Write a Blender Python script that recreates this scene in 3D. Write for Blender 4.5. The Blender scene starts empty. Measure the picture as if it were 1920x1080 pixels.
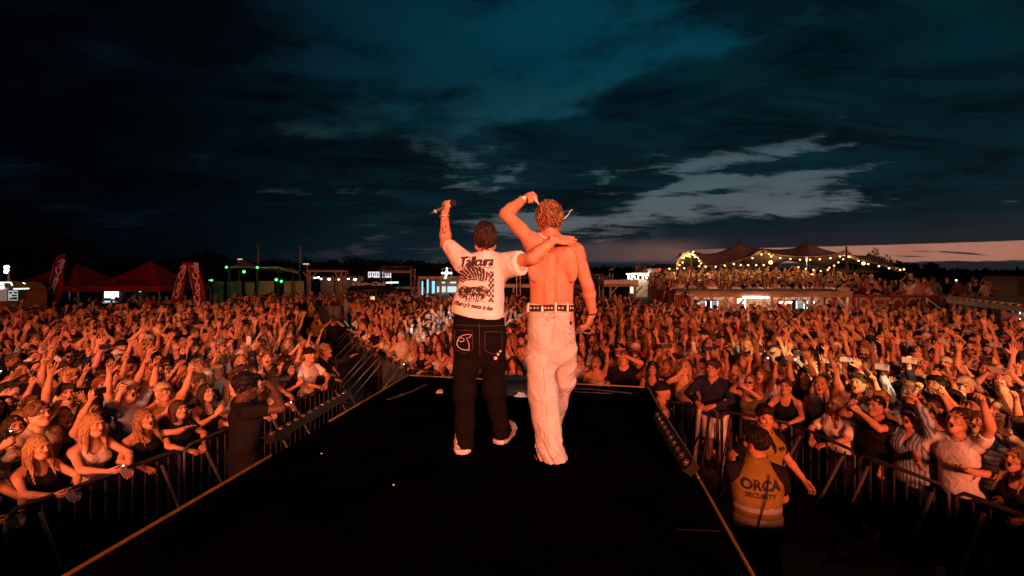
import bpy, bmesh, math, random
import numpy as np
from mathutils import Vector, Matrix
from mathutils.bvhtree import BVHTree

random.seed(7)
RNG = np.random.default_rng(11)
SC = bpy.context.scene
COL = SC.collection
PI = math.pi

# ------------------------------------------------------------------ camera
F, CX, HZ, CAMZ, DECK = 853.0, 960.0, 510.0, 3.2, 1.82
cam_d = bpy.data.cameras.new('camera')
cam = bpy.data.objects.new('camera', cam_d)
COL.objects.link(cam)
cam.location = (0, 0, CAMZ)
cam.rotation_euler = (PI / 2, 0, 0)
cam_d.sensor_width = 36
cam_d.lens = F / 1920 * 36
cam_d.shift_y = -(540 - HZ) / 1920
cam_d.clip_start, cam_d.clip_end = 0.05, 4000
SC.camera = cam


def P(px, py, y):
    """point at depth y (metres) seen at photo position px, py"""
    return Vector(((px - CX) / F * y, y, CAMZ - (py - HZ) / F * y))


# ------------------------------------------------------------------ view
SC.view_settings.view_transform = 'Standard'
SC.view_settings.look = 'None'
SC.view_settings.exposure = 0.0
SC.view_settings.gamma = 1.0
SC.view_settings.use_curve_mapping = False
SC.render.engine = 'CYCLES'
cy = SC.cycles
cy.use_denoising = True
cy.max_bounces = 5
cy.diffuse_bounces = 2
cy.glossy_bounces = 2
cy.transmission_bounces = 3
cy.transparent_max_bounces = 6
cy.caustics_reflective = cy.caustics_refractive = False
cy.sample_clamp_indirect = 2.0
cy.sample_clamp_direct = 0.0
cy.use_light_tree = True


# ------------------------------------------------------------------ node helpers
class X:
    """scalar expression that grows Math nodes"""
    def __init__(s, nt, v): s.nt, s.v = nt, v

    def m(s, op, *o, clamp=False):
        n = s.nt.nodes.new('ShaderNodeMath'); n.operation = op; n.use_clamp = clamp
        for i, q in enumerate((s,) + o):
            q = q.v if isinstance(q, X) else q
            if isinstance(q, (int, float)): n.inputs[i].default_value = q
            else: s.nt.links.new(q, n.inputs[i])
        return X(s.nt, n.outputs[0])

    def __add__(s, o): return s.m('ADD', o)
    __radd__ = __add__
    def __sub__(s, o): return s.m('SUBTRACT', o)
    def __rsub__(s, o): return X(s.nt, float(o)).m('SUBTRACT', s)
    def __mul__(s, o): return s.m('MULTIPLY', o)
    __rmul__ = __mul__
    def __truediv__(s, o): return s.m('DIVIDE', o)
    def ss(s, a, b):
        n = s.nt.nodes.new('ShaderNodeMapRange'); n.interpolation_type = 'SMOOTHSTEP'
        s.nt.links.new(s.v, n.inputs[0])
        n.inputs[1].default_value, n.inputs[2].default_value = a, b
        return X(s.nt, n.outputs[0])
    def mx(s, o): return s.m('MAXIMUM', o)
    def mn(s, o): return s.m('MINIMUM', o)
    def clamp(s): return s.m('ADD', 0.0, clamp=True)


def rgbmix(nt, f, a, b, blend='MIX'):
    n = nt.nodes.new('ShaderNodeMix'); n.data_type = 'RGBA'; n.blend_type = blend
    for sock, q in ((n.inputs[0], f), (n.inputs[6], a), (n.inputs[7], b)):
        q = q.v if isinstance(q, X) else q
        if isinstance(q, (tuple, list)): sock.default_value = tuple(q) + ((1,) if len(q) == 3 else ())
        elif isinstance(q, (int, float)): sock.default_value = q
        else: nt.links.new(q, sock)
    return n.outputs[2]


def gauss(a, e, a0, e0, ra, re, tilt=0.0):
    """soft ellipse in azimuth / elevation degrees"""
    da = (a - a0) / ra
    de = (e - e0 - (a - a0) * tilt) / re
    return (1.0 - (da * da + de * de).m('SQRT')).clamp().ss(0, 1)


# ------------------------------------------------------------------ dusk sky with clouds
def make_world():
    w = bpy.data.worlds.new('World'); SC.world = w; w.use_nodes = True
    nt = w.node_tree; nt.nodes.clear()
    out = nt.nodes.new('ShaderNodeOutputWorld'); bg = nt.nodes.new('ShaderNodeBackground')
    nt.links.new(bg.outputs[0], out.inputs[0])
    tc = nt.nodes.new('ShaderNodeTexCoord')
    sep = nt.nodes.new('ShaderNodeSeparateXYZ'); nt.links.new(tc.outputs['Generated'], sep.inputs[0])
    x, y, z = (X(nt, sep.outputs[i]) for i in range(3))
    az = x.m('ARCTAN2', y) * (180 / PI)
    el = z.m('ARCSINE') * (180 / PI)
    zz = z.mx(0.0) + 0.10

    def noise(scale, detail, rough=0.55, dist=0.0, off=(0, 0, 0), stretch=(1, 1)):
        cb = nt.nodes.new('ShaderNodeCombineXYZ')
        nt.links.new(((x / zz) * stretch[0] + off[0]).v, cb.inputs[0])
        nt.links.new(((y / zz) * stretch[1] + off[1]).v, cb.inputs[1])
        cb.inputs[2].default_value = off[2]
        n = nt.nodes.new('ShaderNodeTexNoise')
        n.inputs['Scale'].default_value = scale; n.inputs['Detail'].default_value = detail
        n.inputs['Roughness'].default_value = rough; n.inputs['Distortion'].default_value = dist
        nt.links.new(cb.outputs[0], n.inputs['Vector'])
        return X(nt, n.outputs[0])
    n1 = noise(0.55, 9, 0.60, 0.7, (3.1, 1.7, 0.4), (0.75, 1.0))
    n2 = noise(1.7, 9, 0.64, 1.1, (7.3, 2.2, 1.9), (0.50, 1.0))
    n3 = noise(4.6, 8, 0.68, 0.8, (1.3, 9.2, 3.3), (0.45, 1.0))
    cb = nt.nodes.new('ShaderNodeCombineXYZ')
    nt.links.new((az * 0.055).v, cb.inputs[0]); nt.links.new((el * 0.135 - az * 0.010).v, cb.inputs[1]); cb.inputs[2].default_value = 2.7
    n4n = nt.nodes.new('ShaderNodeTexNoise'); nt.links.new(cb.outputs[0], n4n.inputs['Vector'])
    for k_, v_ in (('Scale', 1.45), ('Detail', 10), ('Roughness', 0.56), ('Distortion', 0.15)): n4n.inputs[k_].default_value = v_
    n4 = X(nt, n4n.outputs[0])
    nn = (n1 * 0.20 + n2 * 0.10 + n3 * 0.08 + n4 * 0.62 - 0.5) * 2.0 + 0.5
    # light left in the west: strongest round the sunset azimuth, gone on the far side
    west = az.ss(-40, 8)
    # clear sky behind the clouds
    up = rgbmix(nt, el.ss(12, 26), (0.010, 0.052, 0.072), (0.0015, 0.034, 0.056))
    mid = rgbmix(nt, el.ss(5.0, 12), (0.092, 0.104, 0.114), (0.050, 0.088, 0.104))
    clear = rgbmix(nt, el.ss(12, 18), mid, up)
    glow = rgbmix(nt, az.ss(2, 36), (0.055, 0.046, 0.056), (0.40, 0.165, 0.112))
    clear = rgbmix(nt, el.ss(3.0, 6.0), glow, clear)
    clear = rgbmix(nt, west, (0.0012, 0.0035, 0.0075), clear)
    # clouds
    g_big = gauss(az, el, 26, 9.6, 29, 6.8, 0.05)       # torn opening low in the west
    g_low = gauss(az, el, 0, 5.8, 22, 4.4, 0.03)       # pale streak under the main bank
    g_top = gauss(az, el, -4, 25, 44, 19, -0.12)         # thin cloud high up
    hn = n3 * 0.5
    g_hor = (el - hn).ss(0.68, 0.78) * (1.0 - (el - hn * 0.3).ss(2.50, 2.62)) * az.ss(16, 30)
    g_hor2 = el.ss(0.9, 1.6) * (1.0 - el.ss(2.6, 4.4)) * az.ss(-14, 4) * (1.0 - az.ss(16, 26))
    g_band = gauss(az, el, 24, 18.5, 46, 6.5, 0.10)     # the main dark bank, rising to the north
    g_slit = gauss(az, el, 33, 11.4, 17, 1.5, 0.03) + gauss(az, el, 24, 9.2, 8, 0.9, 0.02) + gauss(az, el, 17, 10.8, 7, 1.6, 0.05)   # shreds of cloud inside the opening
    cover = nn - g_big * 0.38 - g_low * 0.30 - g_top * 0.42 + g_band * 0.34 + g_slit * 0.42 + 0.15
    cover = cover + (n3 - 0.5) * 0.55 * (1.0 - el.ss(13, 19))
    hi_ = el.ss(12, 19)
    mask = cover.ss(0.30, 0.60) * hi_ + cover.ss(0.33, 0.53) * (1.0 - hi_)
    bank = (1.0 - (el - n2 * 3.0).ss(4.2, 5.0)) * az.ss(6, 20)   # solid bank under the opening
    mask = mask.mx(bank)
    streak = noise(3.0, 6, 0.6, 0.3, (4.4, 0.6, 7.7), (0.16, 1.0))
    mask = mask * (1.0 - g_hor * (1.0 - streak.ss(0.60, 0.66))) * (1.0 - g_hor2 * 0.6)
    dark = rgbmix(nt, n2.ss(0.35, 0.65), (0.0006, 0.0036, 0.0062), (0.0014, 0.0150, 0.0225))
    dark = rgbmix(nt, 1.0 - el.ss(1.5, 9), dark, (0.0034, 0.0125, 0.0200))
    dark = rgbmix(nt, az.ss(-46, -4), (0.0004, 0.0008, 0.0015), dark)
    col = rgbmix(nt, mask * 0.97, clear, dark)
    # soft brightness variation so no part of the deck is flat
    col = rgbmix(nt, 0.75, col, rgbmix(nt, n4.ss(0.28, 0.72), (1.20, 1.20, 1.20), (0.72, 0.72, 0.72)), 'MULTIPLY')
    col = rgbmix(nt, el.ss(-3, -0.5), (0.0012, 0.0012, 0.0015), col)
    nt.links.new(col, bg.inputs[0])
    bg.inputs[1].default_value = 1.0


make_world()


# ------------------------------------------------------------------ stage lighting rig (behind and above the photographer)
def spot(name, loc, target, watts, color, deg, blend=0.6, radius=0.25, soft=True):
    d = bpy.data.lights.new(name, 'SPOT'); o = bpy.data.objects.new(name, d); COL.objects.link(o)
    o.location = loc
    o.rotation_euler = (Vector(target) - Vector(loc)).to_track_quat('-Z', 'Y').to_euler()
    d.energy = watts; d.color = color; d.spot_size = math.radians(deg); d.spot_blend = blend
    d.shadow_soft_size = radius
    return o


RED = (1.0, 0.185, 0.075)
AMB = (1.0, 0.34, 0.165)
PINK = (1.0, 0.70, 0.57)
# red washes over the crowd, low on the stage so that its edge shades the pit
for lx, w in ((-6.0, 3000), (-2.4, 6700), (2.4, 6700), (6.0, 3000)):
    spot('wash_light', (lx, -6.0, 4.1), (lx * 1.9 - 1.0, 13.0, 1.9), w, RED, 84, 0.9, 0.34)
for lx in (-4.2, 4.2):
    spot('far_wash_light', (lx, -6.0, 5.2), (lx * 2.4 + 2, 24.0, 2.4), 7200, AMB, 44, 0.95, 0.2)
# warm key on the two performers
for lx, ly, lz, tx, w in ((5.4, -3.2, 6.4, 0.15, 1900), (-3.6, -5.5, 4.4, 0.0, 330)):
    spot('key_light', (lx, ly, lz), (tx, 3.5, 2.95), w, PINK, 20, 0.7, 0.12)
# narrow beams resting on the crowd
spot('beam_light', (-3.2, -6.0, 5.4), P(818, 605, 13.2), 15000, (0.86, 0.95, 1.0), 4.2, 0.35, 0.08)
spot('beam_light', (-3.0, -6.0, 5.4), P(962, 598, 14.4), 11000, (0.86, 0.95, 1.0), 3.2, 0.35, 0.08)
spot('beam_light', (5.2, -6.0, 5.4), P(1530, 682, 7.4), 17000, (1.0, 0.70, 0.30), 5.2, 0.5, 0.08)
spot('beam_light', (6.0, -6.0, 5.4), P(1818, 735, 5.7), 6500, (1.0, 0.66, 0.24), 2.6, 0.5, 0.08)

# ------------------------------------------------------------------ materials
def mat(name, color, rough=0.6, metal=0.0, emit=None, estr=0.0, bump=0.0, bscale=30.0, vary=0.0, spec=0.4, stretch=None):
    m = bpy.data.materials.new(name); m.use_nodes = True
    nt = m.node_tree; b = nt.nodes['Principled BSDF']
    b.inputs['Base Color'].default_value = tuple(color) + (1,)
    b.inputs['Roughness'].default_value = rough
    b.inputs['Metallic'].default_value = metal
    b.inputs['Specular IOR Level'].default_value = spec
    if emit:
        b.inputs['Emission Color'].default_value = tuple(emit) + (1,)
        b.inputs['Emission Strength'].default_value = estr
    if bump or vary:
        tc = nt.nodes.new('ShaderNodeTexCoord')
        src = tc.outputs['Object']
        if stretch:
            mp = nt.nodes.new('ShaderNodeMapping'); mp.inputs['Scale'].default_value = stretch
            nt.links.new(src, mp.inputs[0]); src = mp.outputs[0]
        n = nt.nodes.new('ShaderNodeTexNoise'); n.inputs['Scale'].default_value = bscale
        n.inputs['Detail'].default_value = 5
        nt.links.new(src, n.inputs['Vector'])
        if bump:
            bp = nt.nodes.new('ShaderNodeBump'); bp.inputs['Strength'].default_value = bump
            bp.inputs['Distance'].default_value = 0.02
            nt.links.new(n.outputs[0], bp.inputs['Height']); nt.links.new(bp.outputs[0], b.inputs['Normal'])
        if vary:
            c = rgbmix(nt, X(nt, n.outputs[0]).ss(0.3, 0.7), [q * (1 - vary) for q in color], [min(1, q * (1 + vary)) for q in color])
            nt.links.new(c, b.inputs['Base Color'])
    return m


def emis(name, color, strength):
    return mat(name, (0.02, 0.02, 0.02), 0.5, emit=color, estr=strength)


def src_color(nt, kind, attr):
    """colour carried by the object (single people) or by the instance (far crowd)"""
    if kind == 'obj':
        n = nt.nodes.new('ShaderNodeObjectInfo'); return n.outputs['Color'], n.outputs['Random']
    n = nt.nodes.new('ShaderNodeAttribute'); n.attribute_type = 'INSTANCER'; n.attribute_name = attr
    r = nt.nodes.new('ShaderNodeObjectInfo')
    return n.outputs['Color'], r.outputs['Random']


def m_skin(kind):
    m = bpy.data.materials.new('skin_' + kind); m.use_nodes = True
    nt = m.node_tree; b = nt.nodes['Principled BSDF']
    c, r = src_color(nt, kind, 'skin_tone')
    tc = nt.nodes.new('ShaderNodeTexCoord')
    n = nt.nodes.new('ShaderNodeTexNoise'); n.inputs['Scale'].default_value = 14; n.inputs['Detail'].default_value = 4
    nt.links.new(tc.outputs['Object'], n.inputs['Vector'])
    v = rgbmix(nt, X(nt, n.outputs[0]).ss(0.3, 0.7), (0.86, 0.80, 0.78), (1.08, 1.06, 1.04))
    nt.links.new(rgbmix(nt, 1.0, c, v, 'MULTIPLY'), b.inputs['Base Color'])
    b.inputs['Roughness'].default_value = 0.55
    b.inputs['Specular IOR Level'].default_value = 0.32
    b.inputs['Subsurface Weight'].default_value = 0.0
    return m


def m_hair(kind):
    m = bpy.data.materials.new('hair_' + kind); m.use_nodes = True
    nt = m.node_tree; b = nt.nodes['Principled BSDF']
    c, r = src_color(nt, kind, 'hair_tone')
    tc = nt.nodes.new('ShaderNodeTexCoord')
    mp = nt.nodes.new('ShaderNodeMapping'); mp.inputs['Scale'].default_value = (1, 1, 0.12)
    nt.links.new(tc.outputs['Object'], mp.inputs[0])
    n = nt.nodes.new('ShaderNodeTexNoise'); n.inputs['Scale'].default_value = 95; n.inputs['Detail'].default_value = 4
    n.inputs['Distortion'].default_value = 0.8
    nt.links.new(mp.outputs[0], n.inputs['Vector'])
    v = rgbmix(nt, X(nt, n.outputs[0]).ss(0.34, 0.66), (0.35, 0.33, 0.30), (1.35, 1.3, 1.25))
    nt.links.new(rgbmix(nt, 1.0, c, v, 'MULTIPLY'), b.inputs['Base Color'])
    bp = nt.nodes.new('ShaderNodeBump'); bp.inputs['Strength'].default_value = 0.9; bp.inputs['Distance'].default_value = 0.006
    nt.links.new(n.outputs[0], bp.inputs['Height']); nt.links.new(bp.outputs[0], b.inputs['Normal'])
    b.inputs['Roughness'].default_value = 0.6
    b.inputs['Specular IOR Level'].default_value = 0.25
    return m


def m_cloth(kind, attr='top_tone', stripes=0.0, check=False):
    m = bpy.data.materials.new('cloth_' + kind + ('_striped' if stripes else '')); m.use_nodes = True
    nt = m.node_tree; b = nt.nodes['Principled BSDF']
    c, r = src_color(nt, kind, attr)
    tc = nt.nodes.new('ShaderNodeTexCoord')
    n = nt.nodes.new('ShaderNodeTexNoise'); n.inputs['Scale'].default_value = 7; n.inputs['Detail'].default_value = 5
    n.inputs['Distortion'].default_value = 1.2
    nt.links.new(tc.outputs['Object'], n.inputs['Vector'])
    v = rgbmix(nt, X(nt, n.outputs[0]).ss(0.3, 0.7), (0.88, 0.88, 0.88), (1.05, 1.05, 1.05))
    col = rgbmix(nt, 1.0, c, v, 'MULTIPLY')
    if stripes:
        sp = nt.nodes.new('ShaderNodeSeparateXYZ'); nt.links.new(tc.outputs['Object'], sp.inputs[0])
        s = (X(nt, sp.outputs[0 if check else 2]) * stripes).m('SINE').ss(0.0, 0.3)
        col = rgbmix(nt, s * 0.75, col, (0.03, 0.04, 0.07))
    nt.links.new(col, b.inputs['Base Color'])
    bp = nt.nodes.new('ShaderNodeBump'); bp.inputs['Strength'].default_value = 0.55; bp.inputs['Distance'].default_value = 0.05
    nt.links.new(n.outputs[0], bp.inputs['Height']); nt.links.new(bp.outputs[0], b.inputs['Normal'])
    b.inputs['Roughness'].default_value = 0.9
    b.inputs['Specular IOR Level'].default_value = 0.08
    return m


M = {}
M['skin'] = m_skin('obj'); M['hair'] = m_hair('obj'); M['cloth'] = m_cloth('obj')
M['stripe'] = m_cloth('obj', stripes=110.0); M['vstripe'] = m_cloth('obj', stripes=190.0, check=True)
M['skin_i'] = m_skin('inst'); M['hair_i'] = m_hair('inst'); M['cloth_i'] = m_cloth('inst')
M['pants_i'] = m_cloth('inst', 'trouser_tone')
M['pants_i'].name = 'trousers_inst'
M['eye'] = mat('eye', (0.07, 0.05, 0.045), 0.15)
M['lip'] = mat('lip', (0.36, 0.12, 0.10), 0.4)
M['brow'] = mat('brow', (0.07, 0.04, 0.025), 0.8)
M['mouth'] = mat('mouth', (0.03, 0.008, 0.008), 0.5)
M['black'] = mat('black_paint', (0.010, 0.010, 0.011), 0.55, vary=0.3, bscale=4)
M['deck'] = mat('stage_deck', (0.0012, 0.0012, 0.0013), 0.95, vary=0.6, bscale=3, bump=0.15, spec=0.0)
M['skirt'] = mat('stage_skirt', (0.004, 0.004, 0.0045), 0.95, spec=0.05)
M['yellow'] = mat('yellow_edge', (0.22, 0.155, 0.028), 0.6, vary=0.25, bscale=12)
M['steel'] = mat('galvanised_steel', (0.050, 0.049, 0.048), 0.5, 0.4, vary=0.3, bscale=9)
M['alu'] = mat('aluminium', (0.36, 0.355, 0.35), 0.42, 0.6, vary=0.2, bscale=14)
M['shaded_alu'] = mat('shaded_brace', (0.10, 0.097, 0.094), 0.5, 0.4, vary=0.3, bscale=9)  # darker copy of the aluminium, with the pit's shade put into its colour
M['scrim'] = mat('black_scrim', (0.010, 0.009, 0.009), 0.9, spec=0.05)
M['panel'] = mat('barrier_panel', (0.17, 0.18, 0.19), 0.6, vary=0.3, bscale=3)
M['sand'] = mat('sand', (0.14, 0.11, 0.085), 0.95, vary=0.35, bscale=1.2, bump=0.5)
M['red_fab'] = mat('red_fabric', (0.22, 0.006, 0.008), 0.7, vary=0.2, bscale=5)
M['white_print'] = mat('white_print', (0.75, 0.72, 0.70), 0.7)
M['dark_print'] = mat('dark_print', (0.05, 0.004, 0.004), 0.7)
M['wood'] = mat('bar_timber', (0.42, 0.30, 0.22), 0.8, vary=0.35, bscale=6, bump=0.3, stretch=(0.3, 2, 2))
M['plank'] = mat('weathered_plank', (0.26, 0.20, 0.165), 0.85, vary=0.4, bscale=5, bump=0.3, stretch=(3, 3, 0.4))
M['white'] = mat('white_paint', (0.70, 0.68, 0.66), 0.6, vary=0.15, bscale=5)
M['grey'] = mat('grey_sheet', (0.20, 0.22, 0.235), 0.8, vary=0.25, bscale=4)
M['tent'] = mat('stretch_tent_fabric', (0.46, 0.33, 0.25), 0.85, vary=0.15, bscale=2, bump=0.1)
M['cream'] = mat('cream_canvas', (0.34, 0.29, 0.24), 0.85, vary=0.15, bscale=4)
M['leaf'] = mat('leaf', (0.030, 0.042, 0.020), 0.8, vary=0.5, bscale=1.4)
M['bark'] = mat('bark', (0.06, 0.045, 0.035), 0.9)
M['rubber'] = mat('rubber', (0.012, 0.012, 0.012), 0.7)
M['glass'] = mat('dark_glass', (0.02, 0.025, 0.03), 0.08, spec=0.6)
M['gold'] = mat('brass', (0.55, 0.40, 0.16), 0.3, 0.9)
M['lens'] = mat('lamp_lens', (0.14, 0.11, 0.09), 0.12, 0.6)
M['e_bulb'] = emis('bulb_glow', (1.0, 0.46, 0.14), 6.0)
M['e_green'] = emis('green_lamp_glow', (0.07, 1.0, 0.20), 3.2)
M['e_white'] = emis('white_sign_glow', (0.85, 1.0, 0.96), 4.2)
M['e_warm'] = emis('warm_tube_glow', (1.0, 0.80, 0.58), 7.0)
M['e_cool'] = emis('cool_tube_glow', (0.70, 0.88, 1.0), 3.6)
M['e_cyan'] = emis('cyan_strip_glow', (0.25, 0.72, 0.95), 1.3)
M['e_red'] = emis('red_sign_glow', (1.0, 0.09, 0.05), 1.1)
M['e_phone'] = emis('phone_screen_glow', (0.75, 0.85, 1.0), 0.9)
M['e_flash'] = emis('phone_flash_glow', (1.0, 0.97, 0.9), 40.0)


# ------------------------------------------------------------------ meshes and objects
def np_mesh(name, V, Q, mats=(), midx=None, smooth=True):
    V = np.asarray(V, np.float32); Q = np.asarray(Q, np.int32)
    me = bpy.data.meshes.new(name)
    n = Q.shape[1]
    me.vertices.add(len(V)); me.vertices.foreach_set('co', V.ravel())
    me.loops.add(Q.size); me.loops.foreach_set('vertex_index', Q.ravel())
    me.polygons.add(len(Q))
    me.polygons.foreach_set('loop_start', np.arange(0, Q.size, n, dtype=np.int32))
    try: me.polygons.foreach_set('loop_total', np.full(len(Q), n, np.int32))
    except Exception: pass
    for m in mats: me.materials.append(m)
    if midx is not None: me.polygons.foreach_set('material_index', np.asarray(midx, np.int32))
    me.polygons.foreach_set('use_smooth', np.full(len(Q), smooth, bool))
    me.update(calc_edges=True); me.validate()
    return me


def root_loc(o):
    v = Vector((0, 0, 0))
    while o is not None:
        v += o.location; o = o.parent
    return v


class MB:
    """collects shapes in world (or local) coordinates, built as one mesh object"""
    def __init__(s): s.v, s.f = [], []

    def poly(s, pts, faces):
        k = len(s.v); s.v += [tuple(p) for p in pts]; s.f += [tuple(i + k for i in f) for f in faces]; return s

    def box(s, c, size, rot=None):
        c = Vector(c); hx, hy, hz = (q / 2 for q in size)
        pts = [Vector((a, b, d)) for a in (-hx, hx) for b in (-hy, hy) for d in (-hz, hz)]
        if rot is not None:
            R = rot if isinstance(rot, Matrix) else Matrix.Rotation(rot, 3, 'Z')
            pts = [R @ p for p in pts]
        return s.poly([p + c for p in pts], [(0, 1, 3, 2), (4, 6, 7, 5), (0, 4, 5, 1), (2, 3, 7, 6), (0, 2, 6, 4), (1, 5, 7, 3)])

    def beam(s, a, b, w, h):
        a, b = Vector(a), Vector(b); d = b - a; L = d.length; d.normalize()
        up = Vector((0, 0, 1)) if abs(d.z) < 0.95 else Vector((0, 1, 0))
        x = d.cross(up).normalized(); z = x.cross(d)
        R = Matrix((x, d, z)).transposed()
        return s.box((a + b) / 2, (w, L, h), R)

    def tube(s, path, r, n=6, cap=True):
        path = [Vector(p) for p in path]; k0 = len(s.v); N = len(path)
        rr = r if isinstance(r, (list, tuple)) else [r] * N
        up = None
        for i, p in enumerate(path):
            d = (path[min(i + 1, N - 1)] - path[max(i - 1, 0)]).normalized()
            if up is None:
                up = Vector((0, 0, 1)) if abs(d.z) < 0.9 else Vector((1, 0, 0))
            x = d.cross(up).normalized(); up = x.cross(d).normalized()
            for j in range(n):
                t = 2 * PI * j / n
                s.v.append(tuple(p + (x * math.cos(t) + up * math.sin(t)) * rr[i]))
        for i in range(N - 1):
            for j in range(n):
                a = k0 + i * n + j; b = k0 + i * n + (j + 1) % n
                s.f.append((a, b, b + n, a + n))
        if cap:
            s.f.append(tuple(k0 + j for j in range(n))[::-1]); s.f.append(tuple(k0 + (N - 1) * n + j for j in range(n)))
        return s

    def ball(s, c, r, n=8, m=6):
        c = Vector(c); r = r if isinstance(r, (tuple, list)) else (r, r, r)
        k0 = len(s.v)
        for i in range(m + 1):
            t = PI * i / m
            for j in range(n):
                a = 2 * PI * j / n
                s.v.append((c.x + r[0] * math.sin(t) * math.cos(a), c.y + r[1] * math.sin(t) * math.sin(a), c.z + r[2] * math.cos(t)))
        for i in range(m):
            for j in range(n):
                a = k0 + i * n + j; b = k0 + i * n + (j + 1) % n
                s.f.append((a, a + n, b + n, b))
        return s

    def prism(s, pts, off):
        """closed outline extruded by off"""
        pts = [Vector(p) for p in pts]; off = Vector(off); n = len(pts)
        f = [tuple(range(n))[::-1], tuple(range(n, 2 * n))] + [(i, (i + 1) % n, (i + 1) % n + n, i + n) for i in range(n)]
        return s.poly(pts + [p + off for p in pts], f)

    def sheet(s, grid, off):
        """grid[i][j] of points, thickened by vector off"""
        n, m = len(grid), len(grid[0]); k = len(s.v); off = Vector(off)
        for L in (Vector((0, 0, 0)), off):
            for r in grid:
                for p in r: s.v.append(tuple(Vector(p) + L))
        I = lambda l, i, j: k + l * n * m + i * m + j
        for i in range(n - 1):
            for j in range(m - 1):
                s.f.append((I(0, i, j), I(0, i, j + 1), I(0, i + 1, j + 1), I(0, i + 1, j)))
                s.f.append((I(1, i, j), I(1, i + 1, j), I(1, i + 1, j + 1), I(1, i, j + 1)))
        for i in range(n - 1):
            for j in (0, m - 1): s.f.append((I(0, i, j), I(0, i + 1, j), I(1, i + 1, j), I(1, i, j)))
        for j in range(m - 1):
            for i in (0, n - 1): s.f.append((I(0, i, j), I(0, i, j + 1), I(1, i, j + 1), I(1, i, j)))
        return s

    def mesh(s, name, m, off=Vector((0, 0, 0)), smooth=False):
        me = bpy.data.meshes.new(name)
        me.from_pydata([(v[0] - off.x, v[1] - off.y, v[2] - off.z) for v in s.v], [], s.f)
        if m: me.materials.append(m)
        if smooth: me.polygons.foreach_set('use_smooth', [True] * len(me.polygons))
        me.update()
        return me

    def build(s, name, m, parent=None, smooth=False):
        me = s.mesh(name, m, root_loc(parent), smooth)
        o = bpy.data.objects.new(name, me); COL.objects.link(o)
        if parent: o.parent = parent
        return o


def tag(o, label=None, cat=None, group=None, kind=None):
    if label: o['label'] = label
    if cat: o['category'] = cat
    if group: o['group'] = group
    if kind: o['kind'] = kind
    return o


def thing(name, label, cat, loc=(0, 0, 0), group=None):
    o = bpy.data.objects.new(name, None); COL.objects.link(o); o.location = loc; o.empty_display_size = 0.2
    return tag(o, label, cat, group)


def child(name, me, parent, loc=None, color=None):
    o = bpy.data.objects.new(name, me); COL.objects.link(o); o.parent = parent
    if loc is not None: o.location = loc
    if color is not None: o.color = tuple(color) + (1,)
    return o


def copy_tree(o, parent=None):
    c = o.copy(); COL.objects.link(c); c.parent = parent
    for ch in o.children: copy_tree(ch, c)
    return c


def text_mesh(txt, size=1.0, depth=0.01, shear=0.0, bold=0.0, align='CENTER', spacing=1.0, cuts=0):
    cu = bpy.data.curves.new('lettering', 'FONT'); cu.body = txt; cu.size = size; cu.extrude = depth
    cu.shear = shear; cu.offset = bold; cu.align_x = align; cu.align_y = 'CENTER'; cu.space_character = spacing
    cu.resolution_u = 3
    o = bpy.data.objects.new('lettering', cu); COL.objects.link(o)
    dg = bpy.context.evaluated_depsgraph_get(); dg.update()
    me = bpy.data.meshes.new_from_object(o.evaluated_get(dg))
    bpy.data.objects.remove(o); bpy.data.curves.remove(cu)
    if cuts:
        bm = bmesh.new(); bm.from_mesh(me); bmesh.ops.triangulate(bm, faces=bm.faces[:]); bmesh.ops.subdivide_edges(bm, edges=bm.edges[:], cuts=cuts, use_grid_fill=True); bm.to_mesh(me); bm.free()
    me.materials.clear()
    return me


def lettering(name, txt, size, origin, right, up, m, parent=None, **k):
    """text whose centre is at origin, reading along right"""
    me = text_mesh(txt, size, **k)
    r = Vector(right).normalized(); u = Vector(up); u = (u - r * u.dot(r)).normalized(); n = r.cross(u)
    R = Matrix((r, u, n)).transposed().to_4x4()
    off = root_loc(parent)
    me.transform(Matrix.Translation(Vector(origin) - off) @ R)
    me.materials.append(m)
    o = bpy.data.objects.new(name, me); COL.objects.link(o)
    if parent: o.parent = parent
    return o


def truss(mb, a, b, w=0.29, r=0.024, step=None):
    """square lattice truss"""
    a, b = Vector(a), Vector(b); d = (b - a); L = d.length; d.normalize()
    up = Vector((0, 0, 1)) if abs(d.z) < 0.9 else Vector((0, 1, 0))
    x = d.cross(up).normalized(); z = x.cross(d)
    cs = [x * (w / 2) * i + z * (w / 2) * j for i, j in ((-1, -1), (1, -1), (1, 1), (-1, 1))]
    for c in cs: mb.tube([a + c, b + c], r, 5)
    n = max(2, int(L / (step or w * 1.15)))
    for q in range(n):
        for k in range(4):
            c0, c1 = (cs[k], cs[(k + 1) % 4]) if q % 2 else (cs[(k + 1) % 4], cs[k])
            mb.tube([a + d * (L * q / n) + c0, a + d * (L * (q + 1) / n) + c1], r * 0.6, 4, False)
    return mb

# ================================================================== ground
g = MB(); N = 24
g.poly([(-1500, -300, 0), (1500, -300, 0), (1500, 2500, 0), (-1500, 2500, 0)], [(0, 1, 2, 3)])
tag(g.build('ground', M['sand']), kind='structure')

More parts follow.
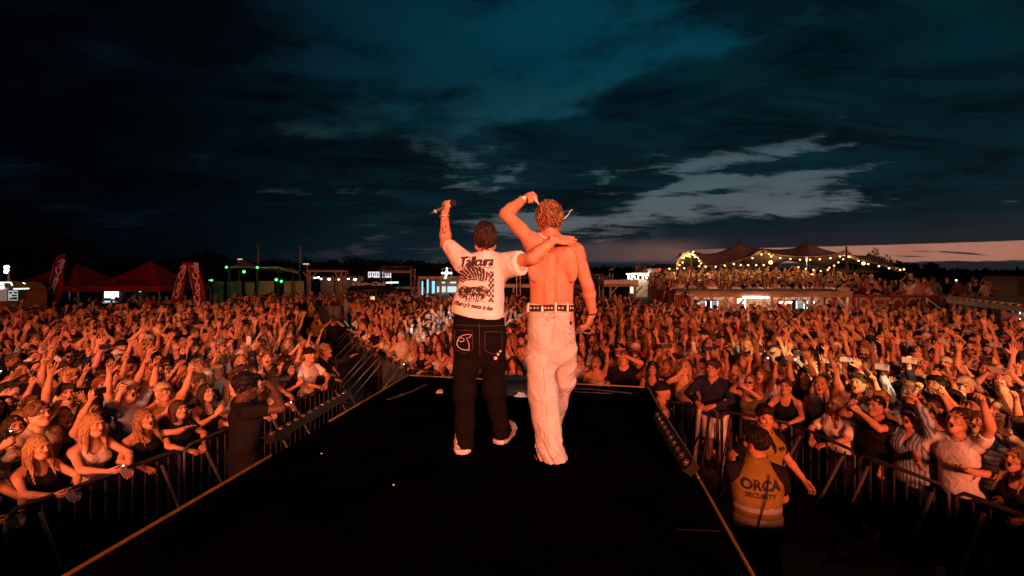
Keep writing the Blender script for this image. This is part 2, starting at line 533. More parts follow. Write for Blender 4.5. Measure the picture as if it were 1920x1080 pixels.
# ================================================================== runway stage
RL = lambda y: -2.01 + (y - 2.065) * 0.1587
RR = lambda y: 1.089 + (y - 2.065) * 0.1574
C_L, C_R = Vector((RL(6.037), 6.037, DECK)), Vector((RR(5.40), 5.40, DECK))
stage = thing('runway_stage', 'black runway stage with a yellow edge, both performers standing on it', 'stage', (0, 3, 0))
y0 = 0.6
mb = MB()
out = [(RL(y0), y0), (RR(y0), y0), (C_R.x, C_R.y), (C_L.x, C_L.y)]
mb.prism([(x, y, DECK - 0.10) for x, y in out], (0, 0, 0.10)); mb.build('deck', M['deck'], stage)
mb = MB()
inn = [(RL(y0) + .06, y0), (RR(y0) - .06, y0), (C_R.x - .06, C_R.y - .06), (C_L.x + .06, C_L.y - .06)]
mb.prism([(x, y, 0.01) for x, y in inn], (0, 0, DECK - 0.115)); mb.build('skirt', M['skirt'], stage)
mb = MB(); mb.box((-6.33, -2.9, DECK - .05), (8.2, 9.7, .10)); mb.build('main_deck', M['deck'], stage)
mb = MB(); mb.box((5.20, -3.1, DECK - .05), (8.3, 9.3, .10)); mb.build('main_deck', M['deck'], stage)
mb = MB(); mb.box((-.59, -3.58, DECK - .052), (3.27, 8.34, .10)); mb.build('main_deck', M['deck'], stage)
mb = MB(); mb.box((-6.33, -2.95, (DECK - .13) / 2 + .005), (8.1, 9.6, DECK - .13)); mb.build('main_skirt', M['skirt'], stage)
mb = MB(); mb.box((5.20, -3.15, (DECK - .13) / 2 + .005), (8.2, 9.2, DECK - .13)); mb.build('main_skirt', M['skirt'], stage)
# deck panel joints: thin alu lips between the panels
for i, yy in enumerate((2.6, 3.6, 4.6)):
    mb = MB(); mb.beam((RL(yy) + .03, yy + .08, DECK + .001), (RR(yy) - .03, yy - .08, DECK + .001), .008, .004); mb.build('panel_joint', M['deck'], stage)
# yellow edges
def edge(a, b, w=0.012, h=0.014):
    mb = MB(); mb.beam((a[0], a[1], DECK + .012), (b[0], b[1], DECK + .012), w, h); return mb.build('edge_strip', M['yellow'], stage)
edge((RL(y0), y0), (RL(3.40), 3.40)); edge((RL(4.18), 4.18), (C_L.x, C_L.y))
edge((RR(y0), y0), (RR(3.0), 3.0), .013); edge((RR(3.02), 3.02), (RR(3.75), 3.75), .015); edge((RR(3.78), 3.78), (C_R.x, C_R.y - .0))
edge((C_L.x + .03, C_L.y - .008), (C_R.x - .03, C_R.y + .008), .013, .012)
# scuffed gaffer tape by the far edge
def tape(pts, w, m):
    mb = MB()
    for a, b in zip(pts[:-1], pts[1:]): mb.beam(P(*a), P(*b), w, .003)
    return mb.build('gaffer_tape', m, stage)
def on_deck(px, py): y = (CAMZ - DECK) * F / (py - HZ); return (px, py - .6, y)
M['tape'] = mat('worn_tape', (0.085, 0.085, 0.09), 0.5, vary=0.6, bscale=25)
tape([on_deck(727, 750), on_deck(775, 733), on_deck(800, 721)], .05, M['tape'])
tape([on_deck(1062, 728), on_deck(1110, 730), on_deck(1185, 738)], .045, M['tape'])
tape([on_deck(1075, 735), on_deck(1150, 738)], .025, M['tape'])

def crumple(name, label, px, py, sx, sy, sz, seed):
    c = P(*on_deck(px, py)); rn = np.random.default_rng(seed); mb = MB(); g = []
    for i in range(9):
        r = []
        for j in range(7):
            u, v = i / 4 - 1, j / 3 - 1
            k = 1 - 0.35 * rn.random()
            r.append((c.x + u * sx * k, c.y + v * sy * k, DECK + .006 + sz * max(0, 1 - max(abs(u), abs(v)) ** 2) * (.35 + .65 * rn.random())))
        g.append(r)
    mb.sheet(g, (0, 0, .002))
    return tag(mb.build(name, M['white']), label, 'litter')
crumple('crumpled_paper', 'small crumpled white paper on the dark deck near the yellow edge', 825, 737, .045, .05, .05, 3)
crumple('folded_towel', 'folded white towel lying on the deck between the two performers', 976, 743, .085, .07, .045, 5)

# low monitor wedge at the far end
b = P(*on_deck(975, 735)); b.z = DECK
mon = thing('floor_monitor', 'low dark floor monitor at the far edge of the runway', 'monitor', b)
mb = MB(); a = .36; prof = [(-.17, 0), (.17, 0), (.17, .15), (.02, .19), (-.17, .07)]
mb.prism([(b.x - a / 1, b.y + y, DECK + .002 + z) for y, z in prof], (.56, 0, 0)); mb.build('cabinet', mat('monitor_cabinet', (.035, .03, .028), .6, vary=.3), mon)
mb = MB(); mb.beam((b.x - .33, b.y - .10, DECK + .140), (b.x + .17, b.y - .10, DECK + .140), .10, .012); mb.build('grille', M['black'], mon)

# light bars with round lenses on both edges
def light_bar(a, b, n, label, up, size=.066):
    a, b = Vector(a), Vector(b); d = (b - a).normalized(); up = Vector(up).normalized()
    t = thing('light_bar', label, 'light bar', (a + b) / 2)
    mb = MB(); x = d.cross(up).normalized()
    R = Matrix((x, d, up)).transposed(); L = (b - a).length
    mb.box((a + b) / 2, (size * 1.3, L, size), R); mb.build('housing', M['black'], t)
    mb = MB()
    for s in (-1, 1): mb.box((a + b) / 2 + x * s * size * .66 + up * size * .5, (.012, L, .012), R)
    mb.build('rim', M['rubber'], t)
    for i in range(n):
        c = a + (b - a) * ((i + .5) / n) + up * (size / 2)
        mb = MB(); mb.tube([c + up * .001, c + up * .012], [size * .42, size * .36], 12); ln = mb.build('lens_ring', M['shaded_alu'], t)
        mb = MB(); mb.ball(c + up * .008, (size * .28,) * 3, 10, 6); mb.build('lens', M['lens'], ln, True)
    for q in (.12, .88):
        c = a + (b - a) * q - up * size * .75
        mb = MB(); mb.box(c, (size * .7, .05, size * .55), R); mb.build('bracket', M['black'], t)
    return t
light_bar((RL(3.47) - .06, 3.47, DECK + .10), (RL(4.75) - .13, 4.75, DECK + .10), 12, 'dark light bar with twelve lenses beside the photographer in black', (-.25, -.35, .8))
light_bar((RR(2.95) - .06, 2.95, DECK + .10), (RR(4.06) - .09, 4.06, DECK + .10), 10, 'dark light bar with ten lenses beside the two security guards', (-.75, -.1, .65))

# loose cables
def cable(pts, r, m, label):
    mb = MB(); mb.tube(pts, r, 5); return tag(mb.build('cable', m, None, True), label, 'cable')
for i, (px, py) in enumerate(((738, 911), (603, 852))):
    crumple('paper_scrap', ['tiny pale paper scrap lying alone on the dark deck centre', 'tiny pale paper scrap near the light bar', 'tiny pale paper scrap beyond the pale jeans', 'tiny pale paper scrap by the yellow edge'][i], px, py, .007, .008, .004, 20 + i)
cable([P(*on_deck(1310, 995)) + Vector((-.12, 0, .006)), P(*on_deck(1340, 998)) + Vector((0, .0, .006)), (RR(2.44) + .04, 2.46, DECK - .02), (RR(2.4) + .05, 2.40, DECK - .5)], .004, M['scrim'], 'black cable running over the runway edge next to the security guard')

# ================================================================== crowd barriers
BARM = MB(); BARM.tube([(0, 0, .16), (0, 0, 1.05)], .009, 5)
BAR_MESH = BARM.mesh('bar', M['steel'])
def barrier(a, b, pit, label, panel=False, scrim=False, group='crowd barriers round the runway', long_brace=False, bars=True):
    """steel barrier section from a to b, braces reaching to the pit side"""
    a, b = Vector((a[0], a[1], 0)), Vector((b[0], b[1], 0)); d = b - a; L = d.length; d.normalize()
    n = Vector((-d.y, d.x, 0))
    if n.dot(Vector(pit) - (a + b) / 2) < 0: n = -n
    t = thing('crowd_barrier', label, 'barrier', (a + b) / 2, group)
    z1 = 1.10
    mb = MB()
    r = .021
    aa, bb = a + d * .03, b - d * .03
    mb.tube([aa + Vector((0, 0, .12)), aa + Vector((0, 0, z1 - .06)), aa + d * .06 + Vector((0, 0, z1)), bb - d * .06 + Vector((0, 0, z1)), bb + Vector((0, 0, z1 - .06)), bb + Vector((0, 0, .12))], r, 7)
    mb.tube([aa + Vector((0, 0, .14)), bb + Vector((0, 0, .14))], r * .8, 6)
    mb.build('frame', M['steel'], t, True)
    if bars:
        k = max(4, int(L / .125))
        for i in range(1, k):
            p = aa + (bb - aa) * (i / k)
            child('bar', BAR_MESH, t, p - t.location)
    if panel:
        mb = MB(); mb.beam((a + b) / 2 - d * (L / 2 - .06) + Vector((0, 0, .6)) - n * .03, (a + b) / 2 + d * (L / 2 - .06) + Vector((0, 0, .6)) - n * .03, .012, .86); mb.build('panel', M['panel'], t)
    if scrim:
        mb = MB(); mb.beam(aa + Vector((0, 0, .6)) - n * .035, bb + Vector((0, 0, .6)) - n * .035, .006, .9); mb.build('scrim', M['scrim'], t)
    reach = .95 if long_brace else .62
    for q in (.16, .84):
        p = a + (b - a) * q
        mb = MB(); mb.tube([p + Vector((0, 0, z1 - .10)) + n * .03, p + n * reach + Vector((0, 0, .04))], .02, 5)
        br = mb.build('brace', M['alu' if long_brace else 'shaded_alu'], t, True)
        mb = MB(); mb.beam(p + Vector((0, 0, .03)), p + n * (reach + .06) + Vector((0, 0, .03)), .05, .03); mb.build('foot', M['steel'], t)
    return t

def barrier_line(pts, pit, labels, **k):
    i = 0
    for a, b in zip(pts[:-1], pts[1:]):
        barrier(a, b, pit, labels[i % len(labels)], **k); i += 1
LB = [(-5.15, 2.1), (-4.43, 3.94), (-3.94, 5.43), (-3.60, 7.15), (-3.28, 8.74)]
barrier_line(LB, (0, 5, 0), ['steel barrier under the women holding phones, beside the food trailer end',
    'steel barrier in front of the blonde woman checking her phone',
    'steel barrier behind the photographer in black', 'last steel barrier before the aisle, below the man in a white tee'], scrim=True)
RB = [(2.49, 7.46), (3.16, 6.92), (3.90, 6.29), (4.02, 5.30), (4.26, 4.40), (4.75, 2.9)]
barrier_line(RB, (2, 4, 0), ['steel barrier at the runway corner with a bright vertical post', 'steel barrier under the man in an open dark shirt',
    'steel barrier behind the two security guards', 'steel barrier under the man in a white tee raising a fist', 'steel barrier under the woman with long blonde hair reaching forward'])
EB = [(-2.4, 10.2), (-1.6, 9.55), (-.8, 8.95), (.0, 8.45), (.8, 8.05), (1.65, 7.72), (2.45, 7.48)]
barrier_line(EB, (0, 6, 0), ['steel barrier facing the runway end, joined to the aisle', 'steel barrier facing the runway end, second from the aisle', 'steel barrier facing the runway end, third from the aisle', 'steel barrier facing the runway end, third from the pit corner', 'steel barrier facing the runway end, second from the pit corner', 'steel barrier facing the runway end, at the pit corner'], group='barriers facing the runway end')
AR = [(-2.4, 10.2), (-3.3, 11.4), (-3.8, 12.44), (-4.94, 14.2), (-6.0, 16.7), (-7.2, 19.7), (-8.4, 22.6), (-9.6, 25.6)]
for i, (a, b) in enumerate(zip(AR[:-1], AR[1:])):
    barrier(a, b, (-9, 14, 0), ['panelled aisle barrier nearest the runway corner', 'second panelled aisle barrier from the runway', 'third panelled aisle barrier from the runway',
            'panelled aisle barrier with a green glow stick on its rail', 'panelled aisle barrier beside the aisle photographer', 'panelled aisle barrier next to the far end', 'last panelled aisle barrier at the grey sheeted fence'][i],
            panel=True, group='panelled barriers along the aisle', long_brace=True)
AL = [(-3.28, 8.74), (-4.3, 10.6), (-5.4, 12.7), (-6.6, 15.0), (-7.9, 17.8), (-9.2, 20.6)]
barrier_line(AL, (-3, 12, 0), ['first steel barrier on the tent side of the aisle, next to the runway', 'second steel barrier on the tent side of the aisle', 'third steel barrier on the tent side of the aisle', 'fourth steel barrier on the tent side of the aisle', 'fifth steel barrier on the tent side of the aisle, by the stewards'], group='barriers on the tent side of the aisle')
# green glow stick, white barrier post
mb = MB(); mb.tube([P(646, 603, 19) + Vector((0, 0, .02)), P(664, 628, 15.6) + Vector((0, 0, .06))], .022, 6)
tag(mb.build('glow_stick', emis('green_stick_glow', (.08, .55, .22), .55), None, True), 'long green glow strip lying on the aisle barrier rail', 'light strip')
mb = MB(); mb.beam((2.83, 7.12, .02), (2.88, 7.0, 1.1), .05, .05)
tag(mb.build('barrier_post', M['white']), 'bright white upright post at the runway corner barrier', 'post')

# sheeted fences at the aisle end
def sheet_fence(a, b, h, label, m=None, wav=.06):
    a, b = Vector((a[0], a[1], 0)), Vector((b[0], b[1], 0)); d = (b - a).normalized(); n = Vector((-d.y, d.x, 0))
    t = thing('sheeted_fence', label, 'fence', (a + b) / 2)
    L = (b - a).length; k = max(2, int(L / 2.2)); mb = MB(); g = []
    for i in range(k * 6 + 1):
        q = i / (k * 6); g.append([a + (b - a) * q + n * (wav * math.sin(i * 1.7) * (.4 + .6 * j / 4)) + Vector((0, 0, .05 + (h - .05) * j / 4 - (.04 if j == 4 and i % 6 == 3 else 0))) for j in range(5)])
    mb.sheet(g, n * .006); mb.build('sheet', m or M['grey'], t, True)
    for i in range(k + 1):
        p = a + (b - a) * (i / k) + n * .12; mb = MB(); mb.tube([p, p + Vector((0, 0, h + .05))], .025, 6); mb.build('post', M['steel'], t)
    return t
sheet_fence((-10.9, 25.6), (-9.9, 26.6), 1.25, 'grey sheeted fence closing the end of the aisle')
sheet_fence((-9.5, 26.8), (-6.6, 28.0), 1.1, 'long low grey sheeted fence behind the aisle')
sheet_fence((-8.0, 29.5), (-5.6, 27.0), 1.65, 'pale grey sheeted fence by the brown booth', mat('pale_sheet', (.30, .35, .38), .8, vary=.2))

# ================================================================== red promo tents, flags
def promo_tent(px_c, px_w, y, label, zv=2.30, zp=3.78, depth=3.9, printed=True):
    c = P(px_c, 520, y); w = px_w / F * y; t = thing('promo_tent', label, 'tent', (c.x, y, 0), 'red promo tents')
    n = 17; g = []
    for i in range(n):
        r = []
        for j in range(n):
            u, v = i / (n - 1) * 2 - 1, j / (n - 1) * 2 - 1
            q = max(abs(u), abs(v)); r.append((c.x + u * w / 2, y + v * depth / 2, zv + .16 + (zp - zv - .16) * (1 - q) ** 1.35 - .05 * math.sin(q * PI)))
        g.append(r)
    mb = MB(); mb.sheet(g, (0, 0, .012)); can = mb.build('canopy', M['red_fab'], t)
    for k, (ax, ay, bx, by) in enumerate(((-1, -1, 1, -1), (1, -1, 1, 1), (1, 1, -1, 1), (-1, 1, -1, -1))):
        mb = MB(); mb.beam((c.x + ax * w / 2, y + ay * depth / 2, zv + .06), (c.x + bx * w / 2, y + by * depth / 2, zv + .06), .014, .26); mb.build('valance', M['red_fab'], t)
    for sx in (-1, 1):
        for sy in (-1, 1):
            mb = MB(); mb.box((c.x + sx * (w / 2 - .04), y + sy * (depth / 2 - .04), zv / 2), (.045, .045, zv)); mb.build('leg', M['alu'], t)
    if printed:
        for dx in (-.30, .30):
            lettering('printed_name', 'Coca-Cola', .17, (c.x + dx * w, y - depth / 2 - .012, zv + .06), (1, 0, 0), (0, 0, 1), M['dark_print'], t, depth=.004, shear=.35, bold=.004)
        sl = math.atan2(.47, .8)
        lettering('printed_name', 'Coca-Cola', .36, (c.x + .06 * w, y - depth / 2 + .42, zv + .40), (1, 0, 0), (0, .9, .62), M['dark_print'], t, depth=.03, shear=.35, bold=.004)
    return t
promo_tent(137, 150, 24, 'red peaked promo tent behind the leaning feather flag')
promo_tent(281, 142, 24.4, 'red peaked promo tent beside the inverted pair of flags')

def feather_flag(left, right, y, label, base, txt_c, txt_dir, size, shear=.3):
    """left / right: photo outlines bottom to top"""
    t = thing('feather_flag', label, 'flag', P(*base, y) * 1.0, 'feather flags at the promo tents')
    t.location.z = 0
    n = 15; g = []
    def at(c, q):
        s = q * (len(c) - 1); i = min(int(s), len(c) - 2); f = s - i
        return c[i][0] * (1 - f) + c[i + 1][0] * f, c[i][1] * (1 - f) + c[i + 1][1] * f
    for i in range(n):
        a, b = at(left, i / (n - 1)), at(right, i / (n - 1)); r = []
        for j in range(9):
            q = j / 8; p = P(a[0] * (1 - q) + b[0] * q, a[1] * (1 - q) + b[1] * q, y); p.y += .035 * math.sin(q * 13 + i * .35) + .02 * math.sin(i * .8); r.append(p)
        g.append(r)
    mb = MB(); mb.sheet(g, (0, .008, 0)); mb.build('sail', M['red_fab'], t, True)
    pole = [P(*base, y + .03)] + [P(at(left, q)[0], at(left, q)[1], y + .03) for q in (0, .25, .5, .75, .93)]
    pole[0].z = max(.0, pole[0].z); pole = [Vector((pole[0].x - .1, pole[0].y, 0))] + pole
    mb = MB(); mb.tube(pole, .018, 6); mb.build('pole', M['alu'], t, True)
    d = Vector((txt_dir[0], 0, -txt_dir[1])); upv = Vector((-d.z, 0, d.x))
    lettering('printed_name', 'Coca-Cola', size, P(*txt_c, y - .06), d, upv, M['white_print'], t, depth=.008, shear=shear, bold=.006)
    return t
feather_flag([(84, 573), (90, 545), (97, 512), (101, 490), (108, 480), (118, 476.5)], [(106, 573), (115, 548), (119, 522), (121, 500), (123, 486), (124.5, 476)], 22, 'tall red feather flag leaning sideways in front of a red tent', (80, 582), (106, 520), (16, -46), .42)
feather_flag([(320, 566), (326, 545), (331, 525), (335, 508), (340, 497), (345, 492)], [(338, 566), (344, 540), (347, 520), (350, 505), (351.5, 497), (352, 492)], 22.6, 'red feather flag forming the tent-side leg of an inverted V', (318, 578), (337, 529), (11, -40), .40)
feather_flag([(365, 566), (360, 540), (356, 520), (353.5, 505), (352.3, 497), (352.6, 492)], [(385, 563), (381, 535), (377, 515), (375, 503), (371, 496), (362, 492)], 22.5, 'red feather flag forming the stage-side leg of an inverted V', (386, 576), (368.5, 531), (-2.5, -40), .46)

# ================================================================== food trailer with lit sign
y = 20.0; c = P(12, 560, y)
tr = thing('food_trailer', 'rounded orange food trailer with lit menu board and light tubes', 'food trailer', (c.x, y, 0))
prof = []
w, h = 2.05, 2.78
for i in range(15):
    a = PI / 2 * i / 14; prof.append((w / 2 - .55 + .55 * math.sin(a), h - .55 + .55 * math.cos(a)))
outl = [(-w / 2, .45), (w / 2, .45)] + prof[::-1] + [(-w / 2, h)]
mb = MB(); mb.prism([(c.x + x - .15, y - .9, z) for x, z in outl], (0, 1.8, 0)); mb.build('body', mat('orange_paint', (.36, .14, .025), .35, vary=.15, bscale=3), tr)
for sx in (-.5, .45):
    mb = MB(); mb.tube([(c.x + sx, y - .95, .36), (c.x + sx, y - .75, .36)], .34, 16); mb.build('wheel', M['rubber'], tr)
def tube_px(a, b, yy, m, nm, parent, r=.025):
    mb = MB(); mb.tube([P(*a, yy), P(*b, yy)], r, 6); return mb.build(nm, m, parent)
tube_px((0, 529.5), (20, 529.5), y - 1.0, M['e_cool'], 'light_tube', tr, .02); tube_px((20, 529.5), (23, 535), y - 1.0, M['e_cool'], 'light_tube', tr, .02)
tube_px((26, 541.5), (54, 541), y - 1.0, M['e_cool'], 'light_tube', tr, .022); tube_px((43, 530), (47, 532), y - 1.0, M['e_cool'], 'light_tube', tr, .015)
mb = MB(); mb.box(P(24.5, 554, y - .93), (.44, .04, .48)); fr = mb.build('menu_frame', M['black'], tr)
mb = MB(); mb.box(P(24.5, 554, y - .96), (.38, .02, .42)); mb.build('menu_panel', emis('menu_glow', (.8, .95, .95), .45), tr)
for (a, b2, ww, hh, col) in ((20, 549, .12, .07, (.1, .07, .05)), (29, 548.5, .12, .07, (.12, .06, .04)), (27, 554, .2, .07, (.3, .12, .05)), (20, 560, .09, .09, (.2, .25, .2)), (27.5, 559.5, .2, .1, (.06, .06, .06))):
    mb = MB(); mb.box(P(a, b2, y - .98), (ww, .012, hh)); mb.build('menu_picture', mat('menu_print', col, .6), tr)
mb = MB(); mb.box(P(3, 552, y - .92), (.55, .03, .55)); mb.build('serving_hatch', emis('hatch_glow', (.8, .55, .4), .22), tr)
lettering('sign_letter', 'G', .34, P(2, 537, y - .98), (1, 0, 0), (0, 0, 1), M['e_white'], tr, depth=.02, bold=.006)
sg = thing('lit_sign', 'glowing white letter S on a post above the trailer', 'sign', (P(14, 507, y).x, y, 2.8))
lettering('letter', 'S', .46, P(12.5, 506, y - .5), (1, 0, 0), (0, 0, 1), M['e_white'], sg, depth=.03, bold=.012)
lettering('letter', 'E', .46, P(-8, 506, y - .5), (1, 0, 0), (0, 0, 1), M['e_white'], sg, depth=.03, bold=.012)
mb = MB(); mb.box(P(16.5, 521, y - .5), (.05, .05, .62)); mb.build('post', M['wood'], sg)
# white side panel, parked pickup under the tent
t = thing('sheet_screen', 'tall white sheet screen standing between the food trailer and the flag', 'screen', (P(65, 570, 21).x, 21, 0))
g = [[P(54 + 23 * i / 8, 542 + (3 * i / 8) + (610 - 542) * j / 5, 21.5 - .5 * i / 8) + Vector((0, .05 * math.sin(i * 2 + j), 0)) for j in range(6)] for i in range(9)]
mb = MB(); mb.sheet(g, (0, .012, 0)); mb.build('sheet', M['white'], t, True)
mb = MB(); mb.tube([P(77, 543, 21), Vector((P(77, 543, 21).x, 21, 0))], .03, 6); mb.build('post', M['alu'], t)

def vehicle(name, label, c, L, W, Hh, rz, m, cabin=(.15, .8), van=False):
    t = thing(name, label, 'car' if not van else 'van')
    hb = Hh * (.52 if not van else .45)
    def loop(zs): return zs
    pr = [(-L / 2, .32), (L / 2, .32), (L / 2, hb * .9), (L / 2 - .25, hb), (L * (.5 - cabin[0]), hb + .02), (L * (.5 - cabin[0]) - .45, Hh * .97), (L * (.5 - cabin[0]) - .9, Hh), (-L * (cabin[1] - .5) + .3, Hh), (-L * (cabin[1] - .5), Hh * .93), (-L * (cabin[1] - .5) - .1, hb), (-L / 2, hb * .95)]
    mb = MB(); mb.prism([(x, -W / 2, z) for x, z in pr], (0, W, 0)); body = mb.build('body', m, t)
    for s in (-1, 1):
        yy = s * (W / 2 + .004)
        a, b2 = L * (.5 - cabin[0]) - .15, -L * (cabin[1] - .5) + .15
        mid = (a + b2) / 2
        for (p, q) in ((a - .12, mid + .05), (mid - .05, b2)):
            mb = MB(); mb.prism([(p, yy, hb + .05), (p - .38 if p > 0 and p > mid else p, yy, Hh * .90), (q, yy, Hh * .90), (q, yy, hb + .05)], (0, s * .008, 0)); mb.build('window', M['glass'], t)
        for x in (L * .32, -L * .3):
            mb = MB(); mb.tube([(x, s * (W / 2 - .16), .33), (x, s * (W / 2 + .02), .33)], .33, 18); wh = mb.build('wheel', M['rubber'], t)
            mb = MB(); mb.tube([(x, s * (W / 2 + .021), .33), (x, s * (W / 2 + .03), .33)], .19, 12); mb.build('rim', M['alu'], wh)
        mb = MB(); mb.box((L / 2 + .004, s * W * .36, hb * .78), (.02, .22, .13)); mb.build('headlight', M['white'], t)
    mb = MB(); mb.prism([(L * (.5 - cabin[0]) + .004, -W * .43, hb + .06), (L * (.5 - cabin[0]) + .004, W * .43, hb + .06), (L * (.5 - cabin[0]) - .41, W * .4, Hh * .93), (L * (.5 - cabin[0]) - .41, -W * .4, Hh * .93)], (.02, 0, .01)); mb.build('windscreen', M['glass'], t)
    t.location = c; t.rotation_euler.z = rz
    return t
vehicle('parked_car', 'dark parked car in the shade under the red tents', (P(172, 560, 25.2).x, 25.2, 0), 4.6, 1.8, 1.55, .1, mat('dark_car_paint', (.03, .028, .028), .25))
vehicle('white_van', 'white van parked beside the truss booth behind the performers', (P(962, 550, 33).x, 33, 0), 5.0, 1.95, 2.35, 2.9, M['white'], (.14, .97), True)
vehicle('parked_suv', 'pale parked car inside the scaffold gate next to the brown booth', (P(777, 545, 45).x, 45, 0), 4.4, 1.8, 1.75, .3, M['white'], (.2, .92), True)

# cool service lights seen under the tents
t = thing('kiosk', 'white lit kiosk hatch glimpsed under the red tents', 'kiosk', (P(203, 550, 27.5).x, 27.5, 0))
mb = MB(); mb.box((t.location.x, 28.3, 1.3), (2.6, 1.2, 2.6)); mb.build('cabin', M['black'], t)
for (a, b2, w2, h2) in ((197, 551, .34, .50), (211, 552, .42, .55), (259, 545, .10, .16)):
    p = P(a, b2, 27.5); mb = MB(); mb.box((p.x, 27.66, p.z), (w2, .04, h2)); mb.build('lit_hatch', M['e_cool'], t)

# ================================================================== small stretch tent with green lamps
def stretch_tent(name, label, front, ridge, back, yf, yr, yb, m, poles, nu=60, nv=14, cat='tent'):
    xs = np.linspace(front[0][0], front[-1][0], nu)
    def cv(c): c = np.array(c, float); return np.interp(xs, c[:, 0], c[:, 1])
    def sm(v):
        k = np.array([1, 2, 3, 2, 1]) / 9.0; return np.convolve(np.pad(v, 2, 'edge'), k, 'valid')
    f, r, b = sm(cv(front)), sm(cv(ridge)), sm(cv(back))
    g = []
    for i in range(nu):
        zf = P(xs[i], f[i], yf); zr = P(xs[i], r[i], yr); zb = P(xs[i], b[i], yb); row = []
        for j in range(nv):
            q = j / (nv - 1)
            if q < .5: s = q / .5; p = zf.lerp(zr, s); p.z -= .28 * math.sin(s * PI)
            else: s = (q - .5) / .5; p = zr.lerp(zb, s); p.z -= .28 * math.sin(s * PI)
            row.append(p)
        g.append(row)
    cx = (g[0][0].x + g[-1][0].x) / 2
    t = thing(name, label, cat, (cx, yr, 0))
    mb = MB(); mb.sheet(g, (0, 0, .012)); mb.build('canopy', m, t, True)
    for (px, py, yy, zb) in poles:
        p = P(px, py, yy); mb = MB(); mb.tube([(p.x, p.y, zb), (p.x, p.y, p.z + .06)], .05, 7); mb.build('pole', M['bark'], t)
    return t
gt = stretch_tent('stretch_tent', 'distant brown stretch tent hung with green lamps', [(424, 502), (440, 500), (470, 501), (500, 501), (522, 500), (540, 506), (560, 511)],
    [(424, 499), (445, 494), (458, 485), (472, 493), (495, 499), (522, 502), (548, 500), (560, 508)], [(424, 504), (470, 506), (522, 508), (560, 512)], 36, 40, 44, M['tent'],
    [(430, 503, 36.2, 0), (482, 501, 36.2, 0), (522, 500, 36.2, 0), (458, 487, 40, 0), (550, 507, 37, 0)], 50)
for i, (px, py, yy, r) in enumerate(((424.5, 501, 35.5, .14), (457.5, 509.5, 35, .17), (482.5, 501.5, 35.5, .14), (518, 524.5, 34, .16), (527.5, 527.5, 34, .15), (397, 525.5, 32, .11), (392.5, 525.5, 32, .05))):
    p = P(px, py, yy)
    t = thing('green_lamp', ['green lamp at the tent corner nearest the flags', 'largest green lamp hanging lowest under the tent peak', 'green lamp at the foot of the flag pole', 'green lamp, first of the close pair by the white panels', 'green lamp, second of the close pair by the pergola', 'white-green lamp beside the inverted V of flags', 'tiny green lamp touching the inverted V of flags'][i], 'lamp', p, 'green lamps round the distant tent')
    mb = MB(); mb.ball(p, r * .62, 12, 8); mb.build('glass', M['e_green'], t, True)
    mb = MB(); mb.tube([p + Vector((0, .05, r * .5)), p + Vector((0, .05, r + .06))], .03, 6); mb.build('cap', M['black'], t)
    mb = MB(); mb.tube([(p.x, p.y + .1, 0), (p.x, p.y + .1, p.z + .1)], .014, 5); mb.build('stand', M['black'], t)
    if r > .1:
        d = bpy.data.lights.new('green_lamp_light', 'POINT'); d.energy = 9; d.color = (.1, 1, .25); d.shadow_soft_size = .15
        o = bpy.data.objects.new('green_lamp_light', d); COL.objects.link(o); o.location = (0, -.3, 0); o.parent = t
# white wall panels behind, poles, lamp post, pergola
for i, (a, b2, top, bot) in enumerate(((400, 419, 528, 545), (426, 453, 528, 545), (460, 477, 529, 547), (485, 514, 527, 548), (533, 546, 527, 545), (548, 570, 527, 534))):
    p, q = P(a, top, 38), P(b2, top, 38)
    mb = MB(); mb.box(((p.x + q.x) / 2, 38, p.z / 2), (q.x - p.x, .06, p.z))
    tag(mb.build('wall_panel', M['cream']), 'pale site wall panel behind the green lamps', 'panel', 'pale wall panels under the distant tent')
def flagpole(px, py, y, label, r=.07):
    p = P(px, py, y); mb = MB(); mb.tube([(p.x, y, 0), (p.x, y, p.z)], [r, r * .6], 8); t = thing('flag_pole', label, 'pole', (p.x, y, 0)); mb.build('mast', M['grey'], t)
    mb = MB(); g = [[(p.x + .02 + .16 * i / 4, y - .05 + .05 * math.sin(i + j * .8), p.z - .1 - (p.z - CAMZ - .3) * j / 8 * .8) for j in range(9)] for i in range(5)]
    mb.sheet(g, (0, .01, 0)); mb.build('furled_flag', M['grey'], t, True)
flagpole(483, 457, 42, 'tall pole with a furled flag rising behind the green lamp tent')
flagpole(562, 459, 42, 'tall pole with a furled flag beside the pergola')
flagpole(1224, 489, 31, 'thin pole with a furled flag at the terrace corner', .04)
t = thing('lamp_post', 'short lit lamp post beside the pergola beam', 'lamp', (P(576, 510, 40).x, 40, 0)); p = P(576, 496, 40)
mb = MB(); mb.tube([(p.x, 40, 0), (p.x, 40, p.z)], .06, 7); mb.build('post', M['wood'], t)
mb = MB(); mb.box((p.x - .1, 40, p.z + .05), (.45, .2, .1)); mb.build('lamp_head', emis('lamp_head_glow', (1, .7, .45), .8), t)
t = thing('lamp_post', 'small floodlight on a mast above the distant tent peak', 'lamp', (P(448, 490, 45).x, 45, 0)); p = P(448, 487, 45)
mb = MB(); mb.tube([(p.x, 45, 0), (p.x, 45, p.z)], .05, 7); mb.build('post', M['wood'], t)
mb = MB(); mb.box((p.x + .1, 45, p.z + .05), (.35, .2, .1)); mb.build('lamp_head', emis('lamp_head_glow2', (1, .75, .5), .8), t)
t = thing('pergola', 'long timber pergola beam on posts by the food stalls', 'pergola', (P(620, 520, 40).x, 40, 0))
a, b2 = P(575, 508, 40), P(652, 508.5, 40)
mb = MB(); mb.beam(a, b2, .16, .18); mb.build('beam', M['wood'], t)
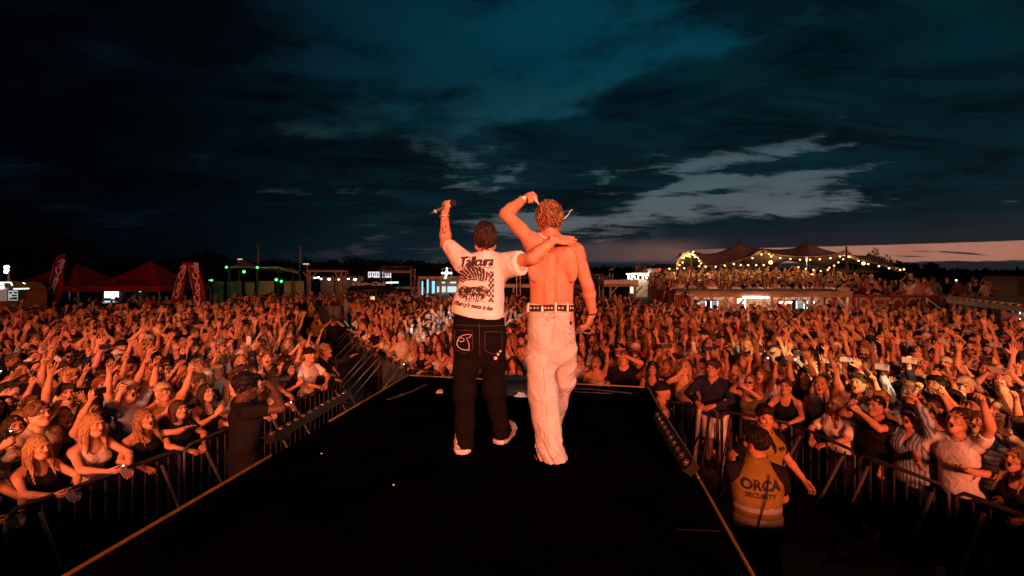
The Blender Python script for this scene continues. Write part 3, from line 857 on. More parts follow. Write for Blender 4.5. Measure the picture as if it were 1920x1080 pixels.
for px in (581, 640):
    p = P(px, 508, 40); mb = MB(); mb.box((p.x, 40, p.z / 2 - .05), (.16, .16, p.z - .1)); mb.build('post', M['wood'], t)
    for s in (-1, 1):
        mb = MB(); mb.beam((p.x + s * .08, 40, p.z - .7), (p.x + s * .6, 40, p.z - .1), .1, .1); mb.build('knee_brace', M['wood'], t)
# far food stalls under flat roofs
t = thing('food_stall', 'low dark food stall with warm lamps behind the umbrella', 'stall', (P(620, 530, 46).x, 46, 0))
a, b2 = P(584, 516, 46), P(672, 517, 46)
mb = MB(); mb.box(((a.x + b2.x) / 2, 47, a.z), (b2.x - a.x, 2.6, .14)); mb.build('roof', M['black'], t)
mb = MB(); mb.box(((a.x + b2.x) / 2, 48, a.z / 2 - .05), (b2.x - a.x - .2, .1, a.z - .2)); mb.build('back_wall', M['plank'], t)
for px in (586, 628, 670):
    p = P(px, 516, 46); mb = MB(); mb.box((p.x, 46, (p.z - .1) / 2), (.1, .1, p.z - .1)); mb.build('post', M['black'], t)
for (px, py, w2, h2, e) in ((591, 521, .35, .16, 'e_white'), (597, 520, .3, .18, 'e_white'), (602, 523, .25, .2, 'e_cool'), (617, 523.5, .3, .2, 'e_warm'), (635, 524, .2, .14, 'e_warm'), (653, 523, .25, .12, 'e_warm'), (666, 524, .4, .2, 'e_warm')):
    p = P(px, py, 46.4); mb = MB(); mb.ball(p, (w2 / 2, .06, h2 / 2), 10, 6); mb.build('lamp', M[e], t, True)

# black umbrella with name
def umbrella(px, py_top, py_rim, half_px, y, label, m, txt=None, name='parasol'):
    top = P(px, py_top, y); rim = P(px, py_rim, y).z; R = half_px / F * y
    t = thing(name, label, 'umbrella', (top.x, y, 0)); n = 8
    pts = [(top.x, y, top.z)]; fs = []
    for k in range(1, 5):
        for i in range(n * 3):
            a = 2 * PI * i / (n * 3); rr = R * k / 4 * (1 - .05 * (i % 3 != 0)); pts.append((top.x + rr * math.cos(a), y + rr * math.sin(a), top.z + (rim - top.z) * (k / 4) ** 1.15))
    m3 = n * 3
    for i in range(m3): fs.append((0, 1 + i, 1 + (i + 1) % m3))
    for k in range(3):
        for i in range(m3): fs.append((1 + k * m3 + i, 1 + (k + 1) * m3 + i, 1 + (k + 1) * m3 + (i + 1) % m3, 1 + k * m3 + (i + 1) % m3))
    mb = MB(); mb.poly(pts, fs); mb.build('canopy', m, t)
    mb = MB()
    for i in range(m3):
        a0, a1 = 2 * PI * i / m3, 2 * PI * (i + 1) / m3
        mb.poly([(top.x + R * math.cos(a) * .98, y + R * math.sin(a) * .98, rim + dz) for a, dz in ((a0, 0), (a1, 0), (a1, -.14), (a0, -.14))], [(0, 1, 2, 3)])
    mb.build('valance', m, t)
    mb = MB(); mb.tube([(top.x, y, 0), (top.x, y, top.z)], .03, 7); mb.build('pole', M['wood'], t)
    if txt:
        q = .55; lettering('printed_name', txt, .52, (top.x + .1, y - R * .62, top.z + (rim - top.z) * .56), (1, 0, 0), (0, .8, .6), M['white_print'], t, depth=.03, shear=.3, bold=.006)
    return t
umbrella(697, 519, 541, 46, 31, 'black parasol printed with a white script name', M['black'], 'Coca-Cola')
for (px, w2, yy, lab) in ((1576, 28, 38, 'cream parasol half hidden behind the terrace pole'), (1624, 22, 37, 'cream parasol standing clear at the end of the terrace')):
    umbrella(px, 497 if px > 1600 else 496, 508, w2, yy, lab, M['cream'])
# lit lantern sign on the parasol pole
t = thing('lantern', 'small yellow lit lantern under the black parasol', 'lantern', P(697.5, 560, 30.5))
mb = MB(); mb.box(P(697.5, 560.5, 30.4), (.28, .2, .32)); mb.build('lit_box', emis('lantern_glow', (1, .72, .22), 1.3), t)
mb = MB(); mb.tube([P(697.5, 555, 30.4), P(697.5, 545, 30.4)], .012, 5); mb.build('hook', M['black'], t)
# bright screen signs and truss gate
t = thing('lit_banner', 'bright white banner sign behind the truss gate', 'sign', (P(712, 520, 44).x, 44, 0))
for k, (a, b2) in enumerate(((690.5, 712.5), (717, 733))):
    p, q = P(a, 509.5, 44), P(b2, 520.5, 44); mb = MB(); mb.box(((p.x + q.x) / 2, 44, (p.z + q.z) / 2), (q.x - p.x, .1, p.z - q.z)); mb.build('lit_panel', emis('banner_glow', (.92, .9, 1.0), 1.0), t)
    for i in range(5):
        mb = MB(); xx = p.x + (q.x - p.x) * (.12 + .18 * i); mb.box((xx, 43.93, (p.z + q.z) / 2 + .05 * (i % 2)), (.09, .02, .34)); mb.build('printed_figure', mat('banner_print', (.16, .14, .22), .6), t)
for px in (691, 733):
    p = P(px, 520, 44); mb = MB(); mb.box((p.x, 44.1, p.z / 2), (.08, .08, p.z)); mb.build('post', M['alu'], t)
t = thing('truss_gate', 'square lattice truss gate with a pale header', 'gate', (P(745, 530, 40).x, 40, 0))
a, b2 = P(716.5, 503.5, 40), P(774.5, 503.5, 40)
for nm, p, q in (('leg', Vector((a.x, 40, 0)), a), ('leg', Vector((b2.x, 40, 0)), b2), ('header_truss', a, b2)):
    mb = MB(); truss(mb, p, q, .34, .03); mb.build(nm, M['alu'], t)
mb = MB(); mb.beam(P(719, 509.5, 40), P(772, 509.5, 40), .03, .22); mb.build('header_board', M['cream'], t)
mb = MB(); p, q = P(724, 530, 44), P(747, 529.5, 44); mb.beam(p, q, .06, .14); t = thing('light_strip', 'greenish white strip light under the gate', 'lamp', (p + q) / 2); mb.build('tube', emis('strip_glow', (.8, 1, .85), 2.2), t)
mb = MB(); mb.tube([(p.x, 44, p.z), (p.x, 44, 0)], .03, 6); mb.build('stand', M['alu'], t)

# brown booth with glowing cross
y = 30.0; t = thing('brown_booth', 'brown timber framed booth with cyan light strips and bright counter', 'booth', (P(830, 540, y).x, y, 0))
a, b2 = P(784, 521, y), P(870, 521, y)
mb = MB(); mb.box(((a.x + b2.x) / 2, y + 1.3, a.z), (b2.x - a.x, 2.6, .2)); mb.build('roof', M['wood'], t)
for px in (785.5, 826, 868):
    p = P(px, 521, y); mb = MB(); mb.box((p.x, y, (p.z - .1) / 2), (.15, .15, p.z - .1)); mb.build('post', M['wood'], t)
mb = MB(); mb.box(((a.x + b2.x) / 2, y + 2.5, (a.z - .1) / 2), (b2.x - a.x - .1, .1, a.z - .1)); mb.build('back_wall', M['grey'], t)
for (px, top, bot, w2) in ((792, 527, 560, .09), (802, 524, 572, .10), (812.5, 527, 552, .18)):
    p, q = P(px, top, y + .2), P(px, bot, y + .2); mb = MB(); mb.box((p.x, y + .2, (p.z + q.z) / 2), (w2, .05, p.z - q.z)); mb.build('light_strip', M['e_cyan'], t)
for (px0, px1) in ((819.5, 835.5), (839, 856)):
    p, q = P(px0, 537, y + 2.2), P(px1, 548, y + 2.2); mb = MB(); mb.box(((p.x + q.x) / 2, y + 2.2, (p.z + q.z) / 2), (q.x - p.x, .05, p.z - q.z)); mb.build('lit_counter', emis('counter_glow', (.75, .92, .92), .9), t)
    p, q = P(px0 + 5, 528.5, y + 2.2), P(px1 - 1, 531, y + 2.2); mb = MB(); mb.box(((p.x + q.x) / 2, y + 2.2, (p.z + q.z) / 2), (q.x - p.x, .05, p.z - q.z)); mb.build('lit_panel', emis('panel_glow', (.95, 1, .85), 1.1), t)
p, q = P(812, 553, y + .6), P(856, 553, y + .6)
mb = MB(); mb.box(((p.x + q.x) / 2, y + .9, p.z - .55), (q.x - p.x, .6, 1.05)); mb.build('counter', mat('blue_counter', (.05, .13, .2), .5), t)
t = thing('cross_sign', 'glowing white four pointed star sign in a square frame', 'sign', P(838, 521, y))
c = P(837.5, 512, y - .05); s = y / F
star = [(0, 10.5), (1.8, 2), (10, 1.2), (10, -1.2), (1.8, -2), (-3, -11), (-5, -10), (-1.8, -2), (-10, -1), (-10, 1.4), (-1.8, 2.4), (-1, 10)]
star = [(1.2, 10.5), (1.6, 2.2), (10, 1.0), (10, -1.0), (1.2, -1.9), (-1.8, -10.5), (-3.6, -10.5), (-2.4, -2), (-10, -1.0), (-10, 1.0), (-1.6, 2.0), (-.6, 10.5)]
mb = MB(); mb.prism([(c.x + x * s, c.y, c.z + z * s) for x, z in star], (0, .04, 0)); mb.build('lit_star', M['e_white'], t)
mb = MB(); q = 8.5 * s
for (ax, az, bx, bz) in ((-1, -1, 1, -1), (1, -1, 1, 1), (1, 1, -1, 1), (-1, 1, -1, -1)): mb.beam((c.x + ax * q, c.y + .1, c.z + az * q), (c.x + bx * q, c.y + .1, c.z + bz * q), .05, .05)
mb.build('frame', M['wood'], t)

# truss booth behind the performers
y = 31.0; t = thing('truss_booth', 'black draped truss booth with a table behind the performers', 'booth', (P(1050, 545, y).x, y, 0))
a, b2 = P(972, 518, y), P(1127, 518, y)
for nm, p, q in (('leg', Vector((a.x, y, 0)), a), ('leg', Vector((b2.x, y, 0)), b2), ('header_truss', a, b2), ('leg', Vector((b2.x - .9, y + 2.2, 0)), b2 + Vector((-.9, 2.2, 0))), ('side_truss', b2, b2 + Vector((-.9, 2.2, 0)))):
    mb = MB(); truss(mb, p, q, .25, .026); mb.build(nm, M['alu'], t)
g = [[(a.x + .2 + (b2.x - a.x - 1.2) * i / 40, y + 2.0 + .06 * math.sin(i * 1.9), .05 + (a.z - .1) * j / 3) for j in range(4)] for i in range(41)]
mb = MB(); mb.sheet(g, (0, .01, 0)); mb.build('drape', M['black'], t, True)
for i in range(7):
    mb = MB(); g = [[P(1062 + 34 * q / 8 + i * 1.0, 528 + i * 4.5 + 7 * math.sin(q / 8 * 2.2 + i), y + 1.85) for q in range(9)]]
    mb.tube(g[0], .045, 4); mb.build('printed_streak', mat('drape_print', (.22, .20, .18), .7), t)
p, q = P(1070, 560, y - .4), P(1102, 560, y - .4)
for (u, v) in ((P(984, 559, y - .4), P(1002, 559, y - .4)), (p, q)):
    mb = MB(); mb.box(((u.x + v.x) / 2, y - .2, u.z), (v.x - u.x, .7, .06)); tb = mb.build('table_top', M['wood'], t)
    for xx in (u.x + .05, v.x - .05):
        mb = MB(); mb.box((xx, y - .45, u.z / 2 - .02), (.06, .06, u.z - .04)); mb.build('table_leg', M['wood'], tb)
# roof lamp frame above
t = thing('roof_light_frame', 'small metal frame with a tilted lamp on the truss booth roof', 'frame', P(1140, 520, y))
mb = MB(); truss(mb, P(1128, 520, y - .3), P(1148, 520, y - .3), .16, .016); mb.tube([P(1149, 524, y - .3), P(1149, 512, y - .3)], .025, 5); mb.build('lattice', M['alu'], t)
mb = MB(); mb.beam(P(1140, 507, y - .3), P(1151, 503.5, y - .3), .1, .03); mb.tube([P(1143, 519, y - .3), P(1143, 512, y - .3)], .03, 5); mb.build('lamp_arm', M['alu'], t)

# white canopy and tattoo booth
y = 29.0; t = thing('white_canopy', 'flat white canopy on braced posts beside the tattoo booth', 'canopy', (P(1165, 540, y).x, y, 0))
a, b2 = P(1132.5, 529, y), P(1197, 529, y)
mb = MB(); mb.box(((a.x + b2.x) / 2, y + 1.2, a.z), (b2.x - a.x, 2.4, .26)); mb.build('roof', M['white'], t)
mb = MB(); mb.box(((a.x + b2.x) / 2, y - .02, a.z - .22), (b2.x - a.x, .05, .14)); mb.build('fascia', M['wood'], t)
for px in (1145, 1191):
    p = P(px, 535, y); mb = MB(); mb.box((p.x, y + .1, p.z / 2), (.13, .13, p.z)); mb.build('post', M['wood'], t)
    mb = MB(); mb.beam((p.x + .05, y + .1, p.z - .55), (p.x + .5, y + .1, p.z - .03), .08, .08); mb.build('knee_brace', M['wood'], t)
y = 30.0; t = thing('tattoo_booth', 'bright white tattoo booth with glowing letters on its roof', 'booth', (P(1205, 540, y).x, y, 0))
a, b2 = P(1196, 524, y), P(1216, 524, y)
mb = MB(); mb.box(((a.x + b2.x) / 2, y + 1.2, a.z / 2), (b2.x - a.x, 2.0, a.z)); mb.build('wall', mat('booth_wall', (.62, .56, .45), .7, emit=(1, .85, .6), estr=.10), t)
lettering('letter', 'TATTOO', .50, P(1203.5, 518.6, y - .05), (1, 0, 0), (0, 0, 1), M['e_warm'], t, depth=.02, bold=.01)
mb = MB(); mb.tube([P(1184.5, 513.5, y + .1), P(1219, 513.5, y + .1)], .05, 6); mb.build('bulb_row', M['e_warm'], t)
mb = MB(); mb.tube([P(1184.5, 513.5, y + .1), P(1184.5, 523, y + .1)], .04, 6); mb.build('bulb_row', M['e_warm'], t)
for i in range(9):
    mb = MB(); mb.ball(P(1197 + i * 2.7, 514.5 + (i % 2), y - .1), .055, 8, 6); mb.build('bulb', M['e_warm'], t, True)
mb = MB(); mb.box(P(1186, 542, y), (.30, .05, .55)); mb.build('lit_window', emis('booth_window_glow', (1, .85, .6), 1.2), t)
mb = MB(); mb.beam(P(1199, 556, y - .3), P(1215, 542, y - .3), .05, .05); mb.build('hand_rail', M['white'], t)

# ================================================================== terrace, bar and banner
def terr_z(x, y): return 0.95 + (y - 22.4) * 0.078
tx0, tx1 = 6.9, 27.0
mb = MB(); mb.prism([(tx0, 22.4, .002), (tx1, 22.4, .002), (tx1 + 3, 40, .002), (tx0 + 2.2, 40, .002)], (0, 0, .001))
mb.v[4:] = [(x, y, terr_z(x, y)) for x, y, z in mb.v[4:]]
tag(mb.build('terrace', M['sand']), kind='structure')

def plank_fence(name, label, a, b, h, z0=0.0, w=.16, m=None, jag=.03, cat='fence', seed=1):
    a, b = Vector((a[0], a[1], z0)), Vector((b[0], b[1], z0)); d = b - a; L = d.length; d.normalize(); n = Vector((-d.y, d.x, 0))
    t = thing(name, label, cat, (a + b) / 2); k = int(L / w); rn = random.Random(seed)
    ww = L / k; me = MB(); me.beam((-(ww * .47), 0, h / 2), (ww * .47, 0, h / 2), .025, h); mesh = me.mesh('plank', m or M['plank'])
    ang = math.atan2(d.y, d.x)
    for i in range(k):
        o = child('plank', mesh, t, a + d * (ww * (i + .5)) + n * rn.uniform(-.006, .006) - t.location); o.rotation_euler.z = ang; o.scale.z = 1 + rn.uniform(-jag, jag)
    for zz in (h * .2, h * .82):
        mb = MB(); mb.beam(a + n * .04 + Vector((0, 0, zz)), b + n * .04 + Vector((0, 0, zz)), .04, .09); mb.build('rail', M['plank'], t)
    return t
M['graffiti'] = None
def graffiti_mat():
    m = mat('painted_plank', (.30, .25, .22), .85); nt = m.node_tree; b = nt.nodes['Principled BSDF']
    tc = nt.nodes.new('ShaderNodeTexCoord'); gn = nt.nodes.new('ShaderNodeNewGeometry')
    n = nt.nodes.new('ShaderNodeTexNoise'); n.inputs['Scale'].default_value = 2.3; n.inputs['Detail'].default_value = 2; n.inputs['Distortion'].default_value = 2.2
    nt.links.new(gn.outputs['Position'], n.inputs['Vector'])
    n2 = nt.nodes.new('ShaderNodeTexNoise'); n2.inputs['Scale'].default_value = 9; nt.links.new(tc.outputs['Object'], n2.inputs['Vector'])
    base = rgbmix(nt, X(nt, n2.outputs[0]).ss(.35, .65), (.36, .30, .26), (.20, .15, .12))
    nt.links.new(rgbmix(nt, X(nt, n.outputs[0]).ss(.50, .54), base, (.34, .035, .02)), b.inputs['Base Color']); return m
M['graffiti'] = graffiti_mat()
# fence left of the bar, seen end on
fy = 27.5
plank_fence('plank_fence', 'tall grey plank fence at the terrace corner by the tattoo booth', (P(1216, 500, 29.5).x, 29.5), (P(1238, 505, 27.0).x, 27.0), 3.0, seed=2)
plank_fence('plank_fence', 'plank fence splashed with red paint beside the bar', (P(1222, 540, 26.5).x, 26.5), (P(1268, 545, 22.2).x, 22.2), 2.25, m=M['graffiti'], seed=3)
plank_fence('plank_fence', 'short red and white painted plank wall at the bar corner', (P(1268, 545, 22.1).x, 22.1), (P(1294, 550, 21.4).x, 21.4), 2.15, m=M['graffiti'], seed=4)
# lit cabin on terrace corner
t = thing('terrace_kiosk', 'small white kiosk with a red sign at the terrace corner', 'kiosk', (P(1232, 508, 29).x, 29, terr_z(0, 29)))
p = P(1231, 510, 29); mb = MB(); mb.box((p.x, 29.6, 2.45), (.42, 1.0, 2.0)); mb.build('cabin', M['white'], t)
mb = MB(); mb.box(P(1237.5, 508, 29.0), (.09, .06, .5)); mb.build('red_sign', M['e_red'], t)
mb = MB(); g_ = [P(1223, 503.5, 29), P(1243, 495, 29.2), P(1276, 500, 29), P(1262, 503, 28.6)]
mb.prism(g_, (0, 1.6, .0)); mb.build('awning', M['black'], t)

# bar
y = 20.5
bar = thing('bar', 'long timber festival bar with lit fridges and red menu signs', 'bar', (P(1440, 560, y).x, y, 0))
a, b2 = P(1291, 550, y), P(1596, 557, y)
zr = 2.22; xa, xb = a.x, b2.x
mb = MB(); mb.prism([(xa, y - .05, zr), (xb, y - .05, zr), (xb + .4, y + 2.0, zr + .1), (xa - .05, y + 2.0, zr + .1)], (0, 0, .06)); mb.build('roof', M['plank'], bar)
mb = MB(); mb.beam((xa, y - .07, zr - .06), (xb, y - .07, zr - .06), .05, .17); mb.build('front_beam', M['wood'], bar)
mb = MB(); mb.beam((xa - .02, y - .1, zr + .075), (xb + .02, y - .1, zr + .075), .05, .05); mb.build('roof_edge', M['wood'], bar)
for i in range(19):
    xx = xa + (xb - xa) * (i + .5) / 19; mb = MB(); mb.beam((xx, y - .12, zr + .02), (xx, y + .6, zr + .02), .05, .05); mb.build('rafter_end', M['wood'], bar)
for px in (1297, 1378, 1446, 1520, 1592):
    p = P(px, 560, y); mb = MB(); mb.box((p.x, y, (zr - .15) / 2), (.13, .13, zr - .15)); mb.build('post', M['wood'], bar)
    for s in ((1,) if px < 1300 else (-1,) if px > 1590 else (-1, 1)):
        mb = MB(); mb.beam((p.x + s * .07, y, zr - .62), (p.x + s * .48, y, zr - .16), .08, .08); mb.build('knee_brace', M['wood'], bar)
rn = random.Random(4)
k = 46; ww = (xb - xa) / k; me = MB(); me.box((0, 0, 1.07), (ww * .94, .03, 2.1)); pm = {}
for i in range(k):
    mm = rn.choice(['graffiti', 'wood', 'wood', 'plank']); 
    if mm not in pm: pm[mm] = me.mesh('wall_plank', M[mm])
    child('wall_plank', pm[mm], bar, Vector((xa + ww * (i + .5), y + 1.8, 0)) - bar.location)
mb = MB(); mb.box(((xa + xb) / 2, y + .55, .55), (xb - xa - .3, .5, 1.1)); mb.build('counter', M['plank'], bar)
def fridge(x0, x1, y0p, y1p, yy, parent):
    p, q = P(x0, y0p, yy), P(x1, y1p, yy); w2, h2 = q.x - p.x, p.z - q.z; cx_, cz_ = (p.x + q.x) / 2, (p.z + q.z) / 2
    mb = MB(); mb.box((cx_, yy + .32, cz_), (w2 + .08, .5, h2 + .08)); f = mb.build('fridge', M['black'], parent)
    mb = MB(); mb.box((cx_, yy + .055, cz_), (w2, .02, h2)); mb.build('lit_door', emis('fridge_glow', (.55, .80, .92), .55), f)
    mb = MB()
    for r in range(4):
        zz = cz_ - h2 / 2 + h2 * (r + .12) / 4; mb.box((cx_, yy + .035, zz), (w2, .012, .02))
        for c in range(5): mb.box((cx_ - w2 / 2 + w2 * (c + .5) / 5, yy + .03, zz + h2 * .085), (w2 * .11, .015, h2 * .14))
    mb.build('bottles', mat('bottle_print', (.10, .12, .12), .3), f); f.children[-1]['kind'] = 'stuff'
    for s in (-1, 1):
        mb = MB(); mb.box((cx_ + s * w2 * .49, yy + .02, cz_), (.025, .02, h2)); mb.build('light_tube', M['e_cool'], f)
fridge(1310, 1324, 564.5, 574, y + 1.2, bar); fridge(1333.5, 1346, 564.5, 584, y + 1.2, bar); fridge(1494, 1508.5, 564.5, 579, y + 1.2, bar); fridge(1514, 1527, 564.5, 580, y + 1.2, bar)
def red_sign(x0, x1, y0p, y1p, yy, parent, txt, neon=False):
    p, q = P(x0, y0p, yy), P(x1, y1p, yy); w2, h2 = q.x - p.x, p.z - q.z; cx_, cz_ = (p.x + q.x) / 2, (p.z + q.z) / 2
    mb = MB(); mb.box((cx_, yy + .05, cz_), (w2, .06, h2)); f = mb.build('menu_sign', emis('red_menu_glow', (1, .10, .05), .55), parent)
    if txt: lettering('letter', txt, min(w2 * .42, .34), (cx_, yy, cz_ + h2 * .22), (1, 0, 0), (0, 0, 1), M['e_white'], f, depth=.012, shear=.3, bold=.01)
    for r in range(3):
        mb = MB(); mb.box((cx_, yy + .015, cz_ - h2 * (.05 + .14 * r)), (w2 * .7, .01, h2 * .05)); mb.build('print_line', mat('red_print', (.2, .01, .01), .6), f)
    if neon:
        for s in (-1, 1):
            mb = MB(); mb.box((cx_ + s * w2 * .5, yy, cz_), (.04, .04, h2)); mb.build('light_tube', M['e_warm'], f)
        mb = MB(); mb.box((cx_, yy, cz_ + h2 * .5), (w2, .04, .04)); mb.build('light_tube', M['e_warm'], f)
red_sign(1365, 1377, 560, 578, y + 1.4, bar, None); red_sign(1380, 1397, 561.5, 578, y + 1.2, bar, 'OST', True)
red_sign(1453.5, 1468, 562, 584, y + 1.2, bar, 'OST'); red_sign(1470, 1485.5, 562, 585, y + 1.2, bar, 'OST')
for (u, v) in ((1393, 1434), (1437, 1442)):
    p, q = P(u, 558, y - .15), P(v, 558, y - .15); mb = MB(); mb.beam(p, q, .05, .06); mb.build('light_tube', M['e_warm'], bar)
for px in (1410, 1475, 1330, 1550):
    d = bpy.data.lights.new('bar_lamp', 'POINT'); d.energy = 45; d.color = (1, .72, .48); d.shadow_soft_size = .1
    o = bpy.data.objects.new('bar_lamp', d); COL.objects.link(o); o.location = Vector((P(px, 558, y).x, y + .75, 1.98)) - bar.location; o.parent = bar

# terrace front wall and banner
y = 22.1
p, q = P(1545, 553, y), P(1760, 552, y)
t = thing('festival_banner', 'long red banner with big pale SANDSTOCK lettering on the terrace front', 'banner', ((p.x + q.x) / 2, y, 0))
g = [[(p.x + (q.x - p.x) * i / 40, y - .03 + .015 * math.sin(i * 1.1 + j), 1.02 + (2.06 - 1.02) * j / 4) for j in range(5)] for i in range(41)]
mb = MB(); mb.sheet(g, (0, .006, 0)); mb.build('fabric', mat('banner_red', (.30, .030, .030), .8, vary=.2, bscale=2), t, True)
lt = text_mesh('SANDSTOCK', 1.0, .006, 0, .012)
xs = [v.co.x for v in lt.vertices]; ys = [v.co.y for v in lt.vertices]
w0, h0 = max(xs) - min(xs), max(ys) - min(ys); W_, H_ = P(1741, 0, y).x - P(1546, 0, y).x, .84
lt.transform(Matrix.Translation(Vector((P(1643.5, 0, y).x, y - .062, 1.56)) - t.location) @ Matrix.Rotation(PI / 2, 4, 'X') @ Matrix.Diagonal((W_ / w0, H_ / h0, 1, 1)) @ Matrix.Translation((-(max(xs) + min(xs)) / 2, -(max(ys) + min(ys)) / 2, 0)))
lt.materials.append(mat('banner_letter', (.36, .33, .32), .8, vary=.2, bscale=6)); o = bpy.data.objects.new('lettering', lt); COL.objects.link(o); o.parent = t
plank_fence('terrace_wall', 'plank wall holding up the terrace below the red banner', (xb + .1, y + .12), (q.x + 1.6, y + .12), 2.08, w=.2, cat='wall', seed=6)
plank_fence('terrace_wall', 'plank wall holding up the terrace behind the bar', (xa - .3, y + .6), (xb, y + .6), 1.7, w=.25, cat='wall', seed=7)
# steps down beside the banner
t = thing('wooden_steps', 'wooden steps with pale handrail between banner and second bar', 'steps', (P(1795, 590, 20).x, 20, 0))
for i in range(6):
    mb = MB(); mb.box((P(1795, 590, 20).x, 19.2 + i * .3, .1 + i * .17), (1.3, .32, .05)); mb.build('tread', M['plank'], t)
for s in (-.65, .65):
    xx = P(1795, 590, 20).x + s
    mb = MB(); mb.tube([(xx, 19.1, 1.05), (xx, 20.8, 2.0)], .03, 6)
    for i in range(4): mb.tube([(xx, 19.1 + i * .55, .05), (xx, 19.1 + i * .55, 1.05 + i * .31)], .025, 5)
    mb.build('hand_rail', M['white'], t)

# second bar on the right, running towards the stage
A, B = Vector((16.3, 17.0, 0)), Vector((13.7, 11.0, 0)); d = (B - A).normalized(); n = Vector((-d.y, d.x, 0)); n = n if n.x > 0 else -n
t = thing('bar', 'second timber bar with a deep plank roof and bright drinks fridge', 'bar', (A + B) / 2); z2 = 2.22
mb = MB(); mb.prism([A + Vector((0, 0, z2)), B + Vector((0, 0, z2)), B + n * 1.9 + Vector((0, 0, z2 + .08)), A + n * 1.9 + Vector((0, 0, z2 + .08))], (0, 0, .05)); mb.build('roof', M['plank'], t)
mb = MB(); mb.beam(A + Vector((0, 0, z2 - .08)) - n * .03, B + Vector((0, 0, z2 - .08)) - n * .03, .05, .17); mb.build('front_beam', M['wood'], t)
L = (B - A).length
for i in range(16):
    p = A + d * (L * (i + .5) / 16) + Vector((0, 0, z2 + .03)); mb = MB(); mb.beam(p - n * .08, p + n * .5, .06, .06); mb.build('rafter_end', M['wood'], t)
for q in (.08, .55, .97):
    p = A + d * L * q; mb = MB(); mb.box((p.x, p.y, (z2 - .17) / 2), (.14, .14, z2 - .17)); mb.build('post', M['wood'], t)
    mb = MB(); mb.beam(p + d * .07 + Vector((0, 0, z2 - .65)), p + d * .5 + Vector((0, 0, z2 - .17)), .08, .08); mb.build('knee_brace', M['wood'], t)
me = MB(); me.box((0, 0, 1.05), (.14, .03, 2.1)); pm = me.mesh('wall_plank', M['plank']); ang = math.atan2(d.y, d.x)
for i in range(int(L / .15)):
    o = child('wall_plank', pm, t, A + d * (.075 + i * .15) + n * 1.7 - t.location); o.rotation_euler.z = ang
mb = MB(); mb.beam(A + n * .5 + Vector((0, 0, .55)), B + n * .5 + Vector((0, 0, .55)), .4, 1.1); mb.build('counter', M['plank'], t)
fridge(1902, 1914, 581, 599, 15.6, t)
# pale container far right, small flood lamp, wooden pole
t = thing('container', 'pale container standing in the dark beyond the second bar', 'container', (P(1912, 530, 30).x, 30, 0))
mb = MB(); p = P(1904, 518, 30); mb.box((p.x + 1.1, 31, p.z / 2), (2.2, 2.2, p.z)); mb.build('shell', M['cream'], t)
for i in range(12):
    mb = MB(); mb.box((p.x + .1 + i * .18, 29.88, p.z / 2), (.07, .03, p.z - .2)); mb.build('rib', M['cream'], t)
t = thing('lamp_post', 'small bright lamp on a pole above the terrace end', 'lamp', (P(1791, 530, 27).x, 27, 0)); p = P(1791.5, 525.5, 27)
mb = MB(); mb.tube([(p.x, 27, 0), (p.x, 27, p.z)], .03, 6); mb.build('post', M['black'], t); mb = MB(); mb.ball(p + Vector((0, -.05, 0)), .05, 10, 6); mb.build('bulb', M['e_bulb'], t, True)
t = thing('timber_post', 'stout timber post standing at the end of the terrace', 'post', (P(1708, 540, 27).x, 27, 0)); p = P(1708, 514, 27)
mb = MB(); mb.tube([(p.x, 27, 0), (p.x, 27, p.z)], .09, 9); mb.build('shaft', M['wood'], t); mb = MB(); mb.tube([(p.x, 27, p.z), (p.x, 27, p.z + .04)], .10, 9); mb.build('cap', M['wood'], t)

# ================================================================== big stretch tent with bulb strings
FR = [(1268, 500), (1275, 477), (1296, 470), (1310, 482), (1322, 499), (1345, 499), (1380, 491), (1405, 482), (1430, 467), (1450, 476), (1480, 480), (1515, 481), (1550, 480), (1572, 474), (1587, 466), (1605, 484), (1640, 493), (1690, 504)]
RD = [(1268, 492), (1280, 473), (1300, 470), (1320, 474), (1345, 471), (1365, 463), (1378, 455), (1385, 449), (1392, 455), (1405, 461), (1430, 465), (1460, 466), (1490, 463), (1506, 455), (1513, 449), (1520, 455), (1535, 462), (1560, 470), (1580, 474), (1600, 477), (1640, 477), (1660, 486), (1690, 504)]
BK = [(1268, 501), (1300, 500), (1330, 497), (1400, 499), (1450, 500), (1475, 488), (1500, 493), (1550, 505), (1570, 499), (1587, 490), (1620, 500), (1690, 506)]
big = stretch_tent('stretch_tent', 'wide two peaked stretch tent with bulb strings over the terrace', FR, RD, BK, 26.5, 31.0, 37.0, M['tent'],
    [(1296, 468, 26.4, 1.2), (1430, 465, 26.4, 1.25), (1587, 464, 26.4, 1.25), (1385, 451, 31, 1.6), (1513, 451, 31, 1.6), (1275, 476, 27, 1.2), (1462, 482, 34, 1.7), (1590, 480, 31, 1.6)], 110, 16)
def guy(a, b):
    mb = MB(); mb.tube([a, b], .018, 4); mb.build('guy_rope', M['rubber'], big)
guy(P(1275, 476, 27), P(1223, 520, 25.5)); guy(P(1322, 499, 26.5), P(1278, 545, 22.6)); guy(P(1345, 499, 26.5), P(1270, 548, 22.4)); guy(P(1690, 504, 26.6), P(1735, 545, 24))
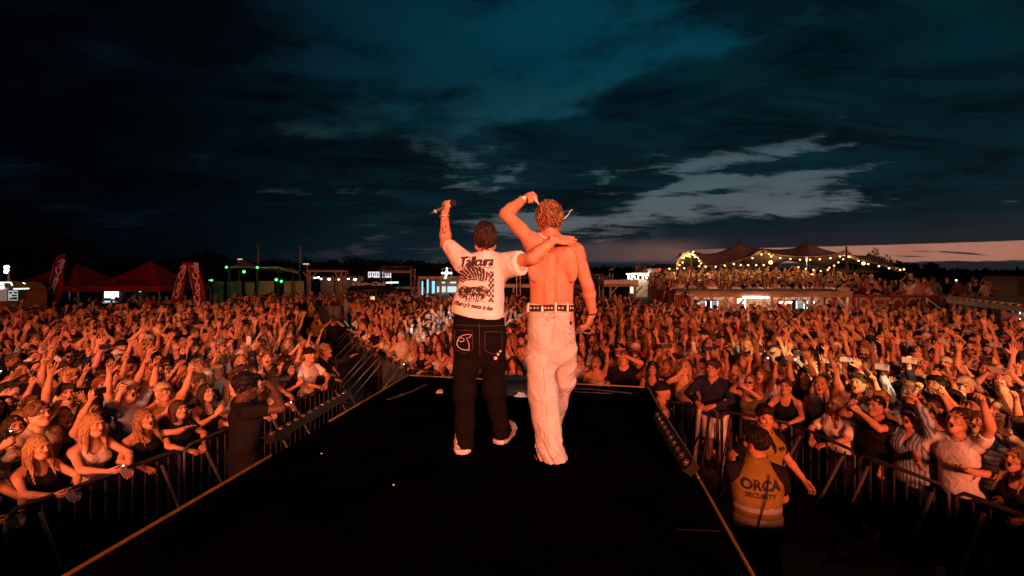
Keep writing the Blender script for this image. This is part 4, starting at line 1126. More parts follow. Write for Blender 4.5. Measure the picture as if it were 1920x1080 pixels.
BULBS = [[(1274, 497), (1280, 492), (1282, 484), (1284, 478), (1289, 480), (1293, 481), (1297, 476), (1300, 472), (1303, 482), (1311, 489), (1314, 494)],
    [(1255, 504), (1270, 503.5), (1283, 503), (1311, 499), (1323, 500), (1342, 500), (1359, 498), (1376, 495), (1389, 497), (1403, 497), (1418, 497), (1432, 497)],
    [(1411, 484), (1428, 477), (1446, 481), (1463, 484), (1482, 485.5), (1500, 487), (1519, 487), (1537, 486), (1557, 484), (1575, 481)],
    [(1497, 501), (1511, 504), (1525, 506), (1539, 508), (1552, 506), (1555, 502), (1564, 498), (1572, 492), (1581, 486), (1591, 482)],
    [(1610, 489), (1628, 495), (1648, 499), (1667, 503), (1688, 506), (1695, 505)]]
BL = ['warm bulb string round the flap at the tattoo booth end of the terrace tent', 'warm bulb string along the low front of the terrace tent', 'warm bulb string between the two raised poles of the terrace tent',
      'warm bulb string sagging from the raised pole over the terrace crowd', 'warm bulb string running down beside the parasols']
bm = MB(); bm.ball((0, 0, 0), .044, 10, 7); BULB = bm.mesh('bulb', M['e_bulb'], smooth=True)
bs = MB(); bs.tube([(0, 0, .05), (0, 0, .13)], .022, 6); SOCK = bs.mesh('socket', M['rubber'])
for i, st in enumerate(BULBS):
    yy = (26.2, 25.8, 26.0, 30.0, 26.0)[i]; pts = [P(px, py, yy) for px, py in st]
    t = thing('string_lights', BL[i], 'string lights', pts[0])
    cp = []
    for u, v in zip(pts[:-1], pts[1:]): cp += [u + Vector((0, 0, .13)), u.lerp(v, .5) + Vector((0, 0, .09))]
    mb = MB(); mb.tube(cp + [pts[-1] + Vector((0, 0, .13))], .012, 4); mb.build('cable', M['rubber'], t)
    for p in pts:
        b = child('bulb', BULB, t, p - t.location); child('socket', SOCK, b, (0, 0, 0))
    for p in pts[1::3]:
        d = bpy.data.lights.new('bulb_light', 'POINT'); d.energy = 10; d.color = (1, .58, .22); d.shadow_soft_size = .08
        o = bpy.data.objects.new('bulb_light', d); COL.objects.link(o); o.location = p + Vector((0, .12, -.1)) - t.location; o.parent = t
# big bulb
p = P(1445, 492, 27.5); t = thing('pendant_lamp', 'single large warm lamp hanging under the terrace tent', 'lamp', p)
mb = MB(); mb.ball(p, .11, 12, 8); mb.build('bulb', M['e_bulb'], t, True); mb = MB(); mb.tube([p, p + Vector((0, 0, .6))], .012, 4); mb.build('cord', M['rubber'], t)
p2 = P(1619, 494, 29); t = thing('pendant_lamp', 'single large warm lamp hanging above a cream parasol', 'lamp', p2)
mb = MB(); mb.ball(p2, .10, 12, 8); mb.build('bulb', M['e_bulb'], t, True); mb = MB(); mb.tube([p2, p2 + Vector((0, 0, .5))], .012, 4); mb.build('cord', M['rubber'], t)
for (px, yy, e) in ((1298, 27.5, 150), (1440, 28.2, 100), (1510, 31, 190), (1595, 28.0, 70), (1400, 30, 50)):
    d = bpy.data.lights.new('tent_lamp', 'POINT'); d.energy = e; d.color = (1, .58, .24); d.shadow_soft_size = .12
    o = bpy.data.objects.new('tent_lamp', d); COL.objects.link(o); o.location = P(px, 481 if px != 1510 else 487, yy)

# ================================================================== trees
def leaf_crown(n, rx, ry, rz, seed, size=.22, clumps=26):
    rn = np.random.default_rng(seed)
    cc = rn.normal(size=(clumps, 3)); cc /= np.linalg.norm(cc, axis=1)[:, None]; cc *= (rn.random((clumps, 1)) ** .4) * .85
    cc[:, 2] *= .8; cr = .16 + .20 * rn.random(clumps)
    k = rn.integers(0, clumps, n); v = rn.normal(size=(n, 3)); v /= np.linalg.norm(v, axis=1)[:, None]
    p = (cc[k] + v * (cr[k] * rn.random(n) ** .35)[:, None]) * np.array([rx, ry, rz])
    a = rn.normal(size=(n, 3)); a /= np.linalg.norm(a, axis=1)[:, None]; b = np.cross(a, rn.normal(size=(n, 3))); b /= np.linalg.norm(b, axis=1)[:, None]
    s = size * (.6 + .8 * rn.random((n, 1)))
    V = np.stack([p - a * s, p + b * s * .5, p + a * s, p - b * s * .5], 1).reshape(-1, 3)
    return V, np.arange(4 * n).reshape(-1, 4), cc * np.array([rx, ry, rz])
TREES = []
for s in range(4):
    V, Q, cc = leaf_crown(2600, 1, 1, .8, 40 + s, .055)
    crown = np_mesh('crown', V + np.array([0, 0, 1.35]), Q, [M['leaf']], smooth=False)
    mb = MB(); mb.tube([(0, 0, 0), (.02, 0, .4), (0, .02, .8), (0, 0, 1.3)], [.07, .055, .045, .02], 7)
    for c in cc[:9]: mb.tube([(0, 0, .55 + .1 * random.random()), (c[0] * .5, c[1] * .5, 1.0 + c[2] * .3), (c[0], c[1], 1.35 + c[2])], [.028, .02, .008], 5)
    TREES.append((crown, mb.mesh('trunk', M['bark'])))
def tree(px, py_top, y, wpx, label, k, group=None):
    p = P(px, py_top, y); t = thing('tree', label, 'tree', (p.x, y, 0), group)
    for nm, me in zip(('crown', 'trunk'), TREES[k]):
        o = child(nm, me, t); o.scale = (wpx / F * y / 2, wpx / F * y / 2, p.z / 2.1)
    t.rotation_euler.z = px * .7
TL = [(18, 392, 46, 170), (95, 425, 50, 150), (165, 470, 58, 130), (240, 478, 70, 150), (330, 474, 70, 110), (385, 463, 66, 90), (440, 480, 74, 90), (520, 485, 80, 120), (600, 480, 90, 110), (660, 478, 90, 120), (715, 480, 90, 110), (775, 486, 96, 100), (845, 482, 96, 110)]
TW = ['tallest black tree behind the food trailer', 'dark tree rising behind the leaning feather flag', 'dark tree behind the red tents', 'low dark tree between the two red tents', 'dark tree behind the inverted V of flags',
      'rounded dark tree beside the green lamps', 'dark tree behind the green lamp tent', 'dark tree between the two flag poles', 'dark tree behind the pergola', 'dark tree behind the black parasol', 'dark tree behind the truss gate', 'dark tree between gate and brown booth', 'dark tree behind the glowing star sign']
for i, (px, py, y, w2) in enumerate(TL): tree(px, py, y, w2, TW[i], i % 4, 'dark trees on the horizon')
tree(1642, 462, 44, 46, 'sparse tree sticking up behind the terrace tent end', 1); tree(1706, 480, 46, 100, 'bushy dark tree beyond the bulb string end', 2); tree(1590, 476, 48, 60, 'dark tree behind the terrace parasols', 3)
# far-off wood along the horizon
rn = np.random.default_rng(5); VV, QQ = [], []
for i in range(150):
    px = -200 + i * 16 + rn.uniform(-6, 6); y = rn.uniform(150, 230)
    hpx = (12 + 9 * rn.random()) if px < 900 else (5 + 5 * rn.random()) if px < 1250 else (2 + 4 * rn.random())
    V, Q, _ = leaf_crown(90, 3.2 + 2 * rn.random(), 3, 1, 300 + i, 1.0, 8)
    top = CAMZ + hpx * y / F; V[:, 2] = top * (.55 + .45 * V[:, 2]); V[:, 0] += (px - CX) / F * y; V[:, 1] += y
    QQ.append(Q + sum(len(v) for v in VV)); VV.append(V)
# solid undergrowth
me = np_mesh('woods', np.concatenate(VV), np.concatenate(QQ), [M['leaf']], smooth=False)
tag(child('far_woods', me, None), 'dark far-off wood lining the horizon', 'woods', kind='stuff')
mb = MB()
pts = [(-420 + i * 12, 205 + 8 * math.sin(i * .7), 0) for i in range(70)]
g = [[(x, y, 0) , (x, y, 4.6 + 1.2 * math.sin(x * .21) * math.sin(x * .083) - (2.2 if x > 60 else 0)), (x, y + 14, 0)] for x, y, _ in pts]
mb.sheet(g, (0, .5, 0)); tag(mb.build('hills', M['leaf']), kind='structure')

# ================================================================== people: implicit bodies meshed once per pose
def surf_nets(Fv, o, h):
    s = Fv < 0; nx, ny, nz = Fv.shape
    c = np.zeros((nx - 1, ny - 1, nz - 1), np.int8)
    offs = [(i, j, k) for i in (0, 1) for j in (0, 1) for k in (0, 1)]
    for i, j, k in offs: c += s[i:nx - 1 + i, j:ny - 1 + j, k:nz - 1 + k]
    mix = (c > 0) & (c < 8); I = np.argwhere(mix); n = len(I)
    idx = np.full(mix.shape, -1, np.int64); idx[mix] = np.arange(n)
    co = {q: Fv[I[:, 0] + q[0], I[:, 1] + q[1], I[:, 2] + q[2]] for q in offs}
    acc = np.zeros((n, 3)); cnt = np.zeros(n)
    for a in offs:
        for ax in range(3):
            if a[ax]: continue
            b = list(a); b[ax] = 1; b = tuple(b)
            fa, fb = co[a], co[b]; x = (fa < 0) != (fb < 0)
            t = np.where(x, fa / np.where(x, fa - fb, 1), 0)
            p = np.tile(np.array(a, float), (n, 1)); p[:, ax] += t
            acc += p * x[:, None]; cnt += x
    V = (I + acc / cnt[:, None]) * h + np.asarray(o)
    quads = []
    for ax in range(3):
        u, v = (ax + 1) % 3, (ax + 2) % 3
        sl0 = [slice(None)] * 3; sl1 = [slice(None)] * 3
        sl0[ax] = slice(0, -1); sl1[ax] = slice(1, None)
        d = s[tuple(sl0)] != s[tuple(sl1)]
        E = np.argwhere(d)
        E = E[(E[:, u] > 0) & (E[:, v] > 0) & (E[:, u] < Fv.shape[u] - 1) & (E[:, v] < Fv.shape[v] - 1)]
        if not len(E): continue
        def cell(du, dv):
            q = E.copy(); q[:, u] -= du; q[:, v] -= dv; return idx[q[:, 0], q[:, 1], q[:, 2]]
        q = np.stack([cell(1, 1), cell(0, 1), cell(0, 0), cell(1, 0)], 1)
        flip = ~s[E[:, 0], E[:, 1], E[:, 2]]
        q[flip] = q[flip][:, ::-1]; quads.append(q)
    return V, np.concatenate(quads)


class G:
    """sample grid"""
    def __init__(s, lo, hi, h):
        s.o = np.asarray(lo, float); s.h = h; s.n = np.ceil((np.asarray(hi, float) - s.o) / h).astype(int) + 1
        ax = [s.o[i] + h * np.arange(s.n[i]) for i in range(3)]
        s.x, s.y, s.z = ax[0][:, None, None], ax[1][None, :, None], ax[2][None, None, :]

    def net(s, f): return surf_nets(np.broadcast_to(f, tuple(s.n)), s.o, s.h)


def smin(a, b, k):
    h = np.clip(.5 + .5 * (b - a) / k, 0, 1); return b + (a - b) * h - k * h * (1 - h)


def rcone(g, a, b, ra, rb):
    a = np.asarray(a, float); b = np.asarray(b, float); d = b - a; L2 = max(d @ d, 1e-9)
    px, py, pz = g.x - a[0], g.y - a[1], g.z - a[2]
    t = np.clip((px * d[0] + py * d[1] + pz * d[2]) / L2, 0, 1)
    return np.sqrt((px - t * d[0]) ** 2 + (py - t * d[1]) ** 2 + (pz - t * d[2]) ** 2) - (ra + (rb - ra) * t)


def ell(g, c, r):
    k = np.sqrt(((g.x - c[0]) / r[0]) ** 2 + ((g.y - c[1]) / r[1]) ** 2 + ((g.z - c[2]) / r[2]) ** 2)
    return (k - 1) * min(r)


def loft(g, tab, grow=0.0, lean=0.0, p=2.0):
    """torso from rows z, half width, half depth, y offset[, x offset]"""
    t = np.asarray(tab, float); z = g.z
    w = np.interp(z, t[:, 0], t[:, 1]) + grow; d = np.interp(z, t[:, 0], t[:, 2]) + grow; yo = np.interp(z, t[:, 0], t[:, 3]) - lean * np.maximum(z - .95, 0)
    xo = np.interp(z, t[:, 0], t[:, 4]) if t.shape[1] > 4 else 0
    k = (np.abs((g.x - xo) / w) ** p + np.abs((g.y - yo) / d) ** p) ** (1 / p)
    f = (k - 1) * np.minimum(w, d)
    return np.maximum(f, np.maximum(t[0, 0] - grow - z, z - t[-1, 0] - grow) + 0 * f)


def wob(g, amp, s=1.0, ph=0.0):
    return amp * (np.sin(17 * s * g.x + 9 * s * g.z + ph) * np.cos(13 * s * g.z - 6 * s * g.y + 1.7 * ph) + .6 * np.sin(31 * s * g.z + 14 * s * g.x - 11 * s * g.y + ph))


MALE = [(.80, .10, .08, .01), (.86, .165, .105, .012), (.95, .172, .118, .010), (1.05, .152, .105, 0), (1.12, .148, .102, -.002), (1.25, .168, .115, -.004), (1.35, .172, .114, .002), (1.42, .128, .082, .010), (1.47, .085, .062, .012), (1.52, .055, .055, .008)]
FEM = [(.80, .10, .085, .012), (.86, .172, .112, .014), (.95, .172, .116, .012), (1.05, .136, .096, 0), (1.12, .126, .090, -.002), (1.25, .142, .100, -.004), (1.35, .146, .096, .002), (1.42, .108, .074, .010), (1.47, .070, .056, .012), (1.52, .048, .050, .008)]

# ---- heads -------------------------------------------------------
def make_head(fem, mouth, h=.0058):
    g = G((-.10, -.135, -.17), (.10, .125, .15), h)
    w = .93 if fem else 1.0
    f = ell(g, (0, .014, .030), (.076 * w, .096, .098))
    f = smin(f, ell(g, (0, -.022, -.030), (.060 * w, .072, .082)), .03)
    f = smin(f, rcone(g, (0, -.062, -.098), (0, -.070, -.088), .024 if fem else .028, .024), .028)
    for s in (-1, 1):
        f = smin(f, rcone(g, (s * .056 * w, .0, -.055), (s * .02, -.055, -.098), .020 if fem else .026, .020), .03)
        f = smin(f, ell(g, (s * .040 * w, -.066, -.018), (.026, .022, .022)), .02)
    f = smin(f, rcone(g, (-.032, -.082, .036), (.032, -.082, .036), .014, .014), .015)
    for s in (-1, 1):
        f = -smin(-f, ell(g, (s * .031, -.106, .013), (.019, .022, .0125)), .008)
        f = smin(f, ell(g, (s * .031, -.0805, .012), (.0135, .0125, .0105)), .003)
    f = smin(f, rcone(g, (0, -.088, .022), (0, -.108, -.022), .0085, .0125), .010)
    for s in (-1, 1): f = smin(f, ell(g, (s * .011, -.098, -.026), (.009, .010, .007)), .006)
    if mouth == 'open':
        f = smin(f, rcone(g, (0, -.062, -.112), (0, -.068, -.104), .026, .022), .02)
        f = -smin(-f, ell(g, (0, -.100, -.066), (.019, .034, .0175)), .005)
    elif mouth == 'smile':
        for s in (-1, 1): f = smin(f, ell(g, (s * .034, -.074, -.040), (.02, .016, .018)), .015)
        f = -smin(-f, ell(g, (0, -.106, -.056), (.024, .018, .0065)), .004)
    else:
        f = smin(f, ell(g, (0, -.088, -.050), (.021, .011, .006)), .006); f = smin(f, ell(g, (0, -.086, -.062), (.018, .011, .006)), .006)
    for s in (-1, 1):
        e = ell(g, (s * .077 * w, .012, -.004), (.010, .020, .031)); f = smin(f, e, .008)
    f = smin(f, rcone(g, (0, .022, -.05), (0, .034, -.17), .054 if not fem else .045, .056 if not fem else .047), .03)
    V, Q = g.net(f)
    c = V[Q].mean(1); ax = np.abs(c[:, 0]); mi = np.zeros(len(Q), int)
    fr = c[:, 1] < -.066
    ey = ((ax - .031) / .0135) ** 2 + ((c[:, 2] - .012) / .0085) ** 2 < 1; mi[ey & fr] = 1
    br = (ax > .014) & (ax < .047) & (np.abs(c[:, 2] - (.034 - .15 * np.abs(ax - .03))) < .0048) & fr; mi[br] = 3
    if mouth == 'open':
        r = ((c[:, 0]) / .026) ** 2 + ((c[:, 2] + .066) / .025) ** 2; mi[(r < 1) & fr] = 2; mi[((c[:, 0] / .0175) ** 2 + ((c[:, 2] + .066) / .017) ** 2 < 1) & (c[:, 1] < -.05) & (c[:, 1] > -.092)] = 4
    elif mouth == 'smile':
        r = ((c[:, 0]) / .029) ** 2 + ((c[:, 2] + .056) / .013) ** 2; mi[(r < 1) & fr] = 2
        t = ((c[:, 0]) / .023) ** 2 + ((c[:, 2] + .056) / .006) ** 2; mi[(t < 1) & fr] = 5
    else:
        r = ((c[:, 0]) / .025) ** 2 + ((c[:, 2] + .056) / .012) ** 2; mi[(r < 1) & fr] = 2
    return V, Q, mi
M['teeth'] = mat('teeth', (.75, .70, .62), .35)
BODY_MATS = [M['skin'], M['eye'], M['lip'], M['brow'], M['mouth'], M['teeth']]
HEADS = {(f, m): make_head(f, m) for f in (0, 1) for m in ('calm', 'open', 'smile')}

# ---- hands (right hand, fingers +z, palm -y, thumb +x) --------------
def make_hand(curl, spread=.10, thumb=.6, h=.0062, tcurl=.2):
    g = G((-.11, -.13, -.045), (.12, .05, .225), h)
    f = rcone(g, (0, 0, -.04), (0, 0, .012), .026, .025)
    pal = ell(g, (0, -.002, .052), (.044, .0165, .052)); f = smin(f, pal, .02)
    xs = (.031, .0105, -.0105, -.030); ls = (.070, .078, .072, .057)
    for i in range(4):
        p = np.array([xs[i], 0, .088 - .005 * abs(i - 1)]); c = curl[i]; sp = (1.2 - i) * spread; a = 0.0
        f = smin(f, rcone(g, (xs[i] * .8, 0, .055), p, .013, .0108), .008)
        for k, (q, cc) in enumerate(zip((.46, .30, .24), (.75, 1.0, .7))):
            a += c * cc; d = np.array([math.sin(sp) * math.cos(a), -math.sin(a), math.cos(a) * math.cos(sp)]); e = p + d * ls[i] * q
            f = np.minimum(f, rcone(g, p, e, .0102 - .0010 * k, .0095 - .0011 * k)); p = e
    p = np.array([.026, -.006, .022]); d1 = np.array([math.sin(thumb), -.25, math.cos(thumb)]); d1 /= np.linalg.norm(d1)
    e = p + d1 * .044; f = smin(f, rcone(g, p, e, .0165, .012), .012)
    d2 = np.array([math.sin(thumb - tcurl), -.25 - tcurl, math.cos(thumb - tcurl)]); d2 /= np.linalg.norm(d2)
    f = np.minimum(f, rcone(g, e, e + d2 * .042, .0115, .0088))
    return g.net(f)
HANDS = {'open': make_hand((.12, .08, .1, .16), .16, .75), 'relax': make_hand((.35, .45, .55, .6), .06, .45), 'fist': make_hand((1.5, 1.55, 1.55, 1.5), .0, .15, tcurl=.9),
         'point': make_hand((.05, 1.4, 1.5, 1.5), .05, .2, tcurl=.9), 'grip': make_hand((.75, .85, .9, .95), .04, .55, tcurl=.5), 'peace': make_hand((.05, .05, 1.45, 1.45), .22, .2, tcurl=.9),
         'flat': make_hand((.05, .04, .05, .08), .03, .35)}

def ik(S, T, l1, l2, pole):
    S, T = np.asarray(S, float), np.asarray(T, float); d = T - S; L = np.linalg.norm(d); L = min(L, (l1 + l2) * .995); d = d / np.linalg.norm(d); T = S + d * L
    a = (l1 * l1 - l2 * l2 + L * L) / (2 * L); h = math.sqrt(max(l1 * l1 - a * a, 1e-6))
    pole = np.asarray(pole, float); q = pole - d * (pole @ d); q /= np.linalg.norm(q) + 1e-9
    return S + d * a + q * h, T

def rotm(yaw, pitch, roll=0.0):
    return np.array((Matrix.Rotation(yaw, 3, 'Z') @ Matrix.Rotation(pitch, 3, 'X') @ Matrix.Rotation(roll, 3, 'Y')))

def hand_xf(side, fore, W, E, kind, palm, bend=0.0):
    V, Q = HANDS[kind]; V = V.copy(); Q = Q.copy()
    if side > 0: V[:, 0] *= -1; Q = Q[:, ::-1]
    z = (W - E); z /= np.linalg.norm(z)
    if bend is not None and np.ndim(bend): z = np.asarray(bend, float); z = z / np.linalg.norm(z)
    n = np.asarray(palm, float); n = n - z * (n @ z); n /= np.linalg.norm(n) + 1e-9
    yv = -n; xv = np.cross(yv, z); R = np.stack([xv, yv, z], 1)
    return V @ R.T + W, Q, R

class Pose:
    def __init__(s, fem, R=None, L=None, head=(0, 0, 0), lean=0.0, mouth='calm', words='', phone=None, barrier=False):
        s.fem, s.lean, s.head, s.mouth, s.words, s.phone, s.barrier = fem, lean, head, mouth, words, phone, barrier
        s.tab = FEM if fem else MALE
        s.sh = .160 if fem else .186; s.l1, s.l2 = (.265, .235) if fem else (.285, .255)
        s.arms = {}
        for side, a in ((-1, R), (1, L)):
            a = a or {}
            S = np.array([side * s.sh, .010 - lean * .45, 1.385])
            t = np.array(a.get('t', (side * .27, -.06, .93)), float)
            if t[2] > 1.5: S += np.array([-side * .014, 0, .045])
            t[1] -= lean * max(t[2] - .95, 0) * 0
            E, W = ik(S, t, s.l1, s.l2, a.get('pole', (side * .5, .8, -.4)))
            s.arms[side] = dict(S=S, E=E, W=W, hand=a.get('hand', 'relax'), palm=np.array(a.get('palm', (-side, -.1, 0)), float), bend=a.get('bend'))
        s.hc = np.array([0, -.018 - lean * .62, 1.637 if not fem else 1.632]); s.cache = {}

    def limb(s, g, grow=0.0, fem=0):
        pass

    def body(s, h=.0165):
        a = s.arms; pts = np.array([q[k] for q in a.values() for k in 'SEW'])
        lo = np.minimum(pts.min(0) - .09, (-.25, -.24, -.01)); hi = np.maximum(pts.max(0) + .09, (.25, .20, 1.60)); hi[2] = max(hi[2], 1.6)
        g = G(lo, hi, h); k = .88 if s.fem else 1.0
        f = loft(g, s.tab, 0, s.lean)
        f = smin(f, rcone(g, (0, .012 - s.lean * .5, 1.44), s.hc + (0, .035, -.10), .050 if s.fem else .060, .045 if s.fem else .054), .035)
        if s.fem:
            for q in (-1, 1): f = smin(f, ell(g, (q * .070, -.088 - s.lean * .32, 1.268), (.068, .056, .062)), .03)
        else:
            for q in (-1, 1): f = smin(f, ell(g, (q * .078, -.070 - s.lean * .36, 1.31), (.085, .05, .06)), .04)
        for q, A in a.items():
            f = smin(f, rcone(g, (q * .025, .022 - s.lean * .5, 1.50), A['S'] * (.86, 1, 1) + (0, 0, .022), .040 * k, .036 * k), .03)
            f = smin(f, rcone(g, A['S'] * (.80, 1, 1), A['S'], .056 * k, .055 * k), .05)
            f = smin(f, rcone(g, A['S'], A['E'], .053 * k, .042 * k), .035)
            m = A['E'] * .75 + A['W'] * .25
            f = smin(f, rcone(g, A['E'], m, .040 * k, .043 * k), .02); f = smin(f, rcone(g, m, A['W'], .043 * k, .027 * k), .02)
        for q in (-1, 1):
            hip, kn, an = (q * .090, .008, .88), (q * .098, -.012, .50), (q * .100, .015, .09)
            f = smin(f, rcone(g, hip, kn, .088, .058), .04); f = smin(f, rcone(g, kn, (q * .10, .02, .36), .056, .058), .03); f = smin(f, rcone(g, (q * .10, .02, .36), an, .058, .038), .03)
            f = smin(f, rcone(g, (q * .102, .03, .045), (q * .115, -.13, .035), .042, .034), .03)
        return g.net(f)

    def full(s, h=.0165):
        """skin mesh: body, head and hands in one mesh"""
        V, Q = s.body(h); Vs, Qs, Ms = [V], [Q], [np.zeros(len(Q), int)]; n = len(V)
        HV, HQ, HM = HEADS[(s.fem, s.mouth)]; R = rotm(*s.head); s.R = R
        Vs.append(HV @ R.T + s.hc); Qs.append(HQ + n); Ms.append(HM); n += len(HV)
        for q, A in s.arms.items():
            V2, Q2, A['R'] = hand_xf(q, None, A['W'], A['E'], A['hand'], A['palm'], A['bend']); sc = .93 if s.fem else 1.0
            V2 = (V2 - A['W']) * sc + A['W']
            Vs.append(V2); Qs.append(Q2 + n); Ms.append(np.zeros(len(Q2), int)); n += len(V2)
        return np.concatenate(Vs), np.concatenate(Qs), np.concatenate(Ms)

    def top(s, kind, h=.0165, extra=0.0):
        a = s.arms; el = {q: A['S'] + (A['E'] - A['S']) for q, A in a.items()}
        hem = {'tee': .90, 'shirt': .86, 'tank': .95, 'crop': 1.10, 'halter': 1.02, 'dress': .62, 'hoodie': .87, 'bikini': 1.205, 'blouse': .95, 'vest': .93}[kind]
        pts = np.array([q[k] for q in a.values() for k in 'SEW'])
        lo = np.minimum(pts.min(0) - .11, (-.29, -.27, hem - .04)); hi = np.maximum(pts.max(0) + .11, (.29, .24, 1.54)); lo[2] = min(lo[2], hem - .04)
        if kind in ('tank', 'crop', 'halter', 'bikini', 'dress', 'vest'): lo = np.array([-.27, -.27 - s.lean * .5, hem - .04]); hi = np.array([.27, .24, 1.54])
        g = G(lo, hi, h); gr = .020 if kind in ('tee', 'shirt', 'hoodie', 'blouse', 'vest') else .010
        if kind == 'hoodie': gr = .032
        gr += extra
        tab = [list(r) for r in s.tab]
        if kind in ('tee', 'shirt', 'hoodie', 'blouse', 'vest'):
            for r in tab:
                if r[0] < 1.2: r[1] = max(r[1], (.158 if not s.fem else .140)); r[2] = max(r[2], .112)
        if kind == 'dress': tab = [[.50, .26, .20, 0], [.62, .24, .19, 0]] + tab[2:]
        else: tab = [[.60, .18, .13, .01]] + [t for t in tab if t[0] > .9]
        f = loft(g, tab, gr, s.lean)
        if s.fem:
            for q in (-1, 1): f = smin(f, ell(g, (q * .070, -.090 - s.lean * .32, 1.268), (.072 + gr, .058 + gr, .064 + gr)), .05 if kind not in ('bikini',) else .02)
        else:
            for q in (-1, 1): f = smin(f, ell(g, (q * .078, -.070 - s.lean * .36, 1.31), (.085 + gr, .05 + gr, .06 + gr)), .05)
        k = .9 if s.fem else 1.0
        if kind in ('tee', 'shirt', 'hoodie', 'blouse'):
            for q, A in a.items():
                d = A['E'] - A['S']
                f = smin(f, rcone(g, (q * .045, .020 - s.lean * .5, 1.475), A['S'] * (.9, 1, 1) + (0, 0, .015), .050 * k, .052 * k), .03)
                f = smin(f, rcone(g, A['S'] * (.78, 1, 1) , A['S'], .066 * k, .064 * k), .04)
                if kind in ('tee', 'blouse'):
                    e = A['S'] + d * (.62 if kind == 'tee' else .8); sl = rcone(g, A['S'], e, .064 * k, .064 * k if kind == 'tee' else .072)
                    dn = d / np.linalg.norm(d); cut = (g.x - e[0]) * dn[0] + (g.y - e[1]) * dn[1] + (g.z - e[2]) * dn[2]
                    f = smin(f, np.maximum(sl, cut), .03)
                else:
                    e = A['E'] + (A['W'] - A['E']) * (.92 if kind == 'hoodie' else .80)
                    f = smin(f, rcone(g, A['S'], A['E'], .070 * k, .056 * k), .03); f = smin(f, rcone(g, A['E'], e, .056 * k, .042 * k), .02)
        f = f + wob(g, .0035 if kind not in ('tee', 'shirt', 'hoodie', 'blouse') else .006)
        nk = s.hc
        if kind in ('tee', 'hoodie'): cutter = rcone(g, (0, -.02 - s.lean * .55, 1.49), (0, -.05 - s.lean * .6, 1.62), .078, .12)
        elif kind in ('shirt', 'vest'): cutter = np.minimum(rcone(g, (0, -.01 - s.lean * .55, 1.50), (0, -.03 - s.lean * .6, 1.62), .074, .11), rcone(g, (0, -.16 - s.lean * .4, 1.30), (0, -.08 - s.lean * .55, 1.50), .016, .062))
        elif kind == 'blouse': cutter = rcone(g, (0, -.17 - s.lean * .4, 1.33), (0, -.03 - s.lean * .6, 1.55), .030, .115)
        elif kind == 'halter': cutter = np.maximum(-1, np.minimum(rcone(g, (0, .10, 1.34), (0, .16, 1.56), .10, .16), np.minimum(rcone(g, (-.20, -.05 - s.lean * .5, 1.31), (-.13, -.05 - s.lean * .5, 1.56), .062, .085), rcone(g, (.20, -.05 - s.lean * .5, 1.31), (.13, -.05 - s.lean * .5, 1.56), .062, .085))))
        elif kind == 'bikini': cutter = np.maximum(-1, 1.325 - g.z + 0 * f); cutter = -cutter * 0 + (-(g.z - 1.325)) * -1; cutter = -(g.z - 1.325) + 0 * f; cutter = np.where(g.z > 1.325, -.01, .5) + 0 * f
        else: cutter = np.minimum(np.minimum(rcone(g, (0, -.10 - s.lean * .5, 1.40), (0, -.04 - s.lean * .6, 1.56), .075, .10), rcone(g, (0, .12 - s.lean * .5, 1.40), (0, .10 - s.lean * .5, 1.56), .06, .09)), np.minimum(rcone(g, (-.215, 0 - s.lean * .5, 1.30), (-.20, 0 - s.lean * .5, 1.56), .055, .085), rcone(g, (.215, 0 - s.lean * .5, 1.30), (.20, 0 - s.lean * .5, 1.56), .055, .085)))
        f = np.maximum(f, -cutter); f = np.maximum(f, hem - g.z + .008 * np.sin(14 * g.x + 5 * g.y) + 0 * f)
        return g.net(f)

def make_legs(kind, h=.018):
    g = G((-.34, -.24, -.01), (.34, .24, 1.04), h); tab = [r for r in MALE]
    f = loft(g, [[.78, .12, .10, .01], [.86, .168, .112, .012], [.95, .174, .120, .01], [1.02, .165, .112, 0]], .012)
    end = {'trousers': .05, 'shorts': .50, 'skirt': .52}[kind]
    if kind == 'skirt': f = smin(f, loft(g, [[.50, .25, .19, 0], [.80, .20, .14, .01], [.95, .18, .125, .01]], .008), .03)
    else:
        for q in (-1, 1):
            f = smin(f, rcone(g, (q * .092, .008, .88), (q * .102, -.01, .50), .100, .082), .03)
            if kind == 'trousers': f = smin(f, rcone(g, (q * .102, -.01, .50), (q * .104, .015, .07), .082, .070), .03)
    f = f + wob(g, .005); f = np.maximum(f, end - g.z + 0 * f)
    return g.net(f)

